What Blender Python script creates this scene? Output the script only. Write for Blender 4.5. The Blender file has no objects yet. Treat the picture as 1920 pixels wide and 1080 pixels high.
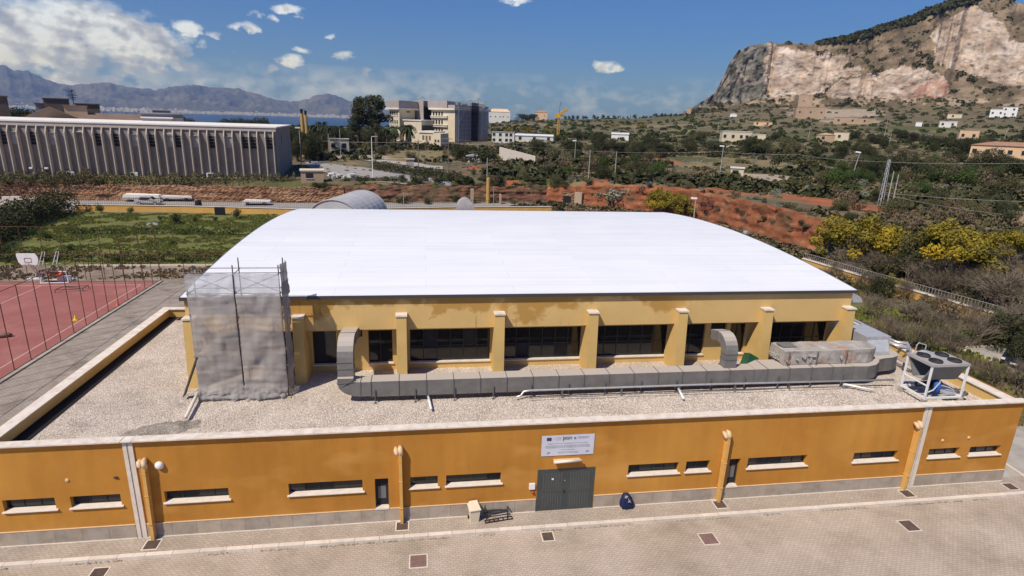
import bpy, math, random
import numpy as np
from mathutils import Vector, Matrix, noise as mnoise
random.seed(7); RNG = np.random.default_rng(7)
S = bpy.context.scene; COL = S.collection
rad = math.radians
# ------------------------------------------------------------------ camera
FPX, YAW, PITCH, ROLL, DCAM, HCAM = 1092.4472, .1525, .2817, -.0333, 21.9024, 16.9792
CAM = Vector((0, -DCAM, HCAM))
def cam_axes():
    f = Vector((math.sin(YAW)*math.cos(PITCH), math.cos(YAW)*math.cos(PITCH), -math.sin(PITCH)))
    r0 = Vector((math.cos(YAW), -math.sin(YAW), 0)); d0 = f.cross(r0)
    r = r0*math.cos(ROLL) + d0*math.sin(ROLL); d = -r0*math.sin(ROLL) + d0*math.cos(ROLL)
    return r, d, f
CR, CD, CF = cam_axes()
cd = bpy.data.cameras.new('camera'); cam = bpy.data.objects.new('camera', cd); COL.objects.link(cam)
cam.matrix_world = Matrix(((CR.x, -CD.x, -CF.x, CAM.x), (CR.y, -CD.y, -CF.y, CAM.y), (CR.z, -CD.z, -CF.z, CAM.z), (0, 0, 0, 1)))
cd.sensor_width = 36; cd.lens = FPX*36/1920; cd.clip_start = .5; cd.clip_end = 90000
S.camera = cam
def ray(px, py):
    return (CR*(px-960) + CD*(py-540) + CF*FPX).normalized()
def azel(px, py):
    v = ray(px, py); return math.atan2(v.x, v.y), math.asin(v.z)
# ------------------------------------------------------------------ light
SUN_TO = Vector((-.57, -.50, 1)).normalized()
sl = bpy.data.lights.new('sun', 'SUN'); sl.energy = 5.0; sl.angle = rad(.5); sl.color = (1, .925, .82)
so = bpy.data.objects.new('sun', sl); COL.objects.link(so)
so.rotation_euler = SUN_TO.to_track_quat('Z', 'Y').to_euler()
W = bpy.data.worlds.new('World'); S.world = W; W.use_nodes = True
S.view_settings.view_transform = 'Standard'; S.view_settings.look = 'None'
S.view_settings.exposure = -.05; S.view_settings.gamma = 1; S.view_settings.use_curve_mapping = False
def world():
    nt = W.node_tree; N = nt.nodes; L = nt.links; N.clear()
    out = N.new('ShaderNodeOutputWorld'); bg = N.new('ShaderNodeBackground'); L.new(bg.outputs[0], out.inputs[0])
    sky = N.new('ShaderNodeTexSky'); sky.sky_type = 'NISHITA'; sky.sun_disc = False
    sky.sun_elevation = math.asin(SUN_TO.z); sky.sun_rotation = math.atan2(SUN_TO.x, SUN_TO.y)
    sky.altitude = 100; sky.air_density = 1.0; sky.dust_density = .5; sky.ozone_density = 3.0
    def M(op, a, b=None, c=None, clamp=False):
        n = N.new('ShaderNodeMath'); n.operation = op; n.use_clamp = clamp
        for i, x in enumerate((a, b, c)):
            if x is None: continue
            if isinstance(x, (int, float)): n.inputs[i].default_value = x
            else: L.new(x, n.inputs[i])
        return n.outputs[0]
    tc = N.new('ShaderNodeTexCoord'); sep = N.new('ShaderNodeSeparateXYZ'); L.new(tc.outputs['Generated'], sep.inputs[0])
    u0 = M('ARCTAN2', sep.outputs[0], sep.outputs[1]); v0 = M('ARCSINE', sep.outputs[2])
    cmb = N.new('ShaderNodeCombineXYZ'); L.new(u0, cmb.inputs[0]); L.new(M('MULTIPLY', v0, 1.5), cmb.inputs[1])
    def NZ(scale, detail, rough, off=0.0, vec=None):
        n = N.new('ShaderNodeTexNoise'); n.noise_dimensions = '3D'; n.inputs['Scale'].default_value = scale
        n.inputs['Detail'].default_value = detail; n.inputs['Roughness'].default_value = rough
        a = N.new('ShaderNodeVectorMath'); a.operation = 'ADD'; a.inputs[1].default_value = (off, off*.7, off*.3)
        L.new(vec or cmb.outputs[0], a.inputs[0]); L.new(a.outputs[0], n.inputs['Vector']); return n.outputs['Fac']
    # billow: sharp-ish cauliflower noise
    n1 = NZ(13, 9, .55); n2 = NZ(46, 6, .55, 3.1); n3 = NZ(7, 5, .55, 9.4)
    n1b = NZ(13, 9, .55, .009); wx = NZ(30, 5, .6, 6.0)
    ud = M('ADD', u0, M('MULTIPLY', M('SUBTRACT', wx, .5), .034)); vd = M('ADD', v0, M('MULTIPLY', M('SUBTRACT', n2, .5), .024))
    # (px, py, half width px, half height px, weight)
    CL = [(60, 45, 140, 42, 1.0), (165, 55, 150, 50, 1.0), (255, 90, 100, 26, 1.0), (90, 102, 210, 34, 1.0), (-60, 80, 150, 60, 1),
          (10, 145, 200, 24, .55),
          (545, 19, 34, 12, .8), (348, 54, 27, 14, .75), (458, 51, 30, 12, .65), (546, 115, 27, 11, .8), (621, 68, 16, 7, .65),
          (648, 105, 24, 11, .75), (689, 132, 14, 9, .7), (1133, 127, 29, 14, .9), (974, 2, 34, 10, .8), (511, 132, 11, 9, .6),
          (480, 25, 14, 9, .45), (508, 33, 10, 7, .5), (405, 65, 18, 6, .4), (378, 80, 12, 9, .35), (427, 88, 12, 5, .4), (565, 95, 14, 7, .4), (30, 8, 50, 14, .35)]
    best = None; vs = None
    for (px, py, a, b, w) in CL:
        az, el = azel(px, py); a2 = a/FPX*.93; b2 = b/FPX*.95
        du = M('DIVIDE', M('SUBTRACT', ud, az), a2); dv = M('DIVIDE', M('SUBTRACT', vd, el), b2)
        # flat underside
        dvn = M('MULTIPLY', M('MINIMUM', dv, 0), 1.25); dvp = M('MAXIMUM', dv, 0)
        q = M('ADD', M('MULTIPLY', du, du), M('ADD', M('MULTIPLY', dvn, dvn), M('MULTIPLY', dvp, dvp)))
        m = M('MULTIPLY', M('SUBTRACT', 1.0, q), w)
        best = m if best is None else M('MAXIMUM', best, m)
    dens = M('ADD', M('MULTIPLY', best, 1.5), M('MULTIPLY', M('SUBTRACT', n1, .5), 3.0))
    dens = M('MULTIPLY', M('SUBTRACT', M('ADD', dens, M('MULTIPLY', M('SUBTRACT', n2, .5), 2.4)), .16), 1.25, clamp=True)
    inside = M('MULTIPLY', M('ADD', best, .35), 2.5, clamp=True)
    dens = M('MULTIPLY', dens, inside, clamp=True)
    # low band of distant cumulus all round the horizon
    band = M('SUBTRACT', 1.0, M('DIVIDE', M('ABSOLUTE', M('SUBTRACT', v0, .036)), .036), clamp=True)
    bd = M('MULTIPLY', M('SUBTRACT', M('ADD', M('ADD', M('MULTIPLY', n1, .9), M('MULTIPLY', n3, .7)), M('MULTIPLY', M('SUBTRACT', n2, .5), .5)), .70), 3.6, clamp=True)
    bd = M('MULTIPLY', M('MULTIPLY', bd, M('POWER', band, .6)), .75)
    # cloud colour: lit top, grey underside
    lit = M('ADD', M('MULTIPLY', M('SUBTRACT', n1b, n1), 6.5), M('ADD', M('MULTIPLY', M('SUBTRACT', n2, .5), .45), M('MULTIPLY', M('SUBTRACT', n1, .5), 1.0)))
    azc, elc = azel(180, 80)
    gv = M('MULTIPLY', M('SUBTRACT', v0, elc-.006), 7.0)
    lit = M('ADD', M('ADD', lit, M('MAXIMUM', gv, -.38)), .62, clamp=True)
    cr = N.new('ShaderNodeValToRGB'); L.new(lit, cr.inputs[0]); cr.color_ramp.elements[0].color = (.34, .39, .49, 1); cr.color_ramp.elements[0].position = .1
    cr.color_ramp.elements[1].color = (.84, .93, 1.1, 1); cr.color_ramp.elements[1].position = .95
    e = cr.color_ramp.elements.new(.5); e.color = (.56, .61, .72, 1)
    sc = N.new('ShaderNodeVectorMath'); sc.operation = 'MULTIPLY'; L.new(sky.outputs[0], sc.inputs[0]); tr_ = N.new('ShaderNodeValToRGB'); L.new(M('MULTIPLY', M('MAXIMUM', v0, 0), 2.0), tr_.inputs[0]); tr_.color_ramp.elements[0].position = 0; tr_.color_ramp.elements[0].color = (*SKY_LOW, 1); tr_.color_ramp.elements[1].position = .62; tr_.color_ramp.elements[1].color = (*SKY_TINT, 1); L.new(tr_.outputs[0], sc.inputs[1])
    mx = N.new('ShaderNodeMix'); mx.data_type = 'RGBA'; L.new(bd, mx.inputs[0]); L.new(sc.outputs[0], mx.inputs[6]); mx.inputs[7].default_value = (.62, .70, .90, 1)
    m2 = N.new('ShaderNodeMix'); m2.data_type = 'RGBA'; L.new(dens, m2.inputs[0]); L.new(mx.outputs[2], m2.inputs[6]); L.new(cr.outputs[0], m2.inputs[7])
    L.new(m2.outputs[2], bg.inputs[0]); bg.inputs[1].default_value = 1.0
SKY_TINT = (.030, .058, .104); SKY_LOW = (.022, .040, .078)      # strength of the sky
world()
# ------------------------------------------------------------------ mesh helpers
class MB:
    def __init__(s): s.v = []; s.f = []; s.n = 0
    def add(s, vs, fs):
        o = s.n; s.v.extend([tuple(v) for v in vs]); s.f.extend([tuple(i+o for i in f) for f in fs]); s.n += len(vs); return s
    def box(s, x0, x1, y0, y1, z0, z1):
        return s.add([(x0,y0,z0),(x1,y0,z0),(x1,y1,z0),(x0,y1,z0),(x0,y0,z1),(x1,y0,z1),(x1,y1,z1),(x0,y1,z1)],
                     [(0,3,2,1),(4,5,6,7),(0,1,5,4),(1,2,6,5),(2,3,7,6),(3,0,4,7)])
    def obox(s, c, size, M):
        hx, hy, hz = [k/2 for k in size]; c = Vector(c)
        P = [c + M @ Vector((sx*hx, sy*hy, sz*hz)) for sz in (-1, 1) for sx, sy in ((-1,-1),(1,-1),(1,1),(-1,1))]
        return s.add(P, [(0,3,2,1),(4,5,6,7),(0,1,5,4),(1,2,6,5),(2,3,7,6),(3,0,4,7)])
    def quad(s, a, b, c, d): return s.add([a, b, c, d], [(0,1,2,3)])
    def prism(s, poly, axis, a, b):
        # poly in the plane normal to axis, extruded from a to b
        n = len(poly)
        def P(p, t):
            if axis == 'x': return (t, p[0], p[1])
            if axis == 'y': return (p[0], t, p[1])
            return (p[0], p[1], t)
        V = [P(p, a) for p in poly] + [P(p, b) for p in poly]
        F = [tuple(range(n))[::-1], tuple(range(n, 2*n))] + [(i, (i+1) % n, (i+1) % n + n, i+n) for i in range(n)]
        return s.add(V, F)
    def tube(s, pts, r, n=8, caps=True):
        pts = [Vector(p) for p in pts]; rs = r if isinstance(r, (list, tuple)) else [r]*len(pts)
        V = []; F = []; prev = None
        for i, p in enumerate(pts):
            t = (pts[min(i+1, len(pts)-1)] - pts[max(i-1, 0)]).normalized()
            if prev is None: a = t.orthogonal().normalized()
            else:
                a = prev - t*prev.dot(t)
                a = a.normalized() if a.length > 1e-5 else t.orthogonal().normalized()
            prev = a; b = t.cross(a)
            for k in range(n):
                th = 2*math.pi*k/n; V.append(p + (a*math.cos(th) + b*math.sin(th))*rs[i])
        for i in range(len(pts)-1):
            for k in range(n): F.append((i*n+k, i*n+(k+1) % n, (i+1)*n+(k+1) % n, (i+1)*n+k))
        if caps: F += [tuple(range(n))[::-1], tuple(range((len(pts)-1)*n, len(pts)*n))]
        return s.add(V, F)
    def lathe(s, prof, n=20, c=(0, 0, 0)):
        V = []; F = []
        for r_, z in prof:
            for k in range(n):
                a = 2*math.pi*k/n; V.append((c[0]+r_*math.cos(a), c[1]+r_*math.sin(a), c[2]+z))
        for i in range(len(prof)-1):
            for k in range(n): F.append((i*n+k, i*n+(k+1) % n, (i+1)*n+(k+1) % n, (i+1)*n+k))
        F += [tuple(range(n))[::-1], tuple(range((len(prof)-1)*n, len(prof)*n))]
        return s.add(V, F)
    def mesh(s, name, m, smooth=False):
        me = bpy.data.meshes.new(name); me.from_pydata(s.v, [], s.f); me.update()
        if m: me.materials.append(m)
        if smooth: me.polygons.foreach_set('use_smooth', [True]*len(me.polygons))
        return me
    def build(s, name, m, parent=None, smooth=False, loc=None, rz=0, label=None):
        return link(name, s.mesh(name, m, smooth), parent, loc, rz, label)
def link(name, me, parent=None, loc=None, rz=0, label=None):
    o = bpy.data.objects.new(name, me); COL.objects.link(o)
    if parent: o.parent = parent
    if loc is not None: o.location = loc
    if rz: o.rotation_euler = (0, 0, rz)
    if label: o['label'] = label
    return o
def tag(o, label, cat, group=None, kind=None):
    if label: o['label'] = label
    if cat: o['category'] = cat
    if group: o['group'] = group
    if kind: o['kind'] = kind
    return o
def thing(name, label, cat, loc=(0, 0, 0), rz=0, group=None, scale=None):
    o = bpy.data.objects.new(name, None); COL.objects.link(o); o.location = loc; o.rotation_euler = (0, 0, rz); o.empty_display_size = .3
    if scale: o.scale = (scale,)*3 if isinstance(scale, (int, float)) else scale
    return tag(o, label, cat, group)
def struct(o): o['kind'] = 'structure'; return o
def copy_tree(o, parent=None):
    c = o.copy(); COL.objects.link(c)
    if parent: c.parent = parent
    for ch in list(o.children): copy_tree(ch, c)
    return c
def np_mesh(name, V, Fq, m, smooth=False):
    me = bpy.data.meshes.new(name); V = np.asarray(V, np.float32); Fq = np.asarray(Fq, np.int32); k = Fq.shape[1]
    me.vertices.add(len(V)); me.vertices.foreach_set('co', V.ravel())
    me.loops.add(Fq.size); me.loops.foreach_set('vertex_index', Fq.ravel())
    me.polygons.add(len(Fq)); me.polygons.foreach_set('loop_start', np.arange(0, Fq.size, k, dtype=np.int32))
    me.update(calc_edges=True); me.validate()
    if m: me.materials.append(m)
    if smooth: me.polygons.foreach_set('use_smooth', [True]*len(me.polygons))
    return me
def fbm(p, o=4): return mnoise.fractal(Vector(p), .8, 2.1, o)      # roughly -1..1
# ------------------------------------------------------------------ materials
MATS = {}
def mat(name, cols, rough=.8, scale=1.0, detail=6, bump=0.0, bscale=None, metal=0, spec=.3, lo=.3, hi=.7, world=True, extra=None, rnd=0.0, dirt=None):
    """cols: one colour or a ramp of colours spread over fractal noise"""
    m = bpy.data.materials.new(name); m.use_nodes = True; nt = m.node_tree; N = nt.nodes; L = nt.links
    b = N['Principled BSDF']; b.inputs['Roughness'].default_value = rough; b.inputs['Metallic'].default_value = metal
    b.inputs['Specular IOR Level'].default_value = spec
    if not isinstance(cols[0], (tuple, list)): cols = [cols]
    g = N.new('ShaderNodeNewGeometry'); tc = N.new('ShaderNodeTexCoord')
    vec = g.outputs['Position'] if world else tc.outputs['Object']
    col = None
    if len(cols) == 1:
        c = cols[0]; cols = [tuple(k*.93 for k in c), tuple(min(1, k*1.07) for k in c)]
    n = N.new('ShaderNodeTexNoise'); n.inputs['Scale'].default_value = scale; n.inputs['Detail'].default_value = detail; n.inputs['Roughness'].default_value = .6
    L.new(vec, n.inputs['Vector'])
    r = N.new('ShaderNodeValToRGB'); cr = r.color_ramp; L.new(n.outputs['Fac'], r.inputs[0])
    while len(cr.elements) < len(cols): cr.elements.new(.5)
    for i, c in enumerate(cols):
        cr.elements[i].position = lo + (hi-lo)*i/(len(cols)-1); cr.elements[i].color = (*c[:3], 1)
    col = r.outputs[0]
    if dirt:     # (colour, scale, threshold lo, hi, amount)
        dn = N.new('ShaderNodeTexNoise'); dn.inputs['Scale'].default_value = dirt[1]; dn.inputs['Detail'].default_value = 8; dn.inputs['Roughness'].default_value = .65
        ad = N.new('ShaderNodeVectorMath'); ad.operation = 'ADD'; ad.inputs[1].default_value = (13, 7, 5); L.new(vec, ad.inputs[0]); L.new(ad.outputs[0], dn.inputs['Vector'])
        mr = N.new('ShaderNodeMapRange'); mr.inputs[1].default_value = dirt[2]; mr.inputs[2].default_value = dirt[3]; mr.inputs[4].default_value = dirt[4]; L.new(dn.outputs['Fac'], mr.inputs[0])
        mx = N.new('ShaderNodeMix'); mx.data_type = 'RGBA'; L.new(mr.outputs[0], mx.inputs[0]); L.new(col, mx.inputs[6]); mx.inputs[7].default_value = (*dirt[0], 1); col = mx.outputs[2]
    if rnd:
        oi = N.new('ShaderNodeObjectInfo'); hs = N.new('ShaderNodeHueSaturation'); mr = N.new('ShaderNodeMapRange')
        mr.inputs[3].default_value = 1-rnd; mr.inputs[4].default_value = 1+rnd; L.new(oi.outputs['Random'], mr.inputs[0]); L.new(mr.outputs[0], hs.inputs['Value']); L.new(col, hs.inputs['Color']); col = hs.outputs[0]
    if extra: col = extra(m, N, L, vec, col, b) or col
    L.new(col, b.inputs['Base Color'])
    if bump and not b.inputs['Normal'].is_linked:
        bn = N.new('ShaderNodeTexNoise'); bn.inputs['Scale'].default_value = bscale or scale*4; bn.inputs['Detail'].default_value = 5; L.new(vec, bn.inputs['Vector'])
        bp = N.new('ShaderNodeBump'); bp.inputs['Strength'].default_value = 1; bp.inputs['Distance'].default_value = bump; L.new(bn.outputs['Fac'], bp.inputs['Height']); L.new(bp.outputs[0], b.inputs['Normal'])
    MATS[name] = m; return m
def mathn(N, L, op, a, b=None, clamp=False):
    n = N.new('ShaderNodeMath'); n.operation = op; n.use_clamp = clamp
    for i, x in enumerate((a, b)):
        if x is None: continue
        if isinstance(x, (int, float)): n.inputs[i].default_value = x
        else: L.new(x, n.inputs[i])
    return n.outputs[0]
def mixc(N, L, f, a, b, mode='MIX'):
    mx = N.new('ShaderNodeMix'); mx.data_type = 'RGBA'; mx.blend_type = mode
    for i, x in ((0, f), (6, a), (7, b)):
        if isinstance(x, (int, float)): mx.inputs[i].default_value = x
        elif isinstance(x, tuple): mx.inputs[i].default_value = (*x[:3], 1)
        else: L.new(x, mx.inputs[i])
    return mx.outputs[2]
def attr_col(m, N, L, vec, col, b):
    a = N.new('ShaderNodeVertexColor'); a.layer_name = 'col'
    return mixc(N, L, 1.0, a.outputs[0], col, 'MULTIPLY')

def pavers(bw, bh, mort, strength):
    def f(m, N, L, vec, col, b):
        br = N.new('ShaderNodeTexBrick'); br.inputs['Scale'].default_value = 1; br.inputs['Brick Width'].default_value = bw; br.inputs['Row Height'].default_value = bh
        br.inputs['Mortar Size'].default_value = mort; br.inputs['Mortar Smooth'].default_value = .3
        br.inputs['Color1'].default_value = (.86, .86, .86, 1); br.inputs['Color2'].default_value = (1.12, 1.12, 1.12, 1); br.inputs['Mortar'].default_value = (.52, .50, .47, 1)
        dv = N.new('ShaderNodeTexNoise'); dv.inputs['Scale'].default_value = 6; L.new(vec, dv.inputs['Vector'])
        sb = N.new('ShaderNodeVectorMath'); sb.operation = 'MULTIPLY_ADD'; L.new(dv.outputs['Color'], sb.inputs[0]); sb.inputs[1].default_value = (.03,)*3; L.new(vec, sb.inputs[2])
        L.new(sb.outputs[0], br.inputs['Vector'])
        bp = N.new('ShaderNodeBump'); bp.inputs['Distance'].default_value = .012; bp.inputs['Strength'].default_value = strength; bp.invert = True
        L.new(br.outputs['Fac'], bp.inputs['Height']); L.new(bp.outputs[0], b.inputs['Normal'])
        fn = N.new('ShaderNodeTexNoise'); fn.inputs['Scale'].default_value = 22; fn.inputs['Detail'].default_value = 4; L.new(vec, fn.inputs['Vector'])
        mr = N.new('ShaderNodeMapRange'); mr.inputs[1].default_value = .3; mr.inputs[2].default_value = .7; mr.inputs[3].default_value = .82; mr.inputs[4].default_value = 1.18; L.new(fn.outputs['Fac'], mr.inputs[0])
        c = mixc(N, L, .5, col, br.outputs[0], 'MULTIPLY')
        cm = N.new('ShaderNodeVectorMath'); cm.operation = 'SCALE'; L.new(c, cm.inputs[0]); L.new(mr.outputs[0], cm.inputs['Scale'])
        return cm.outputs[0]
    return f
def gravel_x(m, N, L, vec, col, b):
    v = N.new('ShaderNodeTexVoronoi'); v.inputs['Scale'].default_value = 24; L.new(vec, v.inputs['Vector'])
    s = N.new('ShaderNodeSeparateColor'); L.new(v.outputs['Color'], s.inputs[0])
    mr = N.new('ShaderNodeMapRange'); mr.inputs[3].default_value = .62; mr.inputs[4].default_value = 1.32; L.new(s.outputs[0], mr.inputs[0])
    cm = N.new('ShaderNodeVectorMath'); cm.operation = 'SCALE'; L.new(col, cm.inputs[0]); L.new(mr.outputs[0], cm.inputs['Scale'])
    bp = N.new('ShaderNodeBump'); bp.inputs['Distance'].default_value = .03; bp.invert = True; L.new(v.outputs['Distance'], bp.inputs['Height']); L.new(bp.outputs[0], b.inputs['Normal'])
    return cm.outputs[0]
def band_stain(m, N, L, vec, col, b):
    # water stains with hard tide lines under the eave, strongest near the top of the band
    sp = N.new('ShaderNodeSeparateXYZ'); L.new(vec, sp.inputs[0])
    n = N.new('ShaderNodeTexNoise'); n.inputs['Scale'].default_value = .55; n.inputs['Detail'].default_value = 5; n.inputs['Roughness'].default_value = .55; L.new(vec, n.inputs['Vector'])
    z = mathn(N, L, 'MULTIPLY', mathn(N, L, 'SUBTRACT', sp.outputs[2], 7.75), .16)
    xf = mathn(N, L, 'MULTIPLY', mathn(N, L, 'SUBTRACT', 15.5, sp.outputs[0]), .35, clamp=True)
    h = mathn(N, L, 'ADD', n.outputs['Fac'], z)
    s = mathn(N, L, 'MULTIPLY', mathn(N, L, 'SUBTRACT', h, .475), 30, clamp=True)
    rim = mathn(N, L, 'SUBTRACT', 1.0, mathn(N, L, 'MULTIPLY', mathn(N, L, 'ABSOLUTE', mathn(N, L, 'SUBTRACT', h, .482)), 70), clamp=True)
    s = mathn(N, L, 'MULTIPLY', mathn(N, L, 'MULTIPLY', s, xf), mathn(N, L, 'MULTIPLY', mathn(N, L, 'SUBTRACT', h, .36), 6, clamp=True))
    rim = mathn(N, L, 'MULTIPLY', mathn(N, L, 'MULTIPLY', rim, xf), .45)
    c = mixc(N, L, mathn(N, L, 'MULTIPLY', s, .85), col, (.44, .235, .05))
    c = mixc(N, L, rim, c, (.42, .23, .07))
    # dark vertical rust runs below pipe stubs
    st = N.new('ShaderNodeTexNoise'); st.inputs['Scale'].default_value = 1.0; st.inputs['Detail'].default_value = 3
    mp = N.new('ShaderNodeMapping'); mp.inputs['Scale'].default_value = (3.2, 1, .25); L.new(vec, mp.inputs[0]); L.new(mp.outputs[0], st.inputs['Vector'])
    sr = mathn(N, L, 'MULTIPLY', mathn(N, L, 'SUBTRACT', st.outputs['Fac'], .66), 9, clamp=True)
    c = mixc(N, L, mathn(N, L, 'MULTIPLY', mathn(N, L, 'MULTIPLY', sr, xf), .5), c, (.12, .08, .04))
    return c
def roof_x(m, N, L, vec, col, b):
    br = N.new('ShaderNodeTexBrick'); br.inputs['Scale'].default_value = 1; br.inputs['Brick Width'].default_value = 9; br.inputs['Row Height'].default_value = 1.05
    br.inputs['Mortar Size'].default_value = .02; br.inputs['Mortar Smooth'].default_value = .5
    br.inputs['Color1'].default_value = (.99,)*3+(1,); br.inputs['Color2'].default_value = (.94, .943, .955, 1); br.inputs['Mortar'].default_value = (.82, .82, .84, 1)
    L.new(vec, br.inputs['Vector'])
    st = N.new('ShaderNodeTexNoise'); st.inputs['Scale'].default_value = 1; st.inputs['Detail'].default_value = 8
    mp = N.new('ShaderNodeMapping'); mp.inputs['Scale'].default_value = (.12, 2.6, 1); L.new(vec, mp.inputs[0]); L.new(mp.outputs[0], st.inputs['Vector'])
    mr = N.new('ShaderNodeMapRange'); mr.inputs[1].default_value = .35; mr.inputs[2].default_value = .65; mr.inputs[3].default_value = .94; mr.inputs[4].default_value = 1.0; L.new(st.outputs['Fac'], mr.inputs[0])
    c = mixc(N, L, 1.0, col, br.outputs[0], 'MULTIPLY')
    cm = N.new('ShaderNodeVectorMath'); cm.operation = 'SCALE'; L.new(c, cm.inputs[0]); L.new(mr.outputs[0], cm.inputs['Scale']); return cm.outputs[0]
def facade_x(m, N, L, vec, col, b):
    # faint streaks running down from the coping and the sills
    st = N.new('ShaderNodeTexNoise'); st.inputs['Scale'].default_value = 1; st.inputs['Detail'].default_value = 6
    mp = N.new('ShaderNodeMapping'); mp.inputs['Scale'].default_value = (2.2, 1, .22); L.new(vec, mp.inputs[0]); L.new(mp.outputs[0], st.inputs['Vector'])
    mr = N.new('ShaderNodeMapRange'); mr.inputs[1].default_value = .3; mr.inputs[2].default_value = .7; mr.inputs[3].default_value = .93; mr.inputs[4].default_value = 1.05; L.new(st.outputs['Fac'], mr.inputs[0])
    cm = N.new('ShaderNodeVectorMath'); cm.operation = 'SCALE'; L.new(col, cm.inputs[0]); L.new(mr.outputs[0], cm.inputs['Scale'])
    sp = N.new('ShaderNodeSeparateXYZ'); L.new(vec, sp.inputs[0])
    n2 = N.new('ShaderNodeTexNoise'); n2.inputs['Scale'].default_value = 2.6; n2.inputs['Detail'].default_value = 8; n2.inputs['Roughness'].default_value = .7; L.new(vec, n2.inputs['Vector'])
    lowz = mathn(N, L, 'MULTIPLY', mathn(N, L, 'SUBTRACT', 1.35, sp.outputs[2]), 1.3, clamp=True); hiz = mathn(N, L, 'MULTIPLY', mathn(N, L, 'SUBTRACT', sp.outputs[2], 3.5), .8, clamp=True)
    sp2 = mathn(N, L, 'MULTIPLY', mathn(N, L, 'SUBTRACT', n2.outputs['Fac'], .47), 5, clamp=True)
    c = mixc(N, L, mathn(N, L, 'MULTIPLY', mathn(N, L, 'MULTIPLY', lowz, sp2), .4), cm.outputs[0], (.33, .19, .09))
    c = mixc(N, L, mathn(N, L, 'MULTIPLY', mathn(N, L, 'MULTIPLY', hiz, sp2), .35), c, (.30, .14, .045))
    n3 = N.new('ShaderNodeTexNoise'); n3.inputs['Scale'].default_value = .8; n3.inputs['Detail'].default_value = 2; mp3 = N.new('ShaderNodeMapping'); mp3.inputs['Location'].default_value = (4, 2, 9); mp3.inputs['Scale'].default_value = (.5, 1, 1.2); L.new(vec, mp3.inputs[0]); L.new(mp3.outputs[0], n3.inputs['Vector'])
    return mixc(N, L, mathn(N, L, 'MULTIPLY', mathn(N, L, 'SUBTRACT', n3.outputs['Fac'], .56), 3.0, clamp=True), c, (.60, .30, .075))
mat('orange', [(.37, .152, .020), (.47, .205, .030), (.56, .265, .046)], .85, .16, 8, .002, 60, dirt=((.44, .23, .085), 1.3, .55, .75, .35), extra=facade_x)
mat('cream', [(.58, .385, .135), (.66, .445, .165)], .85, .6, 6, .002, 50, dirt=((.50, .31, .11), 1.7, .5, .75, .4))
mat('band', [(.61, .405, .155), (.69, .465, .185)], .85, .5, 6, .002, 50, extra=band_stain)
mat('coping', [(.58, .49, .40), (.70, .61, .52), (.78, .70, .61)], .85, 2.2, 9, .003, 40, dirt=((.30, .25, .2), 3.5, .55, .75, .5))
mat('plinth', [(.28, .23, .18), (.37, .31, .25), (.43, .37, .30)], .6, 1.7, 9, .002, 40, rnd=.09, dirt=((.46, .35, .23), 1.1, .5, .7, .5))
mat('sill', [(.62, .54, .45), (.74, .66, .57)], .6, 3)
mat('roofwhite', [(.78, .78, .80), (.82, .82, .835)], .55, .25, 3, extra=roof_x)
mat('flashing', (.06, .055, .055), .5, 2)
mat('glass', (.012, .014, .016), .08, 1, spec=.6)
mat('glass_int', [(.014, .015, .016), (.03, .031, .033)], .7, 1.2, 3)
mat('dark', (.02, .02, .022), .7, 2)
mat('frame_dk', (.035, .037, .038), .5, 2)
mat('frame_gr', (.16, .16, .155), .5, 2)
mat('doorgreen', [(.052, .06, .058), (.07, .078, .074)], .45, 1.3, spec=.5)
mat('gravel', [(.44, .365, .30), (.54, .455, .38), (.63, .54, .46)], .95, .6, 7, extra=gravel_x, dirt=((.20, .165, .13), .8, .60, .72, .55))
mat('paver', [(.38, .305, .24), (.46, .375, .30), (.52, .43, .355)], .9, .35, 8, extra=pavers(.22, .11, .018, .4), dirt=((.27, .225, .16), .45, .50, .74, .75))
mat('walkpaver', [(.37, .30, .24), (.45, .375, .305)], .9, .8, 8, extra=pavers(.22, .11, .018, .5), dirt=((.25, .21, .16), .9, .52, .72, .5))
mat('kerb', [(.58, .50, .42), (.70, .61, .52)], .85, 2.5, 8, .003, 30, rnd=.06, dirt=((.35, .29, .22), 3, .58, .75, .6))
mat('weeds', [(.10, .09, .035), (.16, .14, .05)], .95, 6)
mat('grate', [(.085, .06, .05), (.13, .09, .07)], .7, 5)
mat('grate_pink', [(.17, .10, .085), (.24, .15, .13)], .8, 5)
mat('pipeyellow', [(.60, .33, .085), (.70, .40, .12)], .6, 3)
mat('pipebeige', [(.60, .42, .24), (.7, .52, .32)], .7, 6)
def dust_toplight(m, N, L, vec, col, b):
    g = N.new('ShaderNodeNewGeometry'); sp = N.new('ShaderNodeSeparateXYZ'); L.new(g.outputs['Normal'], sp.inputs[0])
    return mixc(N, L, mathn(N, L, 'MULTIPLY', mathn(N, L, 'SUBTRACT', sp.outputs[2], .45), 2.2, clamp=True), col, (.46, .40, .34))  # up-facing faces paler: dust plus the lit-top contrast put into the colour
mat('duct', [(.145, .135, .125), (.205, .19, .175)], .6, 1.8, 5, metal=0, rnd=.05, extra=dust_toplight)
mat('ductseam', (.13, .13, .13), .6, 2)
mat('wrap', [(.27, .24, .215), (.36, .33, .295), (.43, .39, .355)], .75, 1.6, 8, .02, 5, dirt=((.42, .20, .11), .9, .58, .64, .85))
mat('galv', [(.46, .46, .47), (.60, .60, .61)], .4, 4, metal=.35)
mat('galvpipe', [(.50, .49, .48), (.62, .61, .60)], .35, 4, metal=.5)
mat('whitepaint', (.76, .76, .74), .5, 2)
mat('chillergray', [(.33, .30, .28), (.42, .39, .37)], .5, 2)
mat('blue', (.03, .12, .42), .45, 3)
mat('black', (.015, .015, .017), .6, 3)
mat('rust', [(.11, .05, .03), (.17, .085, .05)], .8, 4)
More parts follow.
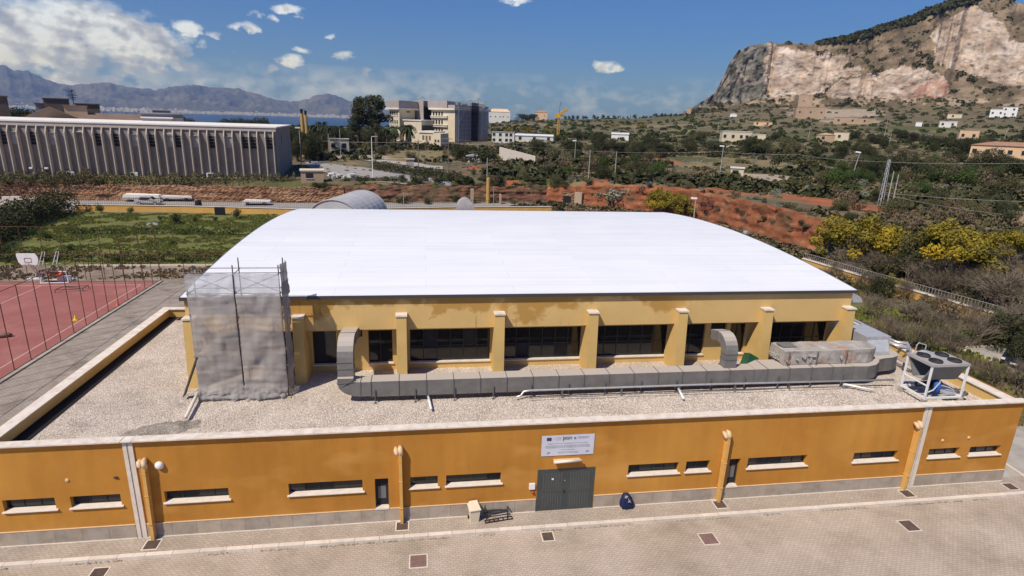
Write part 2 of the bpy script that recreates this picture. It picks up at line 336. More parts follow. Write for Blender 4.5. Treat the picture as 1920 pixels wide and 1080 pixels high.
mat('scafpole', [(.10, .085, .075), (.17, .14, .12)], .6, 5, metal=.3)
mat('wood', [(.42, .33, .21), (.56, .45, .30)], .8, 5)
mat('court', [(.27, .095, .078), (.32, .115, .096)], .85, .7, 6, dirt=((.40, .19, .165), .35, .5, .7, .5))
mat('courtline', (.50, .33, .30), .9, 3)
mat('concrete', [(.30, .27, .235), (.38, .345, .30), (.44, .41, .36)], .9, .9, 9, .004, 12, dirt=((.22, .19, .15), .4, .5, .7, .5))
mat('walk_left', [(.26, .215, .175), (.33, .275, .23), (.38, .325, .275)], .95, .9, 9, extra=pavers(.26, .13, .02, .4), dirt=((.10, .085, .07), .5, .5, .66, .6))
mat('dirt', [(.17, .12, .085), (.26, .195, .145), (.33, .27, .21)], .95, .35, 9, .05, 3, dirt=((.10, .075, .05), .8, .5, .68, .6))
mat('grass', [(.075, .085, .022), (.13, .14, .034), (.19, .175, .05)], .95, .5, 9, .08, 5, dirt=((.14, .12, .045), .25, .5, .7, .5))
mat('greybldg', [(.235, .20, .175), (.29, .25, .22)], .85, .5, 7, .003, 20)
mat('greyrib', [(.44, .375, .31), (.52, .45, .38)], .85, 1, 6)  # fins paler, walls darker: part of their light-and-shade contrast is in these greys
mat('whiteroof2', [(.74, .68, .60), (.82, .77, .70)], .7, 1)
mat('earthred', [(.11, .05, .028), (.23, .075, .034), (.29, .105, .048), (.36, .20, .12)], .95, .5, 12, .12, 2.4, lo=.3, hi=.72, dirt=((.10, .075, .04), .35, .52, .62, .7))
def drystone(m, N, L, vec, col, b):
    v = N.new('ShaderNodeTexVoronoi'); v.inputs['Scale'].default_value = 2.2; mp = N.new('ShaderNodeMapping'); mp.inputs['Scale'].default_value = (1, 1, 1.6); L.new(vec, mp.inputs[0]); L.new(mp.outputs[0], v.inputs['Vector'])
    s = N.new('ShaderNodeSeparateColor'); L.new(v.outputs['Color'], s.inputs[0]); mr = N.new('ShaderNodeMapRange'); mr.inputs[3].default_value = .6; mr.inputs[4].default_value = 1.4; L.new(s.outputs[0], mr.inputs[0])
    cm = N.new('ShaderNodeVectorMath'); cm.operation = 'SCALE'; L.new(col, cm.inputs[0]); L.new(mr.outputs[0], cm.inputs['Scale'])
    bp = N.new('ShaderNodeBump'); bp.inputs['Distance'].default_value = .25; bp.invert = True; L.new(v.outputs['Distance'], bp.inputs['Height']); L.new(bp.outputs[0], b.inputs['Normal']); return cm.outputs[0]
mat('drystone', [(.15, .075, .04), (.26, .135, .075), (.34, .20, .12)], .95, .5, 8, extra=drystone)
mat('earthbrown', [(.09, .05, .032), (.17, .078, .046), (.24, .115, .07), (.34, .23, .15)], .95, .55, 12, .12, 2.4, lo=.3, hi=.74, dirt=((.075, .07, .035), .4, .46, .58, .8))
mat('terrain', [(.66, .66, .66), (1, 1, 1), (1.3, 1.3, 1.3)], .97, .22, 10, .25, .9, extra=attr_col)
mat('asphalt', [(.27, .245, .225), (.34, .31, .29)], .95, .4, 7)
mat('mount', [(.62, .62, .62), (1, 1, 1), (1.3, 1.3, 1.3)], .97, .045, 12, 5.0, .09, extra=attr_col)
mat('farmount', [(.035, .04, .032), (.065, .066, .05), (.13, .12, .10)], .97, .0014, 10)
mat('sea', (.008, .03, .07), .35, .01, spec=.3)
mat('citywhite', [(.30, .28, .26), (.60, .57, .53)], .8, .02)
mat('peach', [(.62, .42, .25), (.70, .49, .30)], .85, .4)
mat('creamw', [(.60, .50, .34), (.68, .58, .42)], .85, .3)
mat('offwhite', [(.62, .59, .53), (.70, .67, .61)], .85, .3)
mat('pinkgrey', [(.33, .28, .255), (.39, .335, .31)], .85, .3)
mat('brownblk', [(.16, .11, .08), (.22, .155, .115)], .9, .5)
mat('tile', [(.30, .16, .10), (.40, .23, .15)], .9, .8)
mat('yellowchim', [(.42, .25, .07), (.50, .31, .10)], .85, .5)
mat('craneyellow', (.60, .32, .03), .6, 1)
mat('stoneruin', [(.36, .25, .165), (.47, .34, .235)], .95, .15, 8)
mat('wallyellow', [(.58, .32, .085), (.68, .40, .12)], .85, .7, 7, dirt=((.40, .24, .08), 1.2, .55, .7, .5))
mat('translucent', [(.42, .41, .41), (.54, .53, .53)], .35, 1, spec=.5)
mat('pole', [(.34, .31, .28), (.44, .41, .37)], .8, 2)
mat('polewood', [(.16, .12, .09), (.22, .17, .13)], .9, 2)
mat('wire', (.12, .12, .12), .6, 1)
mat('trunk', [(.09, .065, .045), (.14, .10, .07)], .95, 3)
mat('rubble', [(.45, .43, .40), (.66, .64, .61)], .9, 1)
mat('red', (.45, .04, .02), .5, 1)
mat('coneyellow', (.75, .55, .02), .6, 1)
mat('orangecloth', (.72, .13, .03), .7, 1)
mat('navy', (.01, .018, .06), .6, 6)
mat('bannerwhite', [(.56, .56, .62), (.62, .62, .68)], .6, .6)
mat('print', (.16, .16, .18), .8, 1)
mat('printblue', (.01, .015, .10), .7, 1)
mat('binbeige', [(.66, .55, .40), (.74, .63, .48)], .6, 2)
mat('carblack', (.012, .013, .016), .18, 1, spec=.6)
mat('lampglass', (.72, .70, .64), .3, 1)
def leafm(name, cols, rnd=.22, tr=.25):
    m = mat(name, cols, .75, 1.2, 4, world=False, rnd=rnd, spec=.2, lo=.25, hi=.75)
    return m
leafm('leaf_dark', [(.022, .026, .010), (.050, .053, .020), (.088, .084, .033)])
leafm('leaf_olive', [(.050, .048, .020), (.10, .092, .038), (.16, .14, .066)])
leafm('leaf_green', [(.026, .044, .010), (.052, .080, .018), (.085, .115, .026)])
leafm('leaf_brown', [(.085, .062, .034), (.14, .105, .06), (.20, .15, .09)])
leafm('leaf_grey', [(.12, .13, .095), (.20, .21, .15), (.33, .33, .26)])
leafm('leaf_yellow', [(.055, .056, .015), (.21, .165, .018), (.50, .32, .018)])
leafm('leaf_palm', [(.020, .030, .012), (.04, .052, .02)])
leafm('leaf_agave', [(.10, .13, .12), (.18, .22, .20)])
leafm('leaf_pink', [(.11, .055, .05), (.17, .085, .075)])
leafm('twig', [(.13, .10, .07), (.21, .165, .12)])
leafm('leaf_grass', [(.12, .135, .032), (.18, .19, .045), (.26, .24, .07)])
leafm('leaf_dry', [(.16, .12, .07), (.25, .19, .12)])
M_ = MATS
# ------------------------------------------------------------------ terrain
AZT = [-180, -60, -32, -10, 0, 10, 20, 30, 45, 75, 180]
RT = [0, 100, 150, 250, 400, 600, 900, 1300, 2000, 3500]
ZT = np.array([
 [4, 4, 4, 4.5, 5, 5, 0, -25, -66, -72],
 [4, 4, 4, 4.5, 5, 5, 0, -25, -66, -72],
 [4, 4, 4, 4.5, 5, 5, 0, -25, -66, -72],
 [3.5, 3.5, 4, 4.8, 5, 3.5, -3, -32, -66, -72],
 [3.5, 3.5, 4.2, 5, 6, 6.5, 2, -20, -66, -72],
 [4, 4, 4.5, 5.5, 8, 11.5, 17, 14, -45, -72],
 [4.5, 4.5, 5, 6.2, 9, 15, 24, 24, 5, -30],
 [4.5, 4.5, 5, 6.5, 10, 22, 44, 55, 60, 60],
 [4.5, 4.5, 5.5, 7, 12, 26, 50, 70, 80, 80],
 [4.5, 4.5, 5.5, 7, 12, 26, 50, 70, 80, 80],
 [4, 4, 4, 4.5, 5, 5, 0, -25, -66, -72]], float)
def sm(t): t = max(0., min(1., t)); return t*t*(3-2*t)
def site_s(x, y):
    yb = 98 if x < -25 else (98+6*(x+25)/50 if x < 25 else (104-18*(x-25)/25 if x < 50 else 86))
    xb = 50 if y > 86 else (50+5*(86-y)/30 if y > 56 else (55 if y > 45 else 55+ (45-y)*.02))
    return min(yb-y, xb-x)
def tz(x, y):
    dx = x; dy = y+DCAM; r = math.hypot(dx, dy); az = math.degrees(math.atan2(dx, dy))
    i = 0
    while i < len(AZT)-2 and az > AZT[i+1]: i += 1
    j = 0
    while j < len(RT)-2 and r > RT[j+1]: j += 1
    u = (az-AZT[i])/(AZT[i+1]-AZT[i]); v = min(1, (r-RT[j])/(RT[j+1]-RT[j]))
    z = (ZT[i, j]*(1-u)+ZT[i+1, j]*u)*(1-v)+(ZT[i, j+1]*(1-u)+ZT[i+1, j+1]*u)*v
    s = site_s(x, y); w = 2.2 if y > 45 else 7
    k = sm(-s/w)
    if k <= 0: return 0.0
    return z*k + k*(.5*fbm((x/37, y/37, 0), 3) + (.25*fbm((x/7, y/7, 4), 2) if r < 400 else 0)) * (1 if r < 300 else 1.6)
def place(px, py):
    v = ray(px, py); t = 60.0 if py < 560 else 20.0; p = CAM
    for _ in range(4000):
        q = CAM + v*t
        if q.z < tz(q.x, q.y):
            a, b = t-max(.5, t*.004), t
            for _ in range(12):
                m = (a+b)/2; q = CAM+v*m
                if q.z < tz(q.x, q.y): b = m
                else: a = m
            q = CAM+v*b; return Vector((q.x, q.y, tz(q.x, q.y)))
        t += max(.5, t*.004)
        if t > 1500: break
        if py < 200 and t > 1300: break
    return place(px, py+1.5) if py < 300 else None
def bpl(px, py, ax, val):
    v = ray(px, py); i = 'XYZ'.index(ax); return CAM + v*((val-CAM[i])/v[i])
def pxm(p): return (Vector(p)-CAM).dot(CF)/FPX       # metres per photograph pixel at a point
# patches of bare ground, fields and tracks (centre, radii, turn, colour)
C_SCRUB = (.125, .098, .055); C_RED = (.30, .105, .045); C_DRY = (.20, .155, .075); C_GRN = (.085, .088, .030); C_PALE = (.34, .27, .20)
def patch(px0, py0, px1, py1, col, soft=.35):
    a, b = place(px0, py0), place(px1, py1); c = (a+b)/2
    return (c.x, c.y, col, a, b)
PATCH = []
def addpatch(px, py, wpx, hpx, col):
    c = place(px, py); u = place(px, py-hpx/2); d = place(px, py+hpx/2)
    if not (c and u and d): return
    depth = max(1.5, (u-d).length/2); width = wpx/2*pxm(c)
    az = math.atan2(c.x, c.y+DCAM); PATCH.append((c.x, c.y, width, depth, az, col))
for a in [(1370, 306, 270, 26, C_DRY), (1300, 298, 120, 12, C_GRN), (1190, 296, 90, 9, C_RED), (1230, 302, 110, 12, C_RED), (1240, 350, 150, 9, C_RED), (1330, 356, 160, 10, C_RED),
          (1460, 366, 220, 12, C_RED), (1600, 384, 180, 14, C_RED), (1700, 396, 100, 10, C_RED), (1130, 340, 70, 10, C_RED), (1045, 340, 30, 8, C_RED), (886, 312, 34, 8, C_RED),
          (875, 330, 20, 6, C_RED), (755, 300, 60, 7, C_RED), (960, 345, 40, 7, C_RED), (1450, 330, 150, 10, C_PALE), (1420, 318, 90, 7, C_DRY), (1160, 322, 120, 14, C_DRY), (800, 292, 160, 22, C_DRY),
          (690, 296, 120, 8, C_PALE), (860, 350, 60, 8, C_GRN), (1540, 320, 80, 8, C_DRY), (1080, 225, 200, 4, C_GRN), (1200, 226, 220, 4, C_GRN), (1000, 234, 100, 4, C_DRY), (1230, 236, 160, 4, C_DRY),
          (1560, 212, 160, 18, C_PALE), (1600, 228, 110, 8, C_PALE), (1500, 200, 120, 12, C_PALE), (1660, 275, 100, 6, C_DRY), (1700, 240, 160, 8, C_GRN), (1480, 250, 140, 8, C_GRN), (1560, 290, 60, 5, C_GRN),
          (1850, 300, 120, 8, C_DRY), (1800, 330, 90, 10, C_GRN), (600, 285, 80, 10, C_DRY), (250, 345, 500, 6, C_DRY), (1000, 355, 80, 8, C_GRN), (560, 345, 100, 5, C_GRN), (880, 360, 160, 7, C_GRN), (1740, 430, 60, 8, C_RED), (1150, 250, 120, 4, C_GRN), (1290, 246, 90, 4, C_DRY), (1330, 262, 60, 4, C_GRN), (1480, 268, 90, 5, C_DRY), (1620, 252, 90, 4, C_DRY), (1740, 252, 60, 4, C_GRN), (1460, 284, 70, 5, C_GRN), (1650, 300, 60, 6, C_DRY), (1100, 268, 80, 4, C_DRY), (1200, 274, 70, 4, C_GRN), (1850, 244, 80, 4, C_DRY), (1550, 240, 100, 4, C_GRN), (1400, 275, 90, 3, C_PALE), (1080, 240, 90, 4, C_GRN)]:
    addpatch(*a)
def tcol(x, y):
    s = site_s(x, y)
    if s > .3:
        return (.095, .085, .045) if x > 30 else (.17, .145, .105)
    col = list(C_SCRUB); n = fbm((x/22, y/22, 9), 4)
    if n > .12:
        k = min(1, (n-.12)*5)*.7; col = [a*(1-k)+b*k for a, b in zip(col, C_DRY)]
    if n < -.25: k = min(1, (-.25-n)*5)*.6; col = [a*(1-k)+b*k for a, b in zip(col, C_GRN)]
    for cx, cy, w, d, az, c in PATCH:
        dx, dy = x-cx, y-cy
        if abs(dx) > 2*(w+d) or abs(dy) > 2*(w+d): continue
        u = (dx*math.cos(az)-dy*math.sin(az))/w; v = (dx*math.sin(az)+dy*math.cos(az))/d
        q = u*u+v*v + .9*fbm((x/(w*.3+1), y/(d*.5+1), 2), 3)
        if q < 1.15:
            k = sm((1.15-q)/.45); col = [a*(1-k)+b*k for a, b in zip(col, c)]
    return col
def build_terrain():
    az = list(np.arange(-62, 76, .42)); az = [-180, -160, -140, -120, -100, -80] + az + [90, 110, 130, 150, 170, 180-1e-3]
    r = [3.0]; 
    while r[-1] < 60: r.append(r[-1]+4)
    while r[-1] < 140: r.append(r[-1]+1.0)
    while r[-1] < 3600: r.append(r[-1]*1.0155)
    V = []; C = []
    for rr in r:
        for a in az:
            t = rad(a); x = rr*math.sin(t); y = rr*math.cos(t)-DCAM
            V.append((x, y, tz(x, y)-.03)); C.append((*tcol(x, y), 1))
    n = len(az); F = []
    for i in range(len(r)-1):
        for j in range(n-1): F.append((i*n+j, i*n+j+1, (i+1)*n+j+1, (i+1)*n+j))
    F = [f[::-1] for f in F]
    me = np_mesh('terrain', V, F, M_['terrain'], True)
    ca = me.color_attributes.new('col', 'FLOAT_COLOR', 'POINT'); ca.data.foreach_set('color', np.array(C, np.float32).ravel())
    struct(link('terrain', me)); 
    # the ground under the camera
    m = MB(); m.lathe([(3.2, -.035), (.01, -.035)], 12, (0, -DCAM, 0)); struct(m.build('ground', M_['terrain_plain'] if 'terrain_plain' in M_ else M_['dirt']))
build_terrain()
# sea
m = MB(); m.quad((-21000, -900, -62), (21000, -900, -62), (21000, 20500, -62), (-21000, 20500, -62)); struct(m.build('sea', M_['sea']))
def sheet(name, poly, z, m, kind='structure'):
    o = MB().add([(x, y, z) for x, y in poly], [tuple(range(len(poly)))]).build(name, M_[m]); o['kind'] = kind; return o
# forecourt, walkway, kerb
sheet('forecourt', [(-70, -60), (75, -60), (75, -1.14), (-70, -1.14)], 0.0, 'paver')
m = MB(); m.box(-30, 33.0, -.92, .2, -.02, .11); wk = struct(m.build('pavement', M_['walkpaver']))
kb = struct(MB().box(-30, 33, -1.13, -.93, -.03, .08).build('kerb', M_['kerb']))
km = MB().box(0, .985, -1.135, -.925, -.02, .115).mesh('kerb_stone', M_['kerb'])
for i in range(63): link('kerb_stone', km, kb, (-30+i, random.uniform(-.004, .004), random.uniform(-.003, .003)))
# weeds along the kerb
m = MB()
for i in range(2600):
    x = random.uniform(-20, 30); 
    if fbm((x*.45, 3, 1), 3) < -.02 or (9 < x < 12 and random.random() < .5): continue
    y = -1.16-abs(random.gauss(0, .05)); h = random.uniform(.008, .04); w = random.uniform(.015, .04)
    a = random.uniform(0, 3.1); m.add([(x-w*math.cos(a), y-w*math.sin(a), .004), (x+w*math.cos(a), y+w*math.sin(a), .004), (x+random.uniform(-.02, .02), y, h)], [(0, 1, 2)])
tag(m.build('weeds', M_['weeds']), 'thin dry weeds and moss growing in the gutter along the kerb', 'weeds', kind='stuff')
# drain covers
def drain(x, y, w, d, z, mtl, label, ribs=True):
    t = thing('drain_cover', label, 'drain cover', (x, y, z), group='iron drain covers set in the paving')
    f = MB(); e = .05
    f.box(-w/2-e, w/2+e, -d/2-e, -d/2, -.02, .006); f.box(-w/2-e, w/2+e, d/2, d/2+e, -.02, .006); f.box(-w/2-e, -w/2, -d/2, d/2, -.02, .006); f.box(w/2, w/2+e, -d/2, d/2, -.02, .006)
    f.build('frame', M_['kerb'], t)
    g = MB().box(-w/2, w/2, -d/2, d/2, -.02, .0035)
    if ribs:
        n = 9
        for i in range(n):
            xx = -w/2+.02+(w-.04)*i/(n-1); g.box(xx-.008, xx+.008, -d/2+.02, d/2-.02, .0036, .011)
    g.build('grate', M_[mtl], t)
for a in [(-10.99, -.50, .5, .52, .112, 'grate', 'dark drain cover in the walkway at the foot of the leftmost downpipe'),
          (-1.1, -.4, .48, .5, .112, 'grate', 'square drain cover in the walkway below the downpipe left of the litter bin'),
          (13.41, -.4, .5, .5, .112, 'grate', 'drain cover in the walkway below the downpipe beside the narrow right doorway'),
          (23.06, -.53, .5, .5, .112, 'grate', 'drain cover in the walkway under the pale expansion joint on the right'),
          (28.87, -.53, .5, .5, .112, 'grate', 'drain cover at the far right end of the walkway by the building corner'),
          (-12.35, -1.82, .52, .62, .004, 'grate', 'dark drain cover in the forecourt cut by the lower left picture edge'),
          (5.02, -1.56, .46, .5, .004, 'grate', 'small drain cover in the forecourt just below the kerb by the double door')]: drain(*a)
drain(-.4, -2.42, .64, .66, .004, 'grate_pink', 'large reddish cover plate in the forecourt at the bottom centre', False)
drain(11.87, -2.42, .64, .64, .004, 'grate_pink', 'pale rusty cover plate in the forecourt right of centre', False)
drain(21.4, -2.56, .6, .66, .004, 'grate', 'dark rectangular cover plate in the forecourt on the right', False)
# ------------------------------------------------------------------ annex building
HT = 4.6; DK = 4.02; XL, XR_ = -16.7, 28.9
def wall_y(mb, x0, x1, z0, z1, y, ops, depth, back=True):
    """front face at y with rectangular openings (x0,x1,z0,z1) and their reveals going in by depth"""
    xs = sorted({x0, x1, *[o[0] for o in ops], *[o[1] for o in ops]}); zs = sorted({z0, z1, *[o[2] for o in ops], *[o[3] for o in ops]})
    for i in range(len(xs)-1):
        for j in range(len(zs)-1):
            cx, cz = (xs[i]+xs[i+1])/2, (zs[j]+zs[j+1])/2
            if any(o[0] < cx < o[1] and o[2] < cz < o[3] for o in ops): continue
            mb.quad((xs[i], y, zs[j]), (xs[i+1], y, zs[j]), (xs[i+1], y, zs[j+1]), (xs[i], y, zs[j+1]))
    for a, b, c, d in ops:
        Y = y+depth
        mb.quad((a, y, c), (a, y, d), (a, Y, d), (a, Y, c)); mb.quad((b, y, c), (b, Y, c), (b, Y, d), (b, y, d))
        mb.quad((a, y, d), (b, y, d), (b, Y, d), (a, Y, d)); mb.quad((a, y, c), (a, Y, c), (b, Y, c), (b, y, c))
annex = thing('annex_building', 'low ochre flat-roofed annex with gravel roof in front of the white-roofed hall', 'building', (0, 0, 0))
WIN = [(-16.3, -14.47, 1.66, 2.2), (-13.92, -12.1, 1.66, 2.2), (-10.48, -8.05, 1.66, 2.2), (-5.71, -2.73, 1.66, 2.23), (-.74, .42, 1.66, 2.22), (.78, 3.16, 1.66, 2.21),
       (8.94, 11.34, 1.66, 2.22), (11.69, 12.85, 1.66, 2.23), (14.73, 17.73, 1.66, 2.23), (20.18, 22.55, 1.66, 2.19), (24.24, 25.97, 1.66, 2.17), (26.54, 28.3, 1.66, 2.16)]
DOORS = [(-2.22, -1.66, .78, 2.23), (13.82, 14.36, .78, 2.23)]
DD = (4.78, 7.40, .11, 2.23)
JX = [(-11.7, -11.33), (23.42, 23.80)]
PLZ = .74
ops = WIN + DOORS + [DD]
m = MB(); wall_y(m, XL, XR_, .0, HT-.055, 0, ops, .34)
m.quad((XR_, 0, 0), (XR_, 16.7, 0), (XR_, 16.7, HT-.055), (XR_, 0, HT-.055)); m.quad((XL, 16.7, 0), (XL, 0, 0), (XL, 0, HT-.055), (XL, 16.7, HT-.055))
m.quad((XR_, 16.7, 0), (XL, 16.7, 0), (XL, 16.7, HT-.055), (XR_, 16.7, HT-.055))
m.build('wall', M_['orange'], annex)
# inner parapet faces (cream) and coping
m = MB(); ti = .35
m.quad((XL+ti, .3, DK-.05), (XL+ti, 16.4, DK-.05), (XL+ti, 16.4, HT-.055), (XL+ti, .3, HT-.055))
m.quad((28.08, 16.4, DK-.05), (28.08, .3, DK-.05), (28.08, .3, HT-.055), (28.08, 16.4, HT-.055))
m.quad((XL+ti, 16.4, DK-.05), (-11.2, 16.4, DK-.05), (-11.2, 16.4, HT-.055), (XL+ti, 16.4, HT-.055))
m.quad((23.4, 16.4, DK-.05), (28.08, 16.4, DK-.05), (28.08, 16.4, HT-.055), (23.4, 16.4, HT-.055))
m.quad((28.08, .1, DK-.05), (XL+ti, .1, DK-.05), (XL+ti, .1, HT-.055), (28.08, .1, HT-.055))
m.build('parapet_inner_face', M_['cream'], annex)
def coping_run(axis, a, b, lo, hi, z0=HT-.055, z1=HT, step=1.6):
    n = max(1, round((b-a)/step)); st = (b-a)/n
    for i in range(n):
        p, q = a+i*st+.002, a+(i+1)*st-.002
        dz = random.uniform(-.004, .004)
        if axis == 'x': MB().box(p, q, lo, hi, z0, z1+dz).build('coping_stone', M_['coping'], annex)
        else: MB().box(lo, hi, p, q, z0, z1+dz).build('coping_stone', M_['coping'], annex)
coping_run('x', XL-.1, -11.72, -.16, .26); coping_run('x', -11.31, 23.40, -.16, .26); coping_run('x', 23.82, 29.0, -.16, .26)
for a, b in JX: MB().box(a, b, -.155, .26, HT-.055, HT-.008).build('coping_stone', M_['coping'], annex)
coping_run('y', .262, 16.74, XL-.1, XL+ti+.07); coping_run('y', .262, 16.74, 28.0, 28.62)
coping_run('x', XL+ti+.072, -11.3, 16.3, 16.74); coping_run('x', 23.3, 27.998, 16.3, 16.74)
# plinth slabs
pe = [XL]; 
x = XL
bounds = sorted([XL, -11.72, -11.31, -11.31, DD[0]-.02, DD[1]+.02, DOORS[0][0], DOORS[0][1], 23.40, 23.82, XR_])
segs = [(XL, -11.72), (-11.31, DD[0]-.03), (DD[1]+.03, 23.40), (23.82, XR_)]
for a, b in segs:
    n = max(1, round((b-a)/.95)); st = (b-a)/n
    for i in range(n):
        p, q = a+i*st, a+(i+1)*st
        MB().box(p+.004, q-.004, -.034+random.uniform(-.002, .002), -.001, .1, PLZ).build('plinth_slab', M_['plinth'], annex)
    MB().box(a, b, -.048, -.001, PLZ+.001, PLZ+.028).build('plinth_edge', M_['pipebeige'], annex)
    MB().box(a, b, -.07, -.035, .112, .135).build('plinth_edge', M_['sill'], annex)
# expansion joint covers
for a, b in JX:
    w = (b-a)
    MB().box(a+.005, a+w*.40, -.05, -.002, .1, HT-.14).build('joint_cover', M_['sill'], annex)
    MB().box(a+w*.42, a+w*.53, -.03, -.002, .1, HT-.14).build('joint_gap', M_['chillergray'], annex)
    MB().box(a+w*.55, b-.005, -.05, -.002, .1, HT-.14).build('joint_cover', M_['sill'], annex)
# windows
for i, (a, b, c, d) in enumerate(WIN):
    w = thing('window', None, None); w.parent = annex
    fr = MB(); y0, y1 = .19, .25; e = .045
    fr.box(a, b, y0, y1, c+.04, c+.04+e); fr.box(a, b, y0, y1, d-e, d); fr.box(a, a+e, y0, y1, c+.04+e, d-e); fr.box(b-e, b, y0, y1, c+.04+e, d-e)
    n = max(2, round((b-a)/.62))
    for k in range(1, n):
        xx = a+(b-a)*k/n; fr.box(xx-.02, xx+.02, y0, y1, c+.04+e, d-e)
    fr.build('frame', M_['frame_dk'], w)
    st = (b-a)/n
    for k in range(n):
        MB().box(a+k*st+.022, a+(k+1)*st-.022, .215, .225, c+.085, d-e).build('pane', M_['glass_int'] if (k*7+i*3) % 5 in (1, 3) else M_['glass'], w)
    # sill: slab running out of the opening
    MB().add([(a-.0, .19, c+.06), (b+.0, .19, c+.06), (b+.0, -.0, c+.035), (a-.0, -.0, c+.035), (a-.06, -.0, c+.034), (b+.08, -.0, c+.034), (b+.08, -.085, c+.02), (a-.06, -.085, c+.02),
              (a-.06, -.085, c-.012), (b+.08, -.085, c-.012), (b+.08, 0, c-.012), (a-.06, 0, c-.012)],
             [(1, 0, 3, 2), (5, 4, 7, 6), (6, 7, 8, 9), (4, 11, 8, 7), (5, 6, 9, 10), (8, 11, 10, 9)]).build('sill', M_['sill'], w)
for a, b, c, d in DOORS:
    w = thing('doorway', None, None); w.parent = annex
    MB().box(a, a+.05, .18, .26, c, d).box(b-.05, b, .18, .26, c, d).box(a+.05, b-.05, .18, .26, d-.06, d).build('frame', M_['frame_dk'], w)
    MB().box(a+.05, b-.05, .21, .235, c+.03, d-.06).build('door_leaf', M_['dark'], w)
    MB().box(a+.1, b-.12, .20, .209, c+.35, d-.5).build('door_panel', M_['frame_gr'], w)
    MB().box(a, b+.0, -.06, .26, c-.05, c+.02).build('threshold', M_['sill'], w)
# double door
w = thing('double_door', None, None); w.parent = annex; a, b, c, d = DD
fr = MB().box(a, a+.07, -.01, .1, c, d).box(b-.07, b, -.01, .1, c, d).box(a+.07, b-.07, -.01, .1, d-.07, d).build('frame', M_['doorgreen'], w)
mid = a+.07+(b-a-.14)*.5
for k, (p, q) in enumerate([(a+.075, mid-.004), (mid+.004, b-.075)]):
    MB().box(p, q, .02, .06, c+.01, d-.075).build('door_leaf', M_['frame_gr'], w)
    tr = MB(); e = .09
    tr.box(p, p+e, .0, .0195, c+.01, d-.075).box(q-e, q, .0, .0195, c+.01, d-.075).box(p+e, q-e, .0, .0195, d-.075-e, d-.075).box(p+e, q-e, .0, .0195, c+.01, c+.12).box(p+e, q-e, .0, .0195, c+.92, c+1.02)
    tr.build('door_rail', M_['doorgreen'], w)
    for z0, z1 in ((c+.121, c+.919), (c+1.021, d-.166)):
        pm = MB(); n = 9
        for j in range(n):
            xx = p+e+(q-p-2*e)*(j+.5)/n; pm.box(xx-.045, xx+.045, .008, .0196, z0, z1)
        pm.build('door_panel', M_['doorgreen'], w)
MB().box(mid-.10, mid-.06, -.06, -.0, c+1.0, c+1.03).box(mid-.09, mid-.07, -.06, -.001, c+.9, c+1.0).build('handle', M_['black'], w)
MB().lathe([(.05, 0), (.05, .01)], 16).build('door_sticker', M_['whitepaint'], w).matrix_local = Matrix.Translation((a+.70, -.0, 1.72)) @ Matrix.Rotation(rad(90), 4, 'X')
MB().lathe([(.025, 0), (.025, .01)], 12).build('door_lock', M_['galv'], w).matrix_local = Matrix.Translation((mid-.06, -.0, 1.62)) @ Matrix.Rotation(rad(90), 4, 'X')
# deck: gravel, membrane strip, heap
o = MB().quad((XL+ti, .1, DK), (28.08, .1, DK), (28.08, 16.4, DK), (XL+ti, 16.4, DK)).build('gravel_bed', M_['gravel'], annex); o['kind'] = 'stuff'
m = MB(); m.quad((XL+ti, .1, DK+.006), (XL+ti+.62, .1, DK+.006), (XL+ti+.56, 16.4, DK+.006), (XL+ti, 16.4, DK+.006))
m.quad((XL+ti+.6, 15.75, DK+.006), (-11.3, 15.75, DK+.006), (-11.3, 16.4, DK+.006), (XL+ti+.58, 16.4, DK+.006))
m.box(XL+ti, XL+ti+.02, .3, 16.3, DK, DK+.08); m.build('roof_membrane', M_['black'], annex)
# loose stones: real gravel on the near part of the deck
V = []; F = []
cube = np.array([(-1,-1,0),(1,-1,0),(1,1,0),(-1,1,0),(-.5,-.6,1),(.6,-.5,1),(.5,.6,1),(-.6,.5,1)], float)
cf = np.array([(4,5,6,7),(0,1,5,4),(1,2,6,5),(2,3,7,6),(3,0,4,7)])
n = 26000
xs = RNG.uniform(-15.7, 28, n); ys = np.where(RNG.random(n) < .8, RNG.uniform(.2, 3.3, n), RNG.uniform(.2, 10, n)); ys = np.where(xs < -6, RNG.uniform(.2, 15.6, n), ys)
ss = RNG.uniform(.012, .03, n); rr = RNG.uniform(0, 6.3, n)
cu = cube[None]*np.stack([ss, ss*.8, ss*.9], 1)[:, None, :]
c_, s_ = np.cos(rr)[:, None], np.sin(rr)[:, None]
VX = cu[..., 0]*c_-cu[..., 1]*s_+xs[:, None]; VY = cu[..., 0]*s_+cu[..., 1]*c_+ys[:, None]; VZ = cu[..., 2]+DK
V = np.stack([VX, VY, VZ], -1).reshape(-1, 3); F = (cf[None]+8*np.arange(n)[:, None, None]).reshape(-1, 4)
mat('stones', [(.34, .28, .23), (.55, .47, .40), (.72, .63, .55)], .95, 9, 2, lo=.35, hi=.65)
o = link('loose_gravel', np_mesh('loose_gravel', V, F, M_['stones']), annex); o['kind'] = 'stuff'
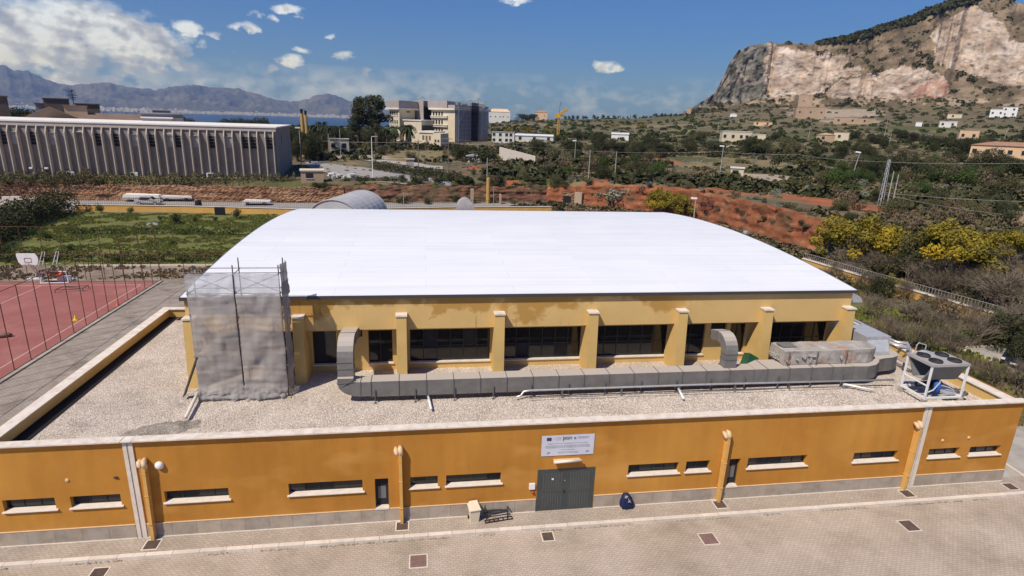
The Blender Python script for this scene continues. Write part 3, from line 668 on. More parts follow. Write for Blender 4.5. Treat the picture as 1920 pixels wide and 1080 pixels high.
# heap of scraped gravel near the drain pipe
V = []; F = []; nx = 34; ny = 20
for i in range(nx):
    for j in range(ny):
        x = -12.9+3.6*i/(nx-1); y = .75+2.0*j/(ny-1)
        e = ((x+11.1-(y-1.6)*.75)/1.25)**2+((y-1.65)/.8)**2
        h = max(-.01, .16*(1-e) + .07*fbm((x*3, y*3, 0), 4)) if e < 1.3 else -.01
        V.append((x, y, DK+h))
for i in range(nx-1):
    for j in range(ny-1): F.append((i*ny+j, (i+1)*ny+j, (i+1)*ny+j+1, i*ny+j+1))
mat('heap', [(.22, .185, .15), (.33, .285, .235), (.45, .39, .33)], .95, 2, 8, extra=gravel_x)
o = link('gravel_heap', np_mesh('gravel_heap', V, F, M_['heap'], True), annex); o['kind'] = 'stuff'
# downpipes on the facade
for i, (xt, xb, lab) in enumerate([(-10.97, -11.05, 'near the left expansion joint'), (-1.13, -1.12, 'left'), (13.45, 13.43, ''), (23.2, 23.15, '')]):
    dp = thing('downpipe', None, None); dp.parent = annex
    MB().add([(xt-.065, -.30, 3.5), (xt+.065, -.30, 3.5), (xt+.065, -.001, 3.5), (xt-.065, -.001, 3.5), (xb-.065, -.27, .11), (xb+.065, -.27, .11), (xb+.065, -.05, .11), (xb-.065, -.05, .11)], [(0, 1, 2, 3), (7, 6, 5, 4), (1, 0, 4, 5), (2, 1, 5, 6), (3, 2, 6, 7), (0, 3, 7, 4)]).build('pipe', M_['pipeyellow'], dp)
    MB().tube([(xt+.03, -.22, 3.46), (xt+.03, -.22, 3.62), (xt+.01, -.18, 3.72), (xt+.0, -.02, 3.72)], [.09, .10, .105, .09], 10).build('pipe_elbow', M_['pipebeige'], dp, True)
    MB().tube([(xt-.17, -.02, 3.68), (xt-.17, -.17, 3.66), (xt-.15, -.24, 3.56), (xt-.06, -.24, 3.46)], [.08, .10, .09, .06], 10).build('pipe_outlet', M_['pipebeige'], dp, True)
    for z in (.9, 2.2, 3.2): xx = xt+(xb-xt)*(3.45-z)/3.34; MB().box(xx-.075, xx+.075, -.305, -.002, z-.02, z+.02).build('pipe_clamp', M_['pipeyellow'], dp)
# small wall fixtures
tag(MB().lathe([(.16, 0), (.17, .05), (.13, .13), (.06, .17)], 16).build('wall_lamp', M_['whitepaint'], smooth=True), 'round white bulkhead lamp beside the leftmost downpipe', 'lamp').matrix_world = Matrix.Translation((-10.48, 0, 3.42)) @ Matrix.Rotation(rad(90), 4, 'X')
for k, (x, z) in enumerate([(-13.88, 2.95), (24.85, 2.62), (26.28, 2.70)]):
    tag(MB().lathe([(.075, 0), (.07, .03), (.03, .045)], 14).build('wall_plug', M_['pipebeige']), ['small pale round cap on the ochre wall above the left windows', 'small round cap on the ochre wall right of the right expansion joint', 'small round cap on the ochre wall near the right corner'][k], 'wall cap').matrix_world = Matrix.Translation((x, 0, z)) @ Matrix.Rotation(rad(90), 4, 'X')
tag(MB().box(-12.2, -12.06, -.05, -.001, 2.93, 2.99).build('wall_bracket', M_['frame_dk']), 'small dark bracket on the ochre wall left of the pale joint', 'bracket')
t = thing('wall_box', 'white square alarm box with a red siren beside the double door', 'alarm box', (0, 0, 0))
MB().box(4.42, 4.68, -.08, -.001, 1.30, 1.58).build('box', M_['whitepaint'], t)
MB().lathe([(.07, 0), (.07, .06), (.04, .1)], 14).build('siren', M_['red'], t).matrix_local = Matrix.Translation((4.6, 0, 1.13)) @ Matrix.Rotation(rad(90), 4, 'X')
# canopy lamp over the door
t = thing('door_light', 'long cream strip light fixed over the double door', 'lamp', (0, 0, 0))
MB().tube([(5.42, -.24, 2.72), (6.66, -.24, 2.76)], .065, 12).build('tube_cover', M_['sill'], t, True)
MB().box(5.45, 6.63, -.24, -.001, 2.69, 2.735).build('bracket', M_['pipebeige'], t)
# banner
t = thing('banner', 'white project banner with blue flag and pon logo above the double door', 'banner', (6.06, -.012, 3.41))
bm = MB(); nx, nz = 24, 10
Vb = []; 
for i in range(nx+1):
    for j in range(nz+1):
        u, v = i/nx, j/nz; x = -1.17+2.35*u; z = -.50+1.0*v
        Vb.append((x, -.008-.010*abs(math.sin(u*9+v*3)), z+.0*u))
Fb = [(i*(nz+1)+j, (i+1)*(nz+1)+j, (i+1)*(nz+1)+j+1, i*(nz+1)+j+1) for i in range(nx) for j in range(nz)]
bm.add(Vb, Fb); bm.add([(-1.17, -.001, -.5), (1.18, -.001, -.5), (1.18, -.001, .5), (-1.17, -.001, .5)], [(0, 3, 2, 1)]); bm.build('sheet', M_['bannerwhite'], t, True)
MB().box(-.95, -.75, -.028, -.022, .26, .40).build('flag', M_['printblue'], t)
sm_ = MB()
for k in range(12):
    a_ = k*math.pi/6; cx, cz = -.85+.045*math.cos(a_), .33+.045*math.sin(a_); sm_.add([(cx-.007, -.030, cz-.005), (cx+.007, -.030, cz-.005), (cx, -.030, cz+.009)], [(0, 1, 2)])
sm_.build('flag_stars', M_['coneyellow'], t)
tc_ = bpy.data.curves.new('logo_text', 'FONT'); tc_.body = 'pon'; tc_.size = .27; tc_.extrude = .002; tc_.offset = .004
tc_.materials.append(M_['print']); t_o = bpy.data.objects.new('t', tc_); COL.objects.link(t_o); dg = bpy.context.evaluated_depsgraph_get(); me_ = bpy.data.meshes.new_from_object(t_o.evaluated_get(dg)); bpy.data.objects.remove(t_o); to = bpy.data.objects.new('logo_text', me_); COL.objects.link(to); to.parent = t; to.location = (-.25, -.026, .29); to.rotation_euler = (rad(90), 0, 0)
em = MB()
for k in range(18):
    a0, a1 = k*math.pi/9, (k+1)*math.pi/9
    em.quad((.30+.055*math.cos(a0), -.026, .335+.055*math.sin(a0)), (.30+.055*math.cos(a1), -.026, .335+.055*math.sin(a1)), (.30+.038*math.cos(a1), -.026, .335+.038*math.sin(a1)), (.30+.038*math.cos(a0), -.026, .335+.038*math.sin(a0)))
em.box(.285, .315, -.027, -.024, .31, .36); em.build('emblem', M_['print'], t)
pl = MB()
def txtline(x0, x1, z, h, seed):
    r_ = random.Random(seed); x = x0
    while x < x1:
        w_ = r_.uniform(.02, .075); pl.box(x, min(x+w_, x1), -.024, -.021, z-h/2, z+h/2); x += w_+.014
mat('printgrey', (.30, .30, .33), .8, 1)
for k, (x0, x1, z, h) in enumerate([(-.52, -.32, .40, .012), (-.68, -.32, .34, .012), (-.56, -.32, .28, .012), (.42, .95, .40, .010), (.42, .95, .36, .010), (.42, .90, .32, .010),
                                    (-.90, .90, .10, .016), (-1.0, .98, .0, .012), (-1.0, .98, -.05, .012), (-1.0, .98, -.10, .012), (-.3, .3, -.21, .018), (-.45, .45, -.32, .012), (-.4, .5, -.37, .010)]):
    txtline(x0, x1, z, h, k)
pl.build('small_print', M_['printgrey'], t)
sg = MB()
for cx in (-.88, .86):
    for k in range(5): sg.obox((cx+k*.02, -.0235, -.36+.02*(k % 3)), (.14-.02*k, .003, .012), Matrix.Rotation(.5*k-.9, 3, 'Y'))
sg.build('signature', M_['print'], t)
# bin, bench, bag
t = thing('litter_bin', 'beige wheeled bin with open sloping lid against the plinth', 'bin', (1.98, -.32, .11), rad(8))
MB().add([(-.17, -.17, 0), (.17, -.17, 0), (.17, .17, 0), (-.17, .17, 0), (-.23, -.22, .66), (.23, -.22, .66), (.23, .24, .66), (-.23, .24, .66)],
         [(0, 3, 2, 1), (4, 5, 6, 7), (0, 1, 5, 4), (1, 2, 6, 5), (2, 3, 7, 6), (3, 0, 4, 7)]).build('body', M_['binbeige'], t)
MB().add([(-.26, -.27, .661), (.26, -.27, .661), (.26, .27, .661), (-.26, .27, .661), (-.23, -.24, .70), (.23, -.24, .70), (.17, .22, .84), (-.17, .22, .84)],
         [(0, 3, 2, 1), (4, 5, 6, 7), (0, 1, 5, 4), (1, 2, 6, 5), (2, 3, 7, 6), (3, 0, 4, 7)]).build('lid', M_['binbeige'], t)
for s_ in (-1, 1): MB().tube([(s_*.19, .18, .07), (s_*.24, .18, .07)], .07, 12).build('wheel', M_['black'], t)
t = thing('bench', 'low dark metal bench frame beside the beige bin', 'bench', (2.98, -.12, .11), rad(7))
for z, y in ((.24, -.12), (.24, -.02), (.24, .08)): MB().box(-.5, .5, y-.03, y+.03, z, z+.02).build('seat_slat', M_['frame_dk'], t)
bk = MB().box(-.5, .5, .17, .19, .50, .53).box(-.5, .5, .17, .19, .30, .33)
for k in range(9): bk.box(-.5+k*.122, -.475+k*.122, .17, .189, .33, .50)
bk.build('backrest', M_['frame_dk'], t)
for sx in (-1, 1):
    for sy in (-.14, .16): MB().box(sx*.48-.02, sx*.48+.02, sy-.02, sy+.02, 0, .52 if sy > 0 else .24).build('leg', M_['frame_dk'], t)
    MB().box(sx*.5-.03, sx*.5+.03, -.16, .16, .36, .39).build('armrest', M_['frame_dk'], t)
t = thing('pallet_rack', 'low black rack with small reddish panels lying in front of the bench', 'rack', (3.05, -.44, .11), rad(8))
f = MB().box(-.62, .62, -.10, -.07, 0, .05).box(-.62, .62, .07, .10, 0, .05)
for k in range(7): f.box(-.62+k*.203, -.60+k*.203, -.07, .07, 0, .045)
f.build('frame', M_['black'], t)
for k in range(5): MB().box(-.585+k*.203, -.435+k*.203, -.05, .05, .01, .03).build('panel', M_['grate_pink'] if k < 3 else M_['plinth'], t)
# navy sack with light straps
t = thing('rubbish_bag', 'dark blue tied sack standing on the walkway right of the double door', 'bag', (9.0, -.12, .11))
prof = [(.02, 0), (.31, .01), (.33, .10), (.29, .28), (.24, .46), (.19, .60), (.13, .70), (.02, .74)]
lm = MB(); V = []; F = []; n = 24
for r_, z in prof:
    for k in range(n):
        a_ = 2*math.pi*k/n; q = (1+.22*fbm((math.cos(a_)*2.4, math.sin(a_)*2.4, z*5), 4))*min(1.3, 1/max(abs(math.cos(a_)), abs(math.sin(a_))))*.9
        V.append((r_*q*math.cos(a_)*1.05-.12*z, r_*q*math.sin(a_)*.7, z))
for i in range(len(prof)-1):
    for k in range(n): F.append((i*n+k, i*n+(k+1) % n, (i+1)*n+(k+1) % n, (i+1)*n+k))
lm.add(V, F).build('sack', M_['navy'], t, True)
MB().tube([(-.05, -.22, .60), (.0, -.27, .45), (.08, -.25, .38), (.03, -.26, .52), (-.06, -.24, .42)], .012, 6).build('strap', M_['galv'], t)
MB().obox((-.12, -.12, .60), (.12, .02, .16), Matrix.Rotation(.5, 3, 'Y')).build('label_tag', M_['galv'], t)
# ------------------------------------------------------------------ sports hall
hall = thing('sports_hall', 'long cream sports hall with shallow white vaulted roof and sloping buttresses', 'building', (0, 0, 0))
HX0, HX1, HY0, HY1, HYW = -11.34, 23.67, 6.3, 33.6, 7.2
def arc(y, base=8.455, rise=.74):
    ym = (6.16+33.9)/2; h = (33.9-6.16)/2; R_ = (h*h+rise*rise)/(2*rise); return base-R_+rise+math.sqrt(R_*R_-(y-ym)**2)
m = MB()
m.quad((HX0, HY0, 6.62), (HX1, HY0, 6.62), (HX1, HY0, 8.34), (HX0, HY0, 8.34)); m.quad((HX0, HY0, 6.62), (HX0, HYW, 6.62), (HX1, HYW, 6.62), (HX1, HY0, 6.62))
o = m.build('fascia_band', M_['band'], hall)
HW = [(-10.7, -6.7, 0), (-5.79, -4.61, 1), (-3.0, -1.77, 1), (-.87, 3.38, 3), (4.1, 8.41, 3), (9.05, 13.4, 3), (14.0, 15.62, 1), (17.15, 18.1, 1), (18.95, 23.2, 3)]
HOLES = [(-4.25, -3.3, 5.9, 6.5), (15.95, 16.9, 5.6, 6.5)]
m = MB(); wall_y(m, HX0, HX1, DK-.02, 6.62, HYW, [(a, b, 4.40, 6.24) for a, b, k in HW]+HOLES, .28)
ys = [HYW+(HY1-HYW)*i/24 for i in range(25)]
for X, flip in ((HX0, 0), (HX1, 1)):
    P = [(X, HY1, 0.0 if flip == 0 else 0.0), (X, HYW, 0)] + [(X, HYW, 6.6), (X, HY0, 6.6)] + [(X, HY0, 8.3)] + [(X, y, arc(y)-.16) for y in ys] 
    m.add(P if not flip else P[::-1], [tuple(range(len(P)))])
m.quad((HX1, HY1, 0), (HX0, HY1, 0), (HX0, HY1, 8.4), (HX1, HY1, 8.4)); m.build('wall', M_['cream'], hall)
for a, b, c, d in HOLES: MB().box(a, b, HYW+.2, HYW+.27, c, d).build('duct_opening', M_['dark'], hall)
for i, (a, b, k) in enumerate(HW):
    w = thing('window', None, None); w.parent = hall; c, d = 4.40, 6.24; y0, y1 = HYW+.14, HYW+.20; e = .05
    fr = MB().box(a, b, y0, y1, c, c+e).box(a, b, y0, y1, d-e, d).box(a, a+e, y0, y1, c+e, d-e).box(b-e, b, y0, y1, c+e, d-e)
    n = max(1, k*2 if k else 2)
    if b-a > 1.5 and k == 1: n = 2
    for q in range(1, n): xx = a+(b-a)*q/n; fr.box(xx-.022, xx+.022, y0, y1, c+e, d-e)
    if b-a > 1.5: fr.box(a+e, b-e, y0+.01, y1-.01, c+.84, c+.88)
    fr.build('frame', M_['frame_dk'], w)
    for q in range(n):
        for z0, z1 in (((c+e, c+.84), (c+.88, d-e)) if b-a > 1.5 else ((c+e, d-e),)):
            MB().box(a+(b-a)*q/n+.023, a+(b-a)*(q+1)/n-.023, HYW+.17, HYW+.18, z0, z1).build('pane', M_['glass_int'] if (i*5+q*3+int(z0*7)) % 9 == 0 else M_['glass'], w)
    MB().box(a-.05, b+.05, HYW-.07, HYW+.14, c-.05, c+.012).build('sill', M_['sill'], w)
for k in range(8):
    L0 = -11.34+4.93*k; b_ = thing('buttress', None, None); b_.parent = hall
    MB().prism([(5.62, DK-.02), (HYW-.003, DK-.02), (HYW-.003, 4.7), (6.36, 6.6), (6.297, 6.6), (6.297, 7.42), (5.86, 7.42)][::-1], 'x', L0, L0+.5).build('pier', M_['cream'], b_)
    MB().box(L0-.035, L0+.535, 5.80, 6.296, 7.422, 7.50).build('cap', M_['coping'], b_)
# roof: membrane over the vault
m = MB(); N_ = 40; yy = [6.165+(33.9-6.165)*i/N_ for i in range(N_+1)]; X0, X1 = HX0-.10, HX1+.10
V = []; nx = 14
for t_, dz in ((0, 0), (1, -.10)):
    for i in range(N_+1):
        for j in range(nx+1): V.append((X0+(X1-X0)*j/nx, yy[i], arc(yy[i])+dz))
K = (N_+1)*(nx+1); F = []
for i in range(N_):
    for j in range(nx):
        a = i*(nx+1)+j; F.append((a, a+1, a+nx+2, a+nx+1)); F.append((K+a, K+a+nx+1, K+a+nx+2, K+a+1))
for i in range(N_):
    a = i*(nx+1); F.append((a, a+nx+1, K+a+nx+1, K+a)); a += nx; F.append((a, K+a, K+a+nx+1, a+nx+1))
for j in range(nx): F.append((j, K+j, K+j+1, j+1))
for j in range(nx): a = N_*(nx+1)+j; F.append((a, a+1, K+a+1, K+a))
m.add(V, F); o = m.build('roof', M_['roofwhite'], hall)
m = MB(); m.box(HX0-.14, HX1+.14, 6.12, 6.16, 8.285, 8.45); m.box(HX0-.14, HX1+.14, 6.16, 6.3, 8.30, 8.345); m.build('eave_flashing', M_['flashing'], hall)
for X in (HX0-.13, HX1+.105):
    m = MB()
    for i in range(N_): m.add([(X, yy[i], arc(yy[i])-.2), (X+.025, yy[i], arc(yy[i])-.2), (X+.025, yy[i], arc(yy[i])+.02), (X, yy[i], arc(yy[i])+.02), (X, yy[i+1], arc(yy[i+1])-.2), (X+.025, yy[i+1], arc(yy[i+1])-.2), (X+.025, yy[i+1], arc(yy[i+1])+.02), (X, yy[i+1], arc(yy[i+1])+.02)],
                       [(0, 3, 2, 1), (4, 5, 6, 7), (0, 1, 5, 4), (1, 2, 6, 5), (2, 3, 7, 6), (3, 0, 4, 7)])
    m.build('verge_flashing', M_['frame_gr'], hall)
for (px, X, Y) in ((0, bpl(872, 380, 'Y', 35.2).x, 35.2),):
    t = thing('roof_vent', 'small grey half-round vent hood behind the far edge of the white roof', 'vent', (X, Y, 8.2))
    P = [(.85*math.cos(a), 1.15*math.sin(a)+.12) for a in [math.pi*k/14 for k in range(15)]]
    MB().prism(P[::-1], 'y', -.7, .7).build('hood', M_['chillergray'], t); MB().box(-.55, .55, -.6, .6, -8.2, 0).build('shaft', M_['cream'], t)
t = thing('vent_pipe', 'short grey flue sticking up behind the right verge of the white roof', 'pipe', (24.3, 19.2, 8.0)); MB().tube([(0, 0, 0), (0, 0, 1.25)], .14, 12).build('pipe', M_['chillergray'], t); MB().tube([(0, 0, 1.15), (0, 0, 1.32)], .19, 12).build('cowl', M_['galv'], t)
t = thing('canopy_hood', 'light grey half-round hood jutting from the right end of the cream hall', 'hood', (23.68, 7.9, 7.45))
P = [(1.3*math.cos(a), .62*math.sin(a)) for a in [math.pi/2*k/10 for k in range(11)]]+[(0, 0)]
MB().prism(P[::-1], 'y', -.9, 5.0).build('hood', M_['galv'], t)
t = thing('barrel_skylight', 'grey ribbed barrel-vaulted skylight rising behind the far edge of the white roof', 'skylight', (-7.9, 41, 0), rad(-14))
P = []; nseg = 16
for k in range(nseg+1): a = math.pi*(.06+.88*k/nseg); P.append((2.75*math.cos(a), 6.5+2.35*math.sin(a)))
for s_ in range(6):
    y0 = -4.2+1.4*s_; m = MB(); q = [(p[0], p[1]) for p in P]
    for k in range(nseg): m.add([(q[k][0], y0, q[k][1]), (q[k+1][0], y0, q[k+1][1]), (q[k+1][0], y0+1.37, q[k+1][1]), (q[k][0], y0+1.37, q[k][1])], [(3, 2, 1, 0)])
    m.build('roof_panel', M_['translucent'], t, True)
m = MB()
for s_ in range(7): m.tube([(p[0]*1.005, -4.2+1.4*s_, p[1]+.02) for p in P], .05, 6)
m.build('rib', M_['chillergray'], t)
m = MB().prism(P[::-1], 'y', -4.15, -4.05); m.build('gable_panel', M_['translucent'], t); MB().box(-2.6, 2.6, -4, 4, 0, 6.85).build('wall', M_['cream'], t)
# ------------------------------------------------------------------ air ducts
duct = thing('air_duct', 'long grey sheet-metal air duct running along the gravel roof below the windows', 'duct', (0, 0, 0), group=None)
DY0, DY1, DZ0, DZ1 = 3.43, 4.17, 4.33, 5.1
def seg(x0, x1, y0=DY0, y1=DY1, z0=DZ0, z1=DZ1):
    m = MB().box(x0+.012, x1-.012, y0, y1, z0, z1)
    m.build('duct_segment', M_['duct'], duct)
    f = MB()
    for xx in (x0,): f.box(xx-.0115, xx+.0115, y0-.03, y1+.03, z0-.03, z1+.025)
    f.build('flange', M_['ductseam'], duct)
xs_ = [-2.57+1.273*k for k in range(15)]
for a, b in zip(xs_[:-1], xs_[1:]): seg(a, b)
xb = [xs_[-1], 16.6]; seg(xb[0], xb[1])
# widened part
MB().prism([(16.61, DY0), (17.3, DY0), (17.3, 4.62), (16.61, 4.2)], 'z', DZ0, DZ1).build('duct_segment', M_['duct'], duct)
for a, b in zip([17.31, 18.55, 19.8, 21.0], [18.55, 19.8, 21.0, 22.2]): seg(a, b, DY0, 4.62)
def rprism(name, poly, z0, z1): return MB().prism(poly, 'z', z0, z1).build(name, M_['duct'], duct)
rprism('duct_bend', [(22.22, DY0), (23.0, 3.38), (23.6, 3.55), (24.05, 3.9), (24.3, 4.2), (24.0, 5.35), (23.2, 4.9), (22.22, 4.62)], DZ0, DZ1)
rprism('duct_bend', [(24.32, 4.2), (24.8, 4.35), (25.3, 4.4), (25.8, 4.62), (26.12, 5.0), (26.2, 5.5), (26.0, 6.0), (25.0, 6.2), (24.02, 5.37)], DZ0, DZ1)
MB().box(24.25, 25.75, 5.3, 7.3, 5.12, 5.98).build('plenum_box', M_['galv'], duct)
MB().add([(24.4, 4.75, 5.12), (25.4, 4.75, 5.12), (25.6, 5.29, 5.12), (24.3, 5.29, 5.12), (24.3, 5.29, 5.8), (25.6, 5.29, 5.8), (24.45, 4.78, 5.3), (25.35, 4.78, 5.3)],
         [(0, 1, 7, 6), (6, 7, 5, 4), (0, 6, 4, 3), (1, 2, 5, 7), (3, 2, 1, 0)]).build('transition', M_['galv'], duct)
for k in range(6): MB().box(24.1, 25.5, 7.32+k*1.0, 8.30+k*1.0, 4.9, 5.75-.02*(k % 2)).build('duct_segment', M_['galv'], duct)
for k in range(14):
    x = -2.4+k*1.85; m = MB().box(x-.02, x+.02, DY0-.07, DY0-.033, DK, DZ0+.38).box(x-.06, x+.06, DY0-.12, DY0+.02, DK, DK+.012).box(x-.02, x+.02, DY0-.03, 4.2, DZ0-.075, DZ0-.035).box(x-.02, x+.02, 4.2, 4.24, DK, DZ0)
    m.build('support', M_['ductseam'], duct)
# elbow up to the left opening: quarter bends swept from the run to the wall
def sweep_duct(pts, w, label='duct_elbow', axis='x', th=.42, nper=1):
    """rectangular section, pts are (a, z) centre line points in the plane; axis is the width direction"""
    segs_ = []
    n = len(pts)
    L_, R_ = [], []
    for i, p in enumerate(pts):
        a = Vector(pts[max(i-1, 0)]); b = Vector(pts[min(i+1, n-1)]); t = (b-a).normalized(); nn = Vector((-t.y, t.x)); p = Vector(p)
        L_.append(p+nn*th/2); R_.append(p-nn*th/2)
    return L_, R_
def duct_sweep(parent, pts, c0, c1, th, axis, chunks, m_='duct'):
    L_, R_ = sweep_duct(pts, 0, th=th); n = len(pts); i0 = 0
    for ch in chunks:
        m = MB(); V = []
        for i in range(i0, i0+ch+1):
            for (P, c) in ((L_[i], c0), (L_[i], c1), (R_[i], c1), (R_[i], c0)):
                V.append((c, P[0], P[1]) if axis == 'x' else (P[0], c, P[1]))
        F = []
        for k in range(ch):
            o_ = 4*k
            for q in range(4): F.append((o_+q, o_+(q+1) % 4, o_+4+(q+1) % 4, o_+4+q))
        F.append((0, 3, 2, 1)); F.append((4*ch, 4*ch+1, 4*ch+2, 4*ch+3)); m.add(V, F); bm_ = m.mesh('duct_elbow', M_[m_])
        import bmesh
        b2 = bmesh.new(); b2.from_mesh(bm_); bmesh.ops.recalc_face_normals(b2, faces=b2.faces); b2.to_mesh(bm_); b2.free()
        link('duct_elbow', bm_, parent)
        # seam band
        i = i0+ch
        if i < n-1:
            t = (Vector(pts[min(i+1, n-1)])-Vector(pts[i-1])).normalized(); m = MB(); V = []
            for s2 in (-.014, .014):
                for (P, c, ex) in ((L_[i], c0-.02, 1), (L_[i], c1+.02, 1), (R_[i], c1+.02, -1), (R_[i], c0-.02, -1)):
                    q = Vector(P)+t*s2+Vector((-t.y, t.x))*.02*ex; V.append((c, q[0], q[1]) if axis == 'x' else (q[0], c, q[1]))
            m.add(V, [(0, 1, 5, 4), (1, 2, 6, 5), (2, 3, 7, 6), (3, 0, 4, 7), (0, 3, 2, 1), (4, 5, 6, 7)]); m.build('seam', M_['ductseam'], parent)
        i0 += ch
# left riser: from the opening out over the gravel, down, then bending right into the run
pts = [(7.35, 6.28), (6.6, 6.42), (5.6, 6.62), (4.9, 6.72)] + [(4.72-.78*math.sin(a), 5.96+.76*math.cos(a)) for a in [rad(k) for k in (15, 30, 45, 60, 75, 90)]] + [(3.94, 5.65), (3.94, 5.3)]
duct_sweep(duct, pts, -4.08, -3.36, .52, 'x', [3, 6, 1, 1])
pts = [(-3.72, 5.28), (-3.72, 5.05)] + [(-3.05-.67*math.cos(a), 5.05-.335*math.sin(a)/1) for a in [rad(k) for k in (15, 35, 55, 75, 90)]] + [(-2.59, 4.715)]
duct_sweep(duct, pts, 3.46, 4.14, .72, 'y', [1, 5, 1])
# right riser
pts = [(5.45, 6.30), (5.0, 6.42), (4.75, 6.48)] + [(4.6-.66*math.sin(a), 5.84+.66*math.cos(a)) for a in [rad(k) for k in (15, 30, 45, 60, 75, 90)]] + [(3.94, 5.55), (3.94, 5.1)]
duct_sweep(duct, pts, 15.03, 15.68, .52, 'x', [2, 6, 1, 1])
# wrapped duct
wrap = thing('wrapped_duct', 'short duct wrapped in torn stained foil lying on top of the long grey duct', 'duct', (0, 0, 0))
V = []; F = []; nx, nr = 60, 28; L1 = 5.6
def rr_(u):
    # rounded rectangle outline param u in 0..1 (y, z)
    pts_ = [(3.82, 5.14), (3.82, 5.9), (5.12, 5.9), (5.12, 5.14)]; per = [.76, 1.30, .76, 1.30]; tot = sum(per); d = u*tot
    for k in range(4):
        if d <= per[k]: a, b = pts_[k], pts_[(k+1) % 4]; t_ = d/per[k]; return a[0]+(b[0]-a[0])*t_, a[1]+(b[1]-a[1])*t_
        d -= per[k]
    return pts_[0]
for i in range(nx+1):
    x = 18.38+5.5*i/nx; e = max(0, (x-23.1)/.78); sh = math.sqrt(max(0, 1-e*e*.92)) if e > 0 else 1
    for k in range(nr):
        y, z = rr_(k/nr); y = 4.47+(y-4.47)*(.35+.65*sh) if e > 0 else y
        nz = fbm((x*2.2, y*2.2, z*2.2), 4)*.045+fbm((x*.9, k*.2, 1), 2)*.03
        cy, cz = (y-4.47), (z-5.52); l = math.hypot(cy, cz)
        V.append((x, y+cy/l*nz, max(5.125, z+cz/l*nz-.02*(k % 7 == 0))))
for i in range(nx):
    for k in range(nr): F.append((i*nr+k, i*nr+(k+1) % nr, (i+1)*nr+(k+1) % nr, (i+1)*nr+k))
F = [f[::-1] for f in F]
m = MB(); m.add(V, F+[tuple(range(nr)), tuple(range(nx*nr, nx*nr+nr))[::-1]]); 
me = m.mesh('foil_wrap', M_['wrap'], False)
import bmesh
b2 = bmesh.new(); b2.from_mesh(me); bmesh.ops.recalc_face_normals(b2, faces=b2.faces); b2.to_mesh(me); b2.free(); link('foil_wrap', me, wrap)
for x in (18.6, 20.2, 21.9): MB().box(x-.02, x+.02, 3.70, 3.745, 4.3, 5.86).build('strap', M_['ductseam'], wrap)
m = MB()
for k in range(9):
    x = random.choice([random.uniform(18.4, 20.3), random.uniform(18.4, 22.8)]); z = random.uniform(5.25, 5.75); w_ = random.uniform(.08, .3)
    m.add([(x, 3.76, z), (x+w_, 3.74, z+random.uniform(-.1, .05)), (x+w_*.7, 3.68, z-random.uniform(.1, .3)), (x-.03, 3.72, z-random.uniform(.03, .15))], [(0, 3, 2, 1)])
m.build('torn_flap', M_['wrap'], wrap)
MB().box(18.5, 19.3, 4.2, 4.9, 5.955, 5.97).build('patch', M_['frame_gr'], wrap)
m = MB()
for k in range(12): a = k*.52; m.tube([(18.34, 4.2+.18*k % .8, 5.45+.12*math.sin(k)), (18.26, 4.3+.15*k % .7, 5.35+.1*math.cos(k*2)), (18.34, 4.15+.2*k % .7, 5.25)], .03, 5)
m.build('torn_edge', M_['wrap'], wrap)
t = thing('tarpaulin', 'green plastic sheet tucked at the foot of a buttress behind the duct', 'sheet', (17.5, 5.6, DK)); MB().add([(0, 0, 0), (1.1, .1, 0), (.95, 1.0, 0), (.1, .9, 0), (.15, .15, 1.0), (.95, .2, .55), (.85, .85, .5), (.2, .8, .75)], [(0, 1, 5, 4), (1, 2, 6, 5), (2, 3, 7, 6), (3, 0, 4, 7), (4, 5, 6, 7)]).build('sheet', mat('greenplastic', (.02, .11, .06), .5, 2), t)
# ------------------------------------------------------------------ chiller and its pipes
ch = thing('chiller', 'white framed rooftop chiller with V coil, round fans and a blue compressor', 'chiller', (0, 0, 0))
x0, x1, y0, y1 = 24.32, 26.42, 1.0, 2.55; zb, zt = 4.32, 6.05
for x in (x0, x1-.08):
    for y in (y0, y1-.08):
        MB().box(x, x+.08, y, y+.08, zb, zt).build('leg', M_['whitepaint'], ch)
        MB().box(x-.06, x+.14, y-.06, y+.14, DK, zb-.002).build('foot', M_['concrete'], ch)
MB().box(x0+.081, x1-.081, y0, y0+.08, zb, zb+.1).box(x0+.081, x1-.081, y1-.08, y1, zb, zb+.1).box(x0, x0+.08, y0+.081, y1-.081, zb, zb+.1).box(x1-.08, x1, y0+.081, y1-.081, zb, zb+.1).box(x0, x0+.06, y0+.081, y1-.081, 5.0, 5.06).build('base_frame', M_['whitepaint'], ch)
MB().box(x0-.02, x1+.02, y0-.02, y1+.02, zt+.001, zt+.12).build('top_panel', M_['chillergray'], ch)
MB().add([(x0+.1, y0+.0, zt), (x1-.1, y0+.0, zt), (x1-.1, y0+.45, 5.15), (x0+.1, y0+.45, 5.15), (x0+.1, y0+.1, zt), (x1-.1, y0+.1, zt), (x1-.1, y0+.53, 5.15), (x0+.1, y0+.53, 5.15)], [(0, 3, 2, 1), (4, 5, 6, 7), (0, 4, 7, 3), (1, 2, 6, 5), (3, 7, 6, 2)]).build('coil', M_['frame_gr'], ch)
MB().add([(x0+.1, y1-.1, zt), (x1-.1, y1-.1, zt), (x1-.1, y1-.55, 5.15), (x0+.1, y1-.55, 5.15), (x0+.1, y1-.0, zt), (x1-.1, y1-.0, zt), (x1-.1, y1-.47, 5.15), (x0+.1, y1-.47, 5.15)], [(0, 3, 2, 1), (4, 5, 6, 7), (0, 4, 7, 3), (1, 2, 6, 5), (3, 7, 6, 2)]).build('coil', M_['frame_gr'], ch)
m = MB()
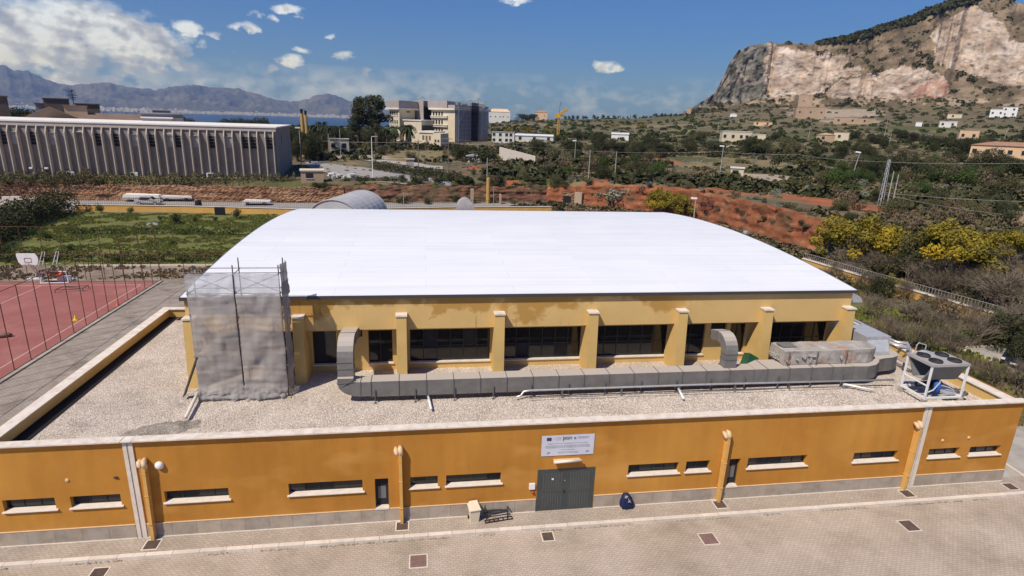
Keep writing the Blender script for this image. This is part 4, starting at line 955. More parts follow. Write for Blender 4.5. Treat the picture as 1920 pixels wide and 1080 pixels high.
for k in range(16): xx = x0+.12+k*.118; m.add([(xx, y0-.004, zt-.01), (xx+.01, y0-.004, zt-.01), (xx+.01, y0+.446, 5.16), (xx, y0+.446, 5.16)], [(0, 3, 2, 1)])
m.build('coil_fin', M_['chillergray'], ch)
for k, (fx, fy) in enumerate([(24.85, 1.4), (24.85, 2.15), (25.9, 1.4), (25.9, 2.15)]):
    f = thing('fan', None, None, (fx, fy, zt+.121)); f.parent = ch
    MB().lathe([(.31, 0), (.31, .07), (.285, .09), (.26, .07), (.26, .002)], 24).build('fan_ring', M_['frame_dk'], f)
    g = MB()
    for r_ in (.07, .13, .19, .25): g.tube([(r_*math.cos(a), r_*math.sin(a), .085) for a in [2*math.pi*q/20 for q in range(21)]], .006, 4)
    for q in range(8): a = q*math.pi/4; g.tube([(0, 0, .085), (.27*math.cos(a), .27*math.sin(a), .085)], .006, 4)
    g.build('fan_guard', M_['frame_dk'], f)
    g = MB()
    for q in range(5): a = q*1.257; g.add([(0, 0, .03), (.24*math.cos(a), .24*math.sin(a), .02), (.24*math.cos(a+.6), .24*math.sin(a+.6), .055)], [(0, 1, 2)])
    g.build('fan_blade', M_['frame_gr'], f)
MB().tube([(25.35, 1.45, zb+.1), (25.35, 1.45, zb+.62), (25.35, 1.45, zb+.7)], [.16, .16, .07], 14).build('compressor', M_['blue'], ch, True)
MB().tube([(25.75, 2.0, zb+.1), (25.75, 2.0, zb+.6)], .2, 14).tube([(24.8, 2.1, zb+.3), (26.2, 2.1, zb+.3)], .13, 12).build('receiver', M_['black'], ch, True)
m = MB().box(25.6, 26.2, 1.15, 1.6, zb+.1, zb+.22); m.tube([(25.5, 1.6, zb+.5), (25.9, 1.3, zb+.45), (26.1, 1.2, zb+.3), (26.15, 1.2, zb+.15)], .03, 6); m.tube([(24.5, 1.3, zb+.15), (24.9, 1.2, zb+.4), (25.3, 1.3, zb+.75), (25.8, 1.9, zb+.7)], .035, 6); m.tube([(24.5, 2.2, zb+.4), (25.0, 1.7, zb+.8), (25.8, 1.6, zb+.9)], .03, 6)
m.build('pipework', M_['galv'], ch)
m = MB(); R3 = random.Random(5)
for k in range(30): m.obox((R3.uniform(26.45, 26.95), R3.uniform(1.15, 1.9), DK+R3.uniform(.03, .5)), (R3.uniform(.05, .25), R3.uniform(.05, .2), R3.uniform(.04, .14)), Matrix.Rotation(R3.uniform(0, 3), 3, 'Z') @ Matrix.Rotation(R3.uniform(-.5, .5), 3, 'X'))
tag(m.build('pump_set', mat('pumpmix', [(.05, .045, .04), (.16, .12, .10), (.34, .32, .30)], .6, 9, 2)), 'small dark pump and valve assembly on the gravel between chiller and right parapet', 'pump')
t = thing('expansion_tank', 'light grey cylindrical tank with domed top standing behind the chiller', 'tank', (27.15, 4.25, DK))
MB().lathe([(.42, 0), (.44, .1), (.44, 1.15), (.40, 1.32), (.27, 1.44), (.05, 1.48)], 28).build('shell', M_['galv'], t, True)
for a in (0, 2.1, 4.2): MB().tube([(.40*math.cos(a), .40*math.sin(a), -.0), (.40*math.cos(a), .40*math.sin(a), .12)], .03, 6).build('leg', M_['frame_gr'], t)
MB().tube([(-.5, .2, .5), (-.5, .2, 1.75), (-.3, .3, 1.85), (.2, .3, 1.7), (.2, .3, 1.45)], .03, 8).build('vent_pipe', M_['galv'], t)
def pipe(label, pts, r, m_='galvpipe', cat='pipe', n=10, brackets=None):
    t = thing('roof_pipe', label, cat, pts[0]); q = [tuple(Vector(p)-Vector(pts[0])) for p in pts]
    MB().tube(q, r, n).build('pipe', M_[m_], t, True)
    if brackets:
        for p in brackets: b = Vector(p)-Vector(pts[0]); MB().box(b.x-.03, b.x+.03, b.y-r-.03, b.y+r+.03, -(pts[0][2]-DK), b.z).build('bracket', M_['ductseam'], t)
    return t
pipe('upper galvanised insulated pipe running back along the right parapet', [(28.0-.02, 15.5, 5.05), (27.75, 10, 5.05), (27.45, 7.0, 5.05), (27.55, 6.65, 5.05), (28.05, 6.5, 5.05), (28.1, 6.4, 4.9), (28.1, 6.4, 4.35)], .09, brackets=[(27.75, 9.9, 4.95), (27.6, 8.5, 4.95)])
pipe('lower galvanised pipe beside the insulated one, bending down behind the tank', [(27.6, 15.5, 5.0), (27.35, 10, 5.0), (27.05, 6.6, 5.0), (27.2, 6.2, 5.0), (27.85, 6.1, 5.0), (27.9, 6.0, 4.8), (27.9, 6.0, 4.3)], .075, brackets=[(27.35, 9.9, 4.9), (27.2, 8.5, 4.9)])
t = thing('cable_tray', 'galvanised cable tray with yellowish cables between plenum box and tank', 'cable tray', (26.5, 4.4, 4.55))
for k, (dx, m_) in enumerate([(0, 'galv'), (.16, 'pipeyellow'), (.34, 'galv')]): MB().box(dx, dx+.07, 0, 5.5, 0, .08).build('rail' if m_ == 'galv' else 'cable', M_[m_], t)
for k in range(10): MB().box(.071, .339, .3+k*.55, .35+k*.55, -.03, -.002).build('rung', M_['chillergray'], t)
MB().box(.1, .2, .5, .6, -.4, -.031).build('leg', M_['ductseam'], t); MB().box(.1, .2, 4.5, 4.6, -.4, -.031).build('leg', M_['ductseam'], t)
m = MB(); R3 = random.Random(9)
for k in range(46): 
    y = R3.uniform(9.5, 14.5); x = 25.75+R3.uniform(0, 1.6); m.tube([(x, y, 4.5+R3.uniform(0, .5)), (x+R3.uniform(-.5, .5), y+R3.uniform(-.5, .5), 4.5+R3.uniform(0, .6))], R3.uniform(.02, .06), 6)
tag(m.build('pipe_clutter', mat('cluttermix', [(.45, .44, .43), (.40, .16, .12), (.5, .49, .47)], .6, 2.5, 1, lo=.42, hi=.6)), 'jumble of small valves and pipe ends on the gravel far behind the plenum box', 'pipework', kind='stuff')
pipe('long thin galvanised pipe lying along the front of the grey duct', [(4.2, 3.12, 4.2), (4.45, 3.2, 4.22), (4.6, 3.24, 4.42), (4.9, 3.25, 4.46), (14, 3.23, 4.46), (24.3, 3.0, 4.46)], .05, brackets=[(x, 3.24, 4.42) for x in (6.5, 9.5, 12.5, 15.5, 18.5, 21.5)])
pipe('dark thin cable conduit trailing on the gravel below the long pipe', [(4.8, 3.0, 4.18)]+[(5+1.1*k, 2.98+.03*math.sin(k*1.7), 4.19) for k in range(18)], .022, 'frame_gr')
pipe('white drain pipe stub poking out from under the duct left of centre', [(.04, 3.6, 4.24), (.18, 2.25, 4.2)], .055, 'whitepaint')
pipe('white drain pipe stub under the duct in the middle of the roof', [(12.5, 3.3, 4.27), (12.33, 2.3, 4.2)], .06, 'whitepaint')
pipe('white drain pipe stub near the chiller end of the duct', [(21.5, 3.15, 4.26), (22.72, 2.42, 4.2)], .055, 'whitepaint')
pipe('white pipe leaning out on the gravel from the foot of the scaffold', [(-10.62, 5.1, 4.3), (-10.28, 2.35, 4.22)], .075, 'sill')
# ------------------------------------------------------------------ scaffold
sc = thing('scaffold', 'tube scaffold standing against the left end of the cream hall, wrapped in grey netting', 'scaffold', (0, 0, 0))
PX = [-10.42, -8.45, -6.52]; PY = [4.5, 5.38]
for i, x in enumerate(PX):
    for j, y in enumerate(PY):
        top = [[10.1, 10.42, 10.42], [10.2, 10.55, 10.55]][j][i]
        MB().tube([(x, y, DK), (x, y, top)], .026, 8).build('standard', M_['scafpole'], sc); MB().box(x-.08, x+.08, y-.08, y+.08, DK, DK+.015).build('base_plate', M_['scafpole'], sc)
    for z in (6.1, 8.15, 9.1, 10.0): MB().tube([(x, PY[0]-.1, z), (x, PY[1]+.1, z)], .02, 6).build('transom', M_['scafpole'], sc)
for y in PY:
    for z in (6.1, 8.15, 9.1, 10.05): MB().tube([(PX[0]-.1, y+.05, z), (PX[2]+.1, y+.05, z)], .02, 6).build('ledger', M_['scafpole'], sc)
for i in range(2):
    for (z0, z1) in ((9.15, 10.0), (6.2, 8.1)):
        MB().tube([(PX[i], PY[0]+.03, z0), (PX[i+1], PY[0]+.03, z1)], .014, 6).build('brace', M_['scafpole'], sc)
        if z0 > 9: MB().tube([(PX[i], PY[0]+.07, z1), (PX[i+1], PY[0]+.07, z0)], .014, 6).build('brace', M_['scafpole'], sc)
    for z in (6.13, 8.18):
        for k in range(3): MB().box(PX[i]+.04, PX[i+1]-.04, PY[0]+.06+k*.27, PY[0]+.31+k*.27, z, z+.04).build('deck_board', M_['wood'], sc)
MB().obox((-10.75, 4.55, 5.15), (.05, .3, 2.1), Matrix.Rotation(rad(22), 3, 'Y')).build('outrigger', M_['scafpole'], sc)
MB().obox((-8.4, 4.3, DK+.03), (4.1, .12, .05), Matrix.Rotation(rad(-.8), 3, 'Z')).build('sole_board', M_['wood'], sc)
MB().obox((-9.3, 4.62, DK+.03), (2.2, .16, .05), Matrix.Rotation(rad(3), 3, 'Z')).build('sole_board', M_['wood'], sc)
def netmat(name, col, alpha):
    m = bpy.data.materials.new(name); m.use_nodes = True; nt = m.node_tree; N = nt.nodes; L = nt.links; N.clear()
    out = N.new('ShaderNodeOutputMaterial'); mx = N.new('ShaderNodeMixShader'); tr = N.new('ShaderNodeBsdfTransparent'); df = N.new('ShaderNodeBsdfDiffuse'); tl = N.new('ShaderNodeBsdfTranslucent'); m2 = N.new('ShaderNodeMixShader')
    g = N.new('ShaderNodeNewGeometry'); n = N.new('ShaderNodeTexNoise'); n.inputs['Scale'].default_value = 1.4; n.inputs['Detail'].default_value = 6; L.new(g.outputs['Position'], n.inputs['Vector'])
    w1 = N.new('ShaderNodeTexWave'); w1.bands_direction = 'X'; w1.inputs['Scale'].default_value = 60; L.new(g.outputs['Position'], w1.inputs['Vector'])
    w2 = N.new('ShaderNodeTexWave'); w2.bands_direction = 'Z'; w2.inputs['Scale'].default_value = 60; L.new(g.outputs['Position'], w2.inputs['Vector'])
    a = mathn(N, L, 'ADD', mathn(N, L, 'MULTIPLY', n.outputs['Fac'], .5), alpha-.25, clamp=True); a = mathn(N, L, 'ADD', a, mathn(N, L, 'MULTIPLY', mathn(N, L, 'ADD', w1.outputs['Fac'], w2.outputs['Fac']), .05), clamp=True)
    df.inputs[0].default_value = (*col, 1); tl.inputs[0].default_value = (*[c*.9 for c in col], 1); m2.inputs[0].default_value = .3; L.new(df.outputs[0], m2.inputs[1]); L.new(tl.outputs[0], m2.inputs[2])
    L.new(a, mx.inputs[0]); L.new(tr.outputs[0], mx.inputs[1]); L.new(m2.outputs[0], mx.inputs[2]); L.new(mx.outputs[0], out.inputs[0]); MATS[name] = m
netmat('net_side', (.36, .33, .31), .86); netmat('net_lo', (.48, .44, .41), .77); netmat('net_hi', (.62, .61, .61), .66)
def net_sheet(name, p0, p1, z0, z1, m_, bulge, seed, nx=36, nz=60, crumple=0):
    V = []; p0 = Vector(p0); p1 = Vector(p1); d = (p1-p0); nn = Vector((d.y, -d.x)).normalized()
    for i in range(nx+1):
        for j in range(nz+1):
            u = i/nx; z = z0+(z1-z0)*j/nz; v = (z-DK)/5.5
            env = math.sin(math.pi*u)**.6
            tie = .5+.5*math.cos(z*3.05+seed)          # pulled in at the ledgers
            h = bulge*env*(.35+.65*tie)+.17*env*fbm((u*1.7+seed, z*.8, 0), 2)+.034*fbm((u*1.5+seed, z*6, 3), 3) + .022*fbm((u*9, z*1.2, seed), 2)*env
            if crumple: k = max(0, 1-(z-DK)/.7); h += k*(.10+.40*abs(fbm((u*4+seed, z*4, 1), 3)))
            q = p0+d*u+nn*(.045+max(-.02, h)); V.append((q.x, q.y, z+(.03*fbm((u*6, seed, 0), 2) if j in (0, nz) else 0)))
    F = [(i*(nz+1)+j, (i+1)*(nz+1)+j, (i+1)*(nz+1)+j+1, i*(nz+1)+j+1) for i in range(nx) for j in range(nz)]
    MB().add(V, F).build(name, M_[m_], sc, True)
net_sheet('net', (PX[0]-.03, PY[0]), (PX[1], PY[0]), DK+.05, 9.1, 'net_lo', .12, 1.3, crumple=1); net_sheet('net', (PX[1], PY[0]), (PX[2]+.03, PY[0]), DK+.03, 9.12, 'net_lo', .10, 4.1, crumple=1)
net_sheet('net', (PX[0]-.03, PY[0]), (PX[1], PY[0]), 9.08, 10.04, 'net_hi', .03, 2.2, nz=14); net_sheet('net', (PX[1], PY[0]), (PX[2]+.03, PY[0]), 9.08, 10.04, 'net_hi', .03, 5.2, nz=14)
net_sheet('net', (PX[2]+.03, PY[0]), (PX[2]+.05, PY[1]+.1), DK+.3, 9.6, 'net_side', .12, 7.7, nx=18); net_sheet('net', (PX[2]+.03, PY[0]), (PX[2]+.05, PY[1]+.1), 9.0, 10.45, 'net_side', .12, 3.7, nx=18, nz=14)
MB().tube([(PX[1]+.01*math.sin(k*2.1), PY[0]-.07, DK+.1+k*.45) for k in range(14)], .022, 6).build('seam_cord', M_['black'], sc)
MB().tube([(PX[2]+.03+.02*math.sin(k*1.6), PY[0]-.06, DK+.1+k*.45) for k in range(13)], .016, 6).build('seam_cord', M_['scafpole'], sc)
# netting heaped at the foot
V = []; F = []; nx, nr = 70, 14
for i in range(nx+1):
    x = PX[0]+.1+3.75*i/nx; r_ = .05+.22*abs(fbm((x*1.1, 0, 0), 4))+.06*math.sin(x*2.3)**2
    for k in range(nr): a = math.pi*2*k/nr; q = r_*(1+.3*fbm((x*2, math.cos(a)*1.5, math.sin(a)*1.5), 3)); V.append((x, 4.28+q*math.cos(a)*1.3, max(DK+.005, DK+.13+q*math.sin(a))))
for i in range(nx):
    for k in range(nr): F.append((i*nr+k, i*nr+(k+1) % nr, (i+1)*nr+(k+1) % nr, (i+1)*nr+k))
mat('netheap', [(.20, .19, .185), (.31, .295, .285)], .9, 3); MB().add(V, F+[tuple(range(nr)), tuple(range(nx*nr, nx*nr+nr))]).build('net_bundle', M_['netheap'], sc, True)
# ------------------------------------------------------------------ left: court, walk, lawn
def bpl_(px, py, ax, val):
    v = ray(px, py); i = 'XYZ'.index(ax); return CAM + v*((val-CAM[i])/v[i])
sheet('path', [(-26.45, -1.14), (XL, -1.14), (XL, 40), (-26.45, 40)], .004, 'walk_left')
sheet('path', [(-60, 39.9), (-11.4, 39.9), (-11.4, 46.6), (-60, 46.6)], .008, 'dirt')
sheet('sports_court', [(-62, -12), (-26.9, -12), (-26.9, 39.6), (-62, 39.6)], .012, 'court')
sheet('lawn', [(-62, 46.6), (-12, 46.6), (-12, 60), (-20, 83), (-60, 83)], .008, 'grass')
m = MB()
for (x0, x1, y0, y1) in [(-62, -28, 38.4, 38.5), (-28.1, -28.0, -12, 38.4), (-62, -28, 14, 14.08), (-45, -44.9, 32.5, 38.4), (-37, -36.9, 32.5, 38.4), (-45, -36.9, 32.4, 32.5)]:
    m.box(x0, x1, y0, y1, .010, .0165)
struct(m.build('court_marking', M_['courtline']))
kb2 = struct(MB().box(-26.88, -26.5, -12, 39.6, -.02, .10).build('kerb', M_['concrete']))
struct(MB().box(-38, -14, 46.0, 46.25, -.02, .16).build('kerb', M_['kerb']))
R3 = random.Random(4)
def fence_posts(label, pts, h, rails, m_='rust', r=.03):
    t = thing('court_fence', label, 'fence', pts[0]); o_ = Vector(pts[0])
    pm = MB().tube([(0, 0, 0), (0, 0, h)], r, 6).mesh('post', M_[m_])
    for p in pts: link('post', pm, t, tuple(Vector(p)-o_))
    a, b = Vector(pts[0])-o_, Vector(pts[-1])-o_
    for z in rails: MB().tube([a+Vector((0, 0, z)), b+Vector((0, 0, z))], r*.8, 6).build('rail', M_[m_], t)
    return t
fence_posts('tall rusty post fence along the right side of the red court', [(-26.8, 39.9-1.715*k, 0) for k in range(26)], 5.45, [5.43, .12])
fence_posts('tall rusty post fence across the far end of the red court', [(-26.9-1.75*k, 40.3, 0) for k in range(20)], 5.45, [5.43, 2.7])
fence_posts('low run of rusty posts across the dirt strip behind the annex', [(-25.2+2.2*k, 41.8, 0) for k in range(6)], 2.4, [2.3])
t = thing('floodlight', 'twin floodlight on the far corner post of the court fence', 'floodlight', (-26.8, 39.9, 5.45))
MB().tube([(0, 0, 0), (0, 0, .35)], .03, 6).build('bracket', M_['rust'], t)
for s_ in (-1, 1): MB().obox((s_*.3, -.1, .45), (.4, .25, .14), Matrix.Rotation(rad(25*s_), 3, 'Y')).build('lamp_head', M_['galv'], t)
# hoop
c0 = bpl(52, 485, 'Y', 38.6)
t = thing('basketball_hoop', 'white fan-shaped basketball backboard on a tubular stand', 'basketball hoop', (c0.x, 38.6, 0)); zc = c0.z
P = [(-.85, -.35), (-.62, -.62), (.72, -.62), (.9, -.2), (.88, .2), (.70, .52), (-.90, .52), (-.95, .3)]
MB().prism([(p[0], p[1]+zc) for p in P][::-1], 'y', -.03, .03).build('backboard', M_['whitepaint'], t)
f = MB()
for a, b in (((-.3, -.35), (.3, -.35)), ((-.3, .05), (.3, .05))): f.box(a[0], b[0], -.045, -.031, a[1]+zc-.02, a[1]+zc+.02)
for x in (-.3, .28): f.box(x, x+.03, -.045, -.031, zc-.33, zc+.03)
f.build('target_box', M_['black'], t)
MB().tube([(.23*math.cos(a), -.3+.23*math.sin(a), zc-.45) for a in [k*math.pi/8 for k in range(17)]], .015, 6).build('rim', M_['red'], t)
MB().tube([(0, .04, zc), (.1, 1.0, .9), (.1, 1.5, .1)], .06, 6).tube([(0, .04, zc-.5), (.1, 1.2, .1)], .04, 6).build('stand', M_['galv'], t)
for k, (px, py) in enumerate([(78, 489), (104, 488)]):
    p = bpl(px, py+8, 'Z', 0); t = thing('metal_stand', ['tilted white metal frame behind the basketball backboard', 'second tilted white frame right of the backboard'][k], 'stand', p, .3)
    MB().tube([(-.25, 0, 0), (.3, 0, 1.5), (.5, 0, 1.4), (.1, 0, 0)], .04, 6).tube([(-.1, 0, .4), (.25, 0, .4)], .03, 6).tube([(.1, .0, 0), (.45, .5, 0)], .04, 6).build('frame', M_['whitepaint'], t)
# kit lying at the court end
p = bpl(107, 529, 'Z', 0); t = thing('football_goal', 'small goal frame tipped over on the red court with orange cloth on it', 'goal', (p.x, p.y-.4, 0), .1)
MB().tube([(-1.2, 0, .05), (-1.2, 1.3, .05), (1.2, 1.3, .05), (1.2, 0, .05), (-1.2, 0, .05)], .045, 6).tube([(-1.2, 0, .05), (-1.0, .3, 1.1), (1.0, .3, 1.1), (1.2, 0, .05)], .045, 6).build('frame', M_['whitepaint'], t)
MB().obox((-.1, .25, .95), (.9, .4, .1), Matrix.Rotation(.3, 3, 'Y')).obox((.4, .3, .8), (.4, .3, .3), Matrix.Rotation(.5, 3, 'X')).build('cloth', M_['orangecloth'], t)
MB().obox((.6, .7, .3), (1.1, .5, .45), Matrix.Rotation(.2, 3, 'Z')).build('crate', M_['galv'], t)
p = bpl(66, 525, 'Z', 0); t = thing('net_stand', 'flat white base plate of a sports stand at the far court edge', 'base', p); MB().obox((0, 0, .12), (1.2, .5, .16), Matrix.Rotation(.3, 3, 'Z')).tube([(.1, 0, .1), (.2, .1, 1.5)], .035, 6).build('plate', M_['whitepaint'], t)
p = bpl(140, 545, 'Z', 0); t = thing('trolley', 'dark low trolley frame lying on the red court', 'trolley', (p.x-.3, p.y, 0), .2)
MB().tube([(-1.1, -.5, .3), (1.1, -.5, .3), (1.3, .5, .3), (-.8, .5, .3), (-1.1, -.5, .3)], .035, 6).tube([(-.8, .5, .3), (1.1, -.5, .3)], .03, 6).tube([(-1.1, -.5, .3), (-1.1, -.5, 0)], .03, 6).tube([(1.1, -.5, .3), (1.1, -.5, 0)], .03, 6).tube([(1.3, .5, .3), (1.3, .5, 0)], .03, 6).build('frame', M_['frame_dk'], t)
def cone(px, py, m_, lab):
    p = bpl(px, py, 'Z', 0); t = thing('traffic_cone', lab, 'traffic cone', p); MB().box(-.18, .18, -.18, .18, .012, .04).lathe([(.13, .04), (.03, .42)], 12).build('body', M_[m_], t)
cone(142, 600, 'coneyellow', 'bright yellow training cone on the red court'); cone(221, 573, 'orangecloth', 'small orange cone by the court kerb')
p = bpl(8, 633, 'Z', 0); t = thing('bench_ball_bag', 'dark red bag lying on the court at the left picture edge', 'bag', p, .4); MB().tube([(-.5, 0, .15), (-.2, 0, .2), (.3, 0, .2), (.5, 0, .13)], [.1, .19, .18, .08], 10).build('bag', M_['grate_pink'], t, True); t.name = 'bag'
# ------------------------------------------------------------------ foliage
def crown_mesh(name, m_, seed, n=420, lobes=7, leaf=.11, flat=.8, core=.35, shape=None, drop=None):
    """crown of unit radius standing on z=0..~1.6: many small leaf faces spread through irregular lobes"""
    r_ = np.random.default_rng(seed); L = []
    for k in range(lobes):
        a = r_.uniform(0, 6.28); d = r_.uniform(.15, .62); z = r_.uniform(.35, 1.15); L.append((d*math.cos(a), d*math.sin(a), z*flat, r_.uniform(.28, .48)))
    L.append((0, 0, .75*flat, .55))
    if shape: L = shape(r_)
    P = []; Nn = []
    w = np.array([l[3]**2 for l in L]); idx = r_.choice(len(L), n, p=w/w.sum())
    d = r_.normal(size=(n, 3)); d /= np.linalg.norm(d, axis=1)[:, None]; rr = r_.uniform(core, 1, n)**.45
    L = np.array(L); P = L[idx, :3]+d*(rr*L[idx, 3])[:, None]*np.array([1, 1, .85])
    P[:, 2] = np.maximum(P[:, 2], .03)
    nn = d+r_.normal(size=(n, 3))*.6; nn /= np.linalg.norm(nn, axis=1)[:, None]
    t1 = np.cross(nn, r_.normal(size=(n, 3))); t1 /= np.linalg.norm(t1, axis=1)[:, None]; t2 = np.cross(nn, t1)
    s = r_.uniform(.55, 1.3, n)[:, None]*leaf; q = r_.uniform(.45, 1, n)[:, None]
    V = np.stack([P-t1*s, P-t2*s*q*.8+t1*s*.2, P+t1*s, P+t2*s*q], 1).reshape(-1, 3)
    F = np.arange(4*n).reshape(-1, 4)
    return np_mesh(name, V, F, M_[m_])
def twig_mesh(name, seed, n=900, h=1.6, m_='twig'):
    r_ = random.Random(seed); m = MB()
    def br(p, d, l, w, lv):
        q = p+d*l; s_ = d.orthogonal().normalized()*w; u_ = d.cross(s_).normalized()*w
        m.add([p-s_, p+s_, p+u_*1.2, q], [(0, 1, 3), (1, 2, 3), (2, 0, 3)])
        if lv == 0: return
        for k in range(4 if lv > 1 else 5):
            dd = (d+Vector((r_.gauss(0, .55), r_.gauss(0, .55), r_.gauss(.12, .35)))).normalized(); br(p+d*l*r_.uniform(.45, 1), dd, l*r_.uniform(.5, .78), w*.6, lv-1)
    for k in range(9):
        a = r_.uniform(0, 6.28); d = Vector((math.cos(a)*.5, math.sin(a)*.5, r_.uniform(.7, 1.4))).normalized(); br(Vector((r_.uniform(-.15, .15), r_.uniform(-.15, .15), 0)), d, h*.36, .018, 4)
    return m.mesh(name, M_[m_])
def pine_shape(r_):
    L = []
    for k in range(13):
        a = r_.uniform(0, 6.28); z = r_.uniform(.5, 2.3); d = r_.uniform(.1, .75)*(1.1-.25*abs(z-1.4)); L.append((d*math.cos(a), d*math.sin(a), z, r_.uniform(.25, .42)))
    return L+[(0, 0, 1.2, .5), (0, 0, 1.8, .5)]
def mimo_shape(r_):
    L = []
    for k in range(30):
        a = r_.uniform(0, 6.28); d = r_.uniform(.2, .95)**.7; z = (.95-.75*d*d)*r_.uniform(.45, 1.15)+.12; L.append((d*math.cos(a), d*math.sin(a), z, r_.uniform(.13, .27)))
    return L+[(0, 0, .55, .45)]
def cyp_shape(r_): return [(r_.uniform(-.08, .08), r_.uniform(-.08, .08), .3+.28*k, .36-.028*k) for k in range(10)]
CM = {}
for k in range(4):
    CM['dark%d' % k] = crown_mesh('crown', 'leaf_dark', 10+k, 560, 8, .085); CM['olive%d' % k] = crown_mesh('crown', 'leaf_olive', 20+k, 520, 9, .085, .75)
    CM['green%d' % k] = crown_mesh('crown', 'leaf_green', 30+k, 520, 8, .085); CM['brown%d' % k] = crown_mesh('crown', 'leaf_brown', 40+k, 420, 8, .075, .7)
    CM['grey%d' % k] = crown_mesh('crown', 'leaf_grey', 50+k, 420, 9, .075, .6); CM['yellow%d' % k] = crown_mesh('crown', 'leaf_yellow', 60+k, 620, 10, .07, .8)
for k in range(2):
    CM['pine%d' % k] = crown_mesh('crown', 'leaf_dark', 70+k, 5200, 14, .05, shape=pine_shape); CM['cypress%d' % k] = crown_mesh('crown', 'leaf_dark', 75+k, 420, 1, .07, shape=cyp_shape)
    CM['pink%d' % k] = crown_mesh('crown', 'leaf_pink', 80+k, 1500, 8, .035, .8)
for k in range(3):
    CM['bigyellow%d' % k] = crown_mesh('crown', 'leaf_yellow', 90+k, 9000, 16, .030, .85, core=.45, shape=mimo_shape); CM['bigdark%d' % k] = crown_mesh('crown', 'leaf_dark', 95+k, 5000, 12, .035, .8)
    CM['biggreen%d' % k] = crown_mesh('crown', 'leaf_green', 105+k, 3500, 12, .035, .75); CM['bigolive%d' % k] = crown_mesh('crown', 'leaf_olive', 101+k, 4000, 12, .035, .8); CM['bare%d' % k] = twig_mesh('twigs', k)
TRK = MB().tube([(0, 0, -.3), (.02, 0, .5), (-.03, .03, 1.0)], [.07, .055, .03], 6).tube([(.02, 0, .5), (.3, .1, .95)], [.04, .02], 5).tube([(.02, 0, .45), (-.28, -.1, .9)], [.04, .02], 5).mesh('trunk', M_['trunk'])
TREES = []
def tree(kind, p, r, h, label, cat='tree', group=None, name='tree', rz=None, trunk=True, lift=.3):
    """r crown radius, h total height"""
    key = kind if kind in CM else kind+str(random.randrange(4 if kind+'3' in CM else (3 if kind+'2' in CM else 2)))
    me = CM[key]; zz = {'pine': 2.6, 'cypress': 3.1}.get(kind.rstrip('0123456789'), 1.35)
    t = thing(name, label, cat, p, random.uniform(0, 6.28) if rz is None else rz, group)
    ch_ = h*(1-lift*.6); c = link('crown', me, t, (0, 0, h*lift*.6)); c.scale = (r, r*random.uniform(.85, 1.1), ch_/zz)
    if trunk: k = link('trunk', TRK, t); k.scale = (h*.55, h*.55, h*.62)
    return t
def bush(kind, p, r, h, label, group=None, name='bush', cat='bush'):
    key = kind if kind in CM else kind+str(random.randrange(4 if kind+'3' in CM else (3 if kind+'2' in CM else 2)))
    c = link(name, CM[key], None, (p[0], p[1], p[2]-.1*h), random.uniform(0, 6.28)); c.scale = (r, r*random.uniform(.8, 1.15), h/1.35); return tag(c, label, cat, group)
def hedge(name, label, pts, w, h, kind, dens=260, leaf=.07, parent=None):
    """continuous clipped or wild hedge along pts: leaf faces through a box with an uneven top"""
    m_ = kind; V = []; n_tot = 0; C = []
    for a, b in zip(pts[:-1], pts[1:]):
        a = Vector(a); b = Vector(b); L = (b-a).length; n = int(dens*L)
        r_ = RNG; u = r_.random(n); p = np.array(a)[None]*(1-u[:, None])+np.array(b)[None]*u[:, None]
        d = (b-a).normalized(); nn = np.array([-d.y, d.x, 0]); v = r_.uniform(-1, 1, n); z = r_.random(n)**.6
        top = 1+.22*np.sin(u*L*1.7)+.15*np.sin(u*L*4.1+1)+.1*np.sin(u*L*9)
        C.append(p+nn[None]*(v*w/2*(1-.35*z**3))[:, None]+np.array([0, 0, 1])[None]*(z*h*top)[:, None])
    P = np.concatenate(C); n = len(P); r_ = RNG
    t1 = r_.normal(size=(n, 3)); t1 /= np.linalg.norm(t1, axis=1)[:, None]; t2 = np.cross(t1, r_.normal(size=(n, 3))); t2 /= np.linalg.norm(t2, axis=1)[:, None]
    s = r_.uniform(.5, 1.3, n)[:, None]*leaf; V = np.stack([P-t1*s, P-t2*s*.7, P+t1*s, P+t2*s*.7], 1).reshape(-1, 3)
    o = link(name, np_mesh(name, V, np.arange(4*n).reshape(-1, 4), M_[m_])); return tag(o, label, 'hedge')
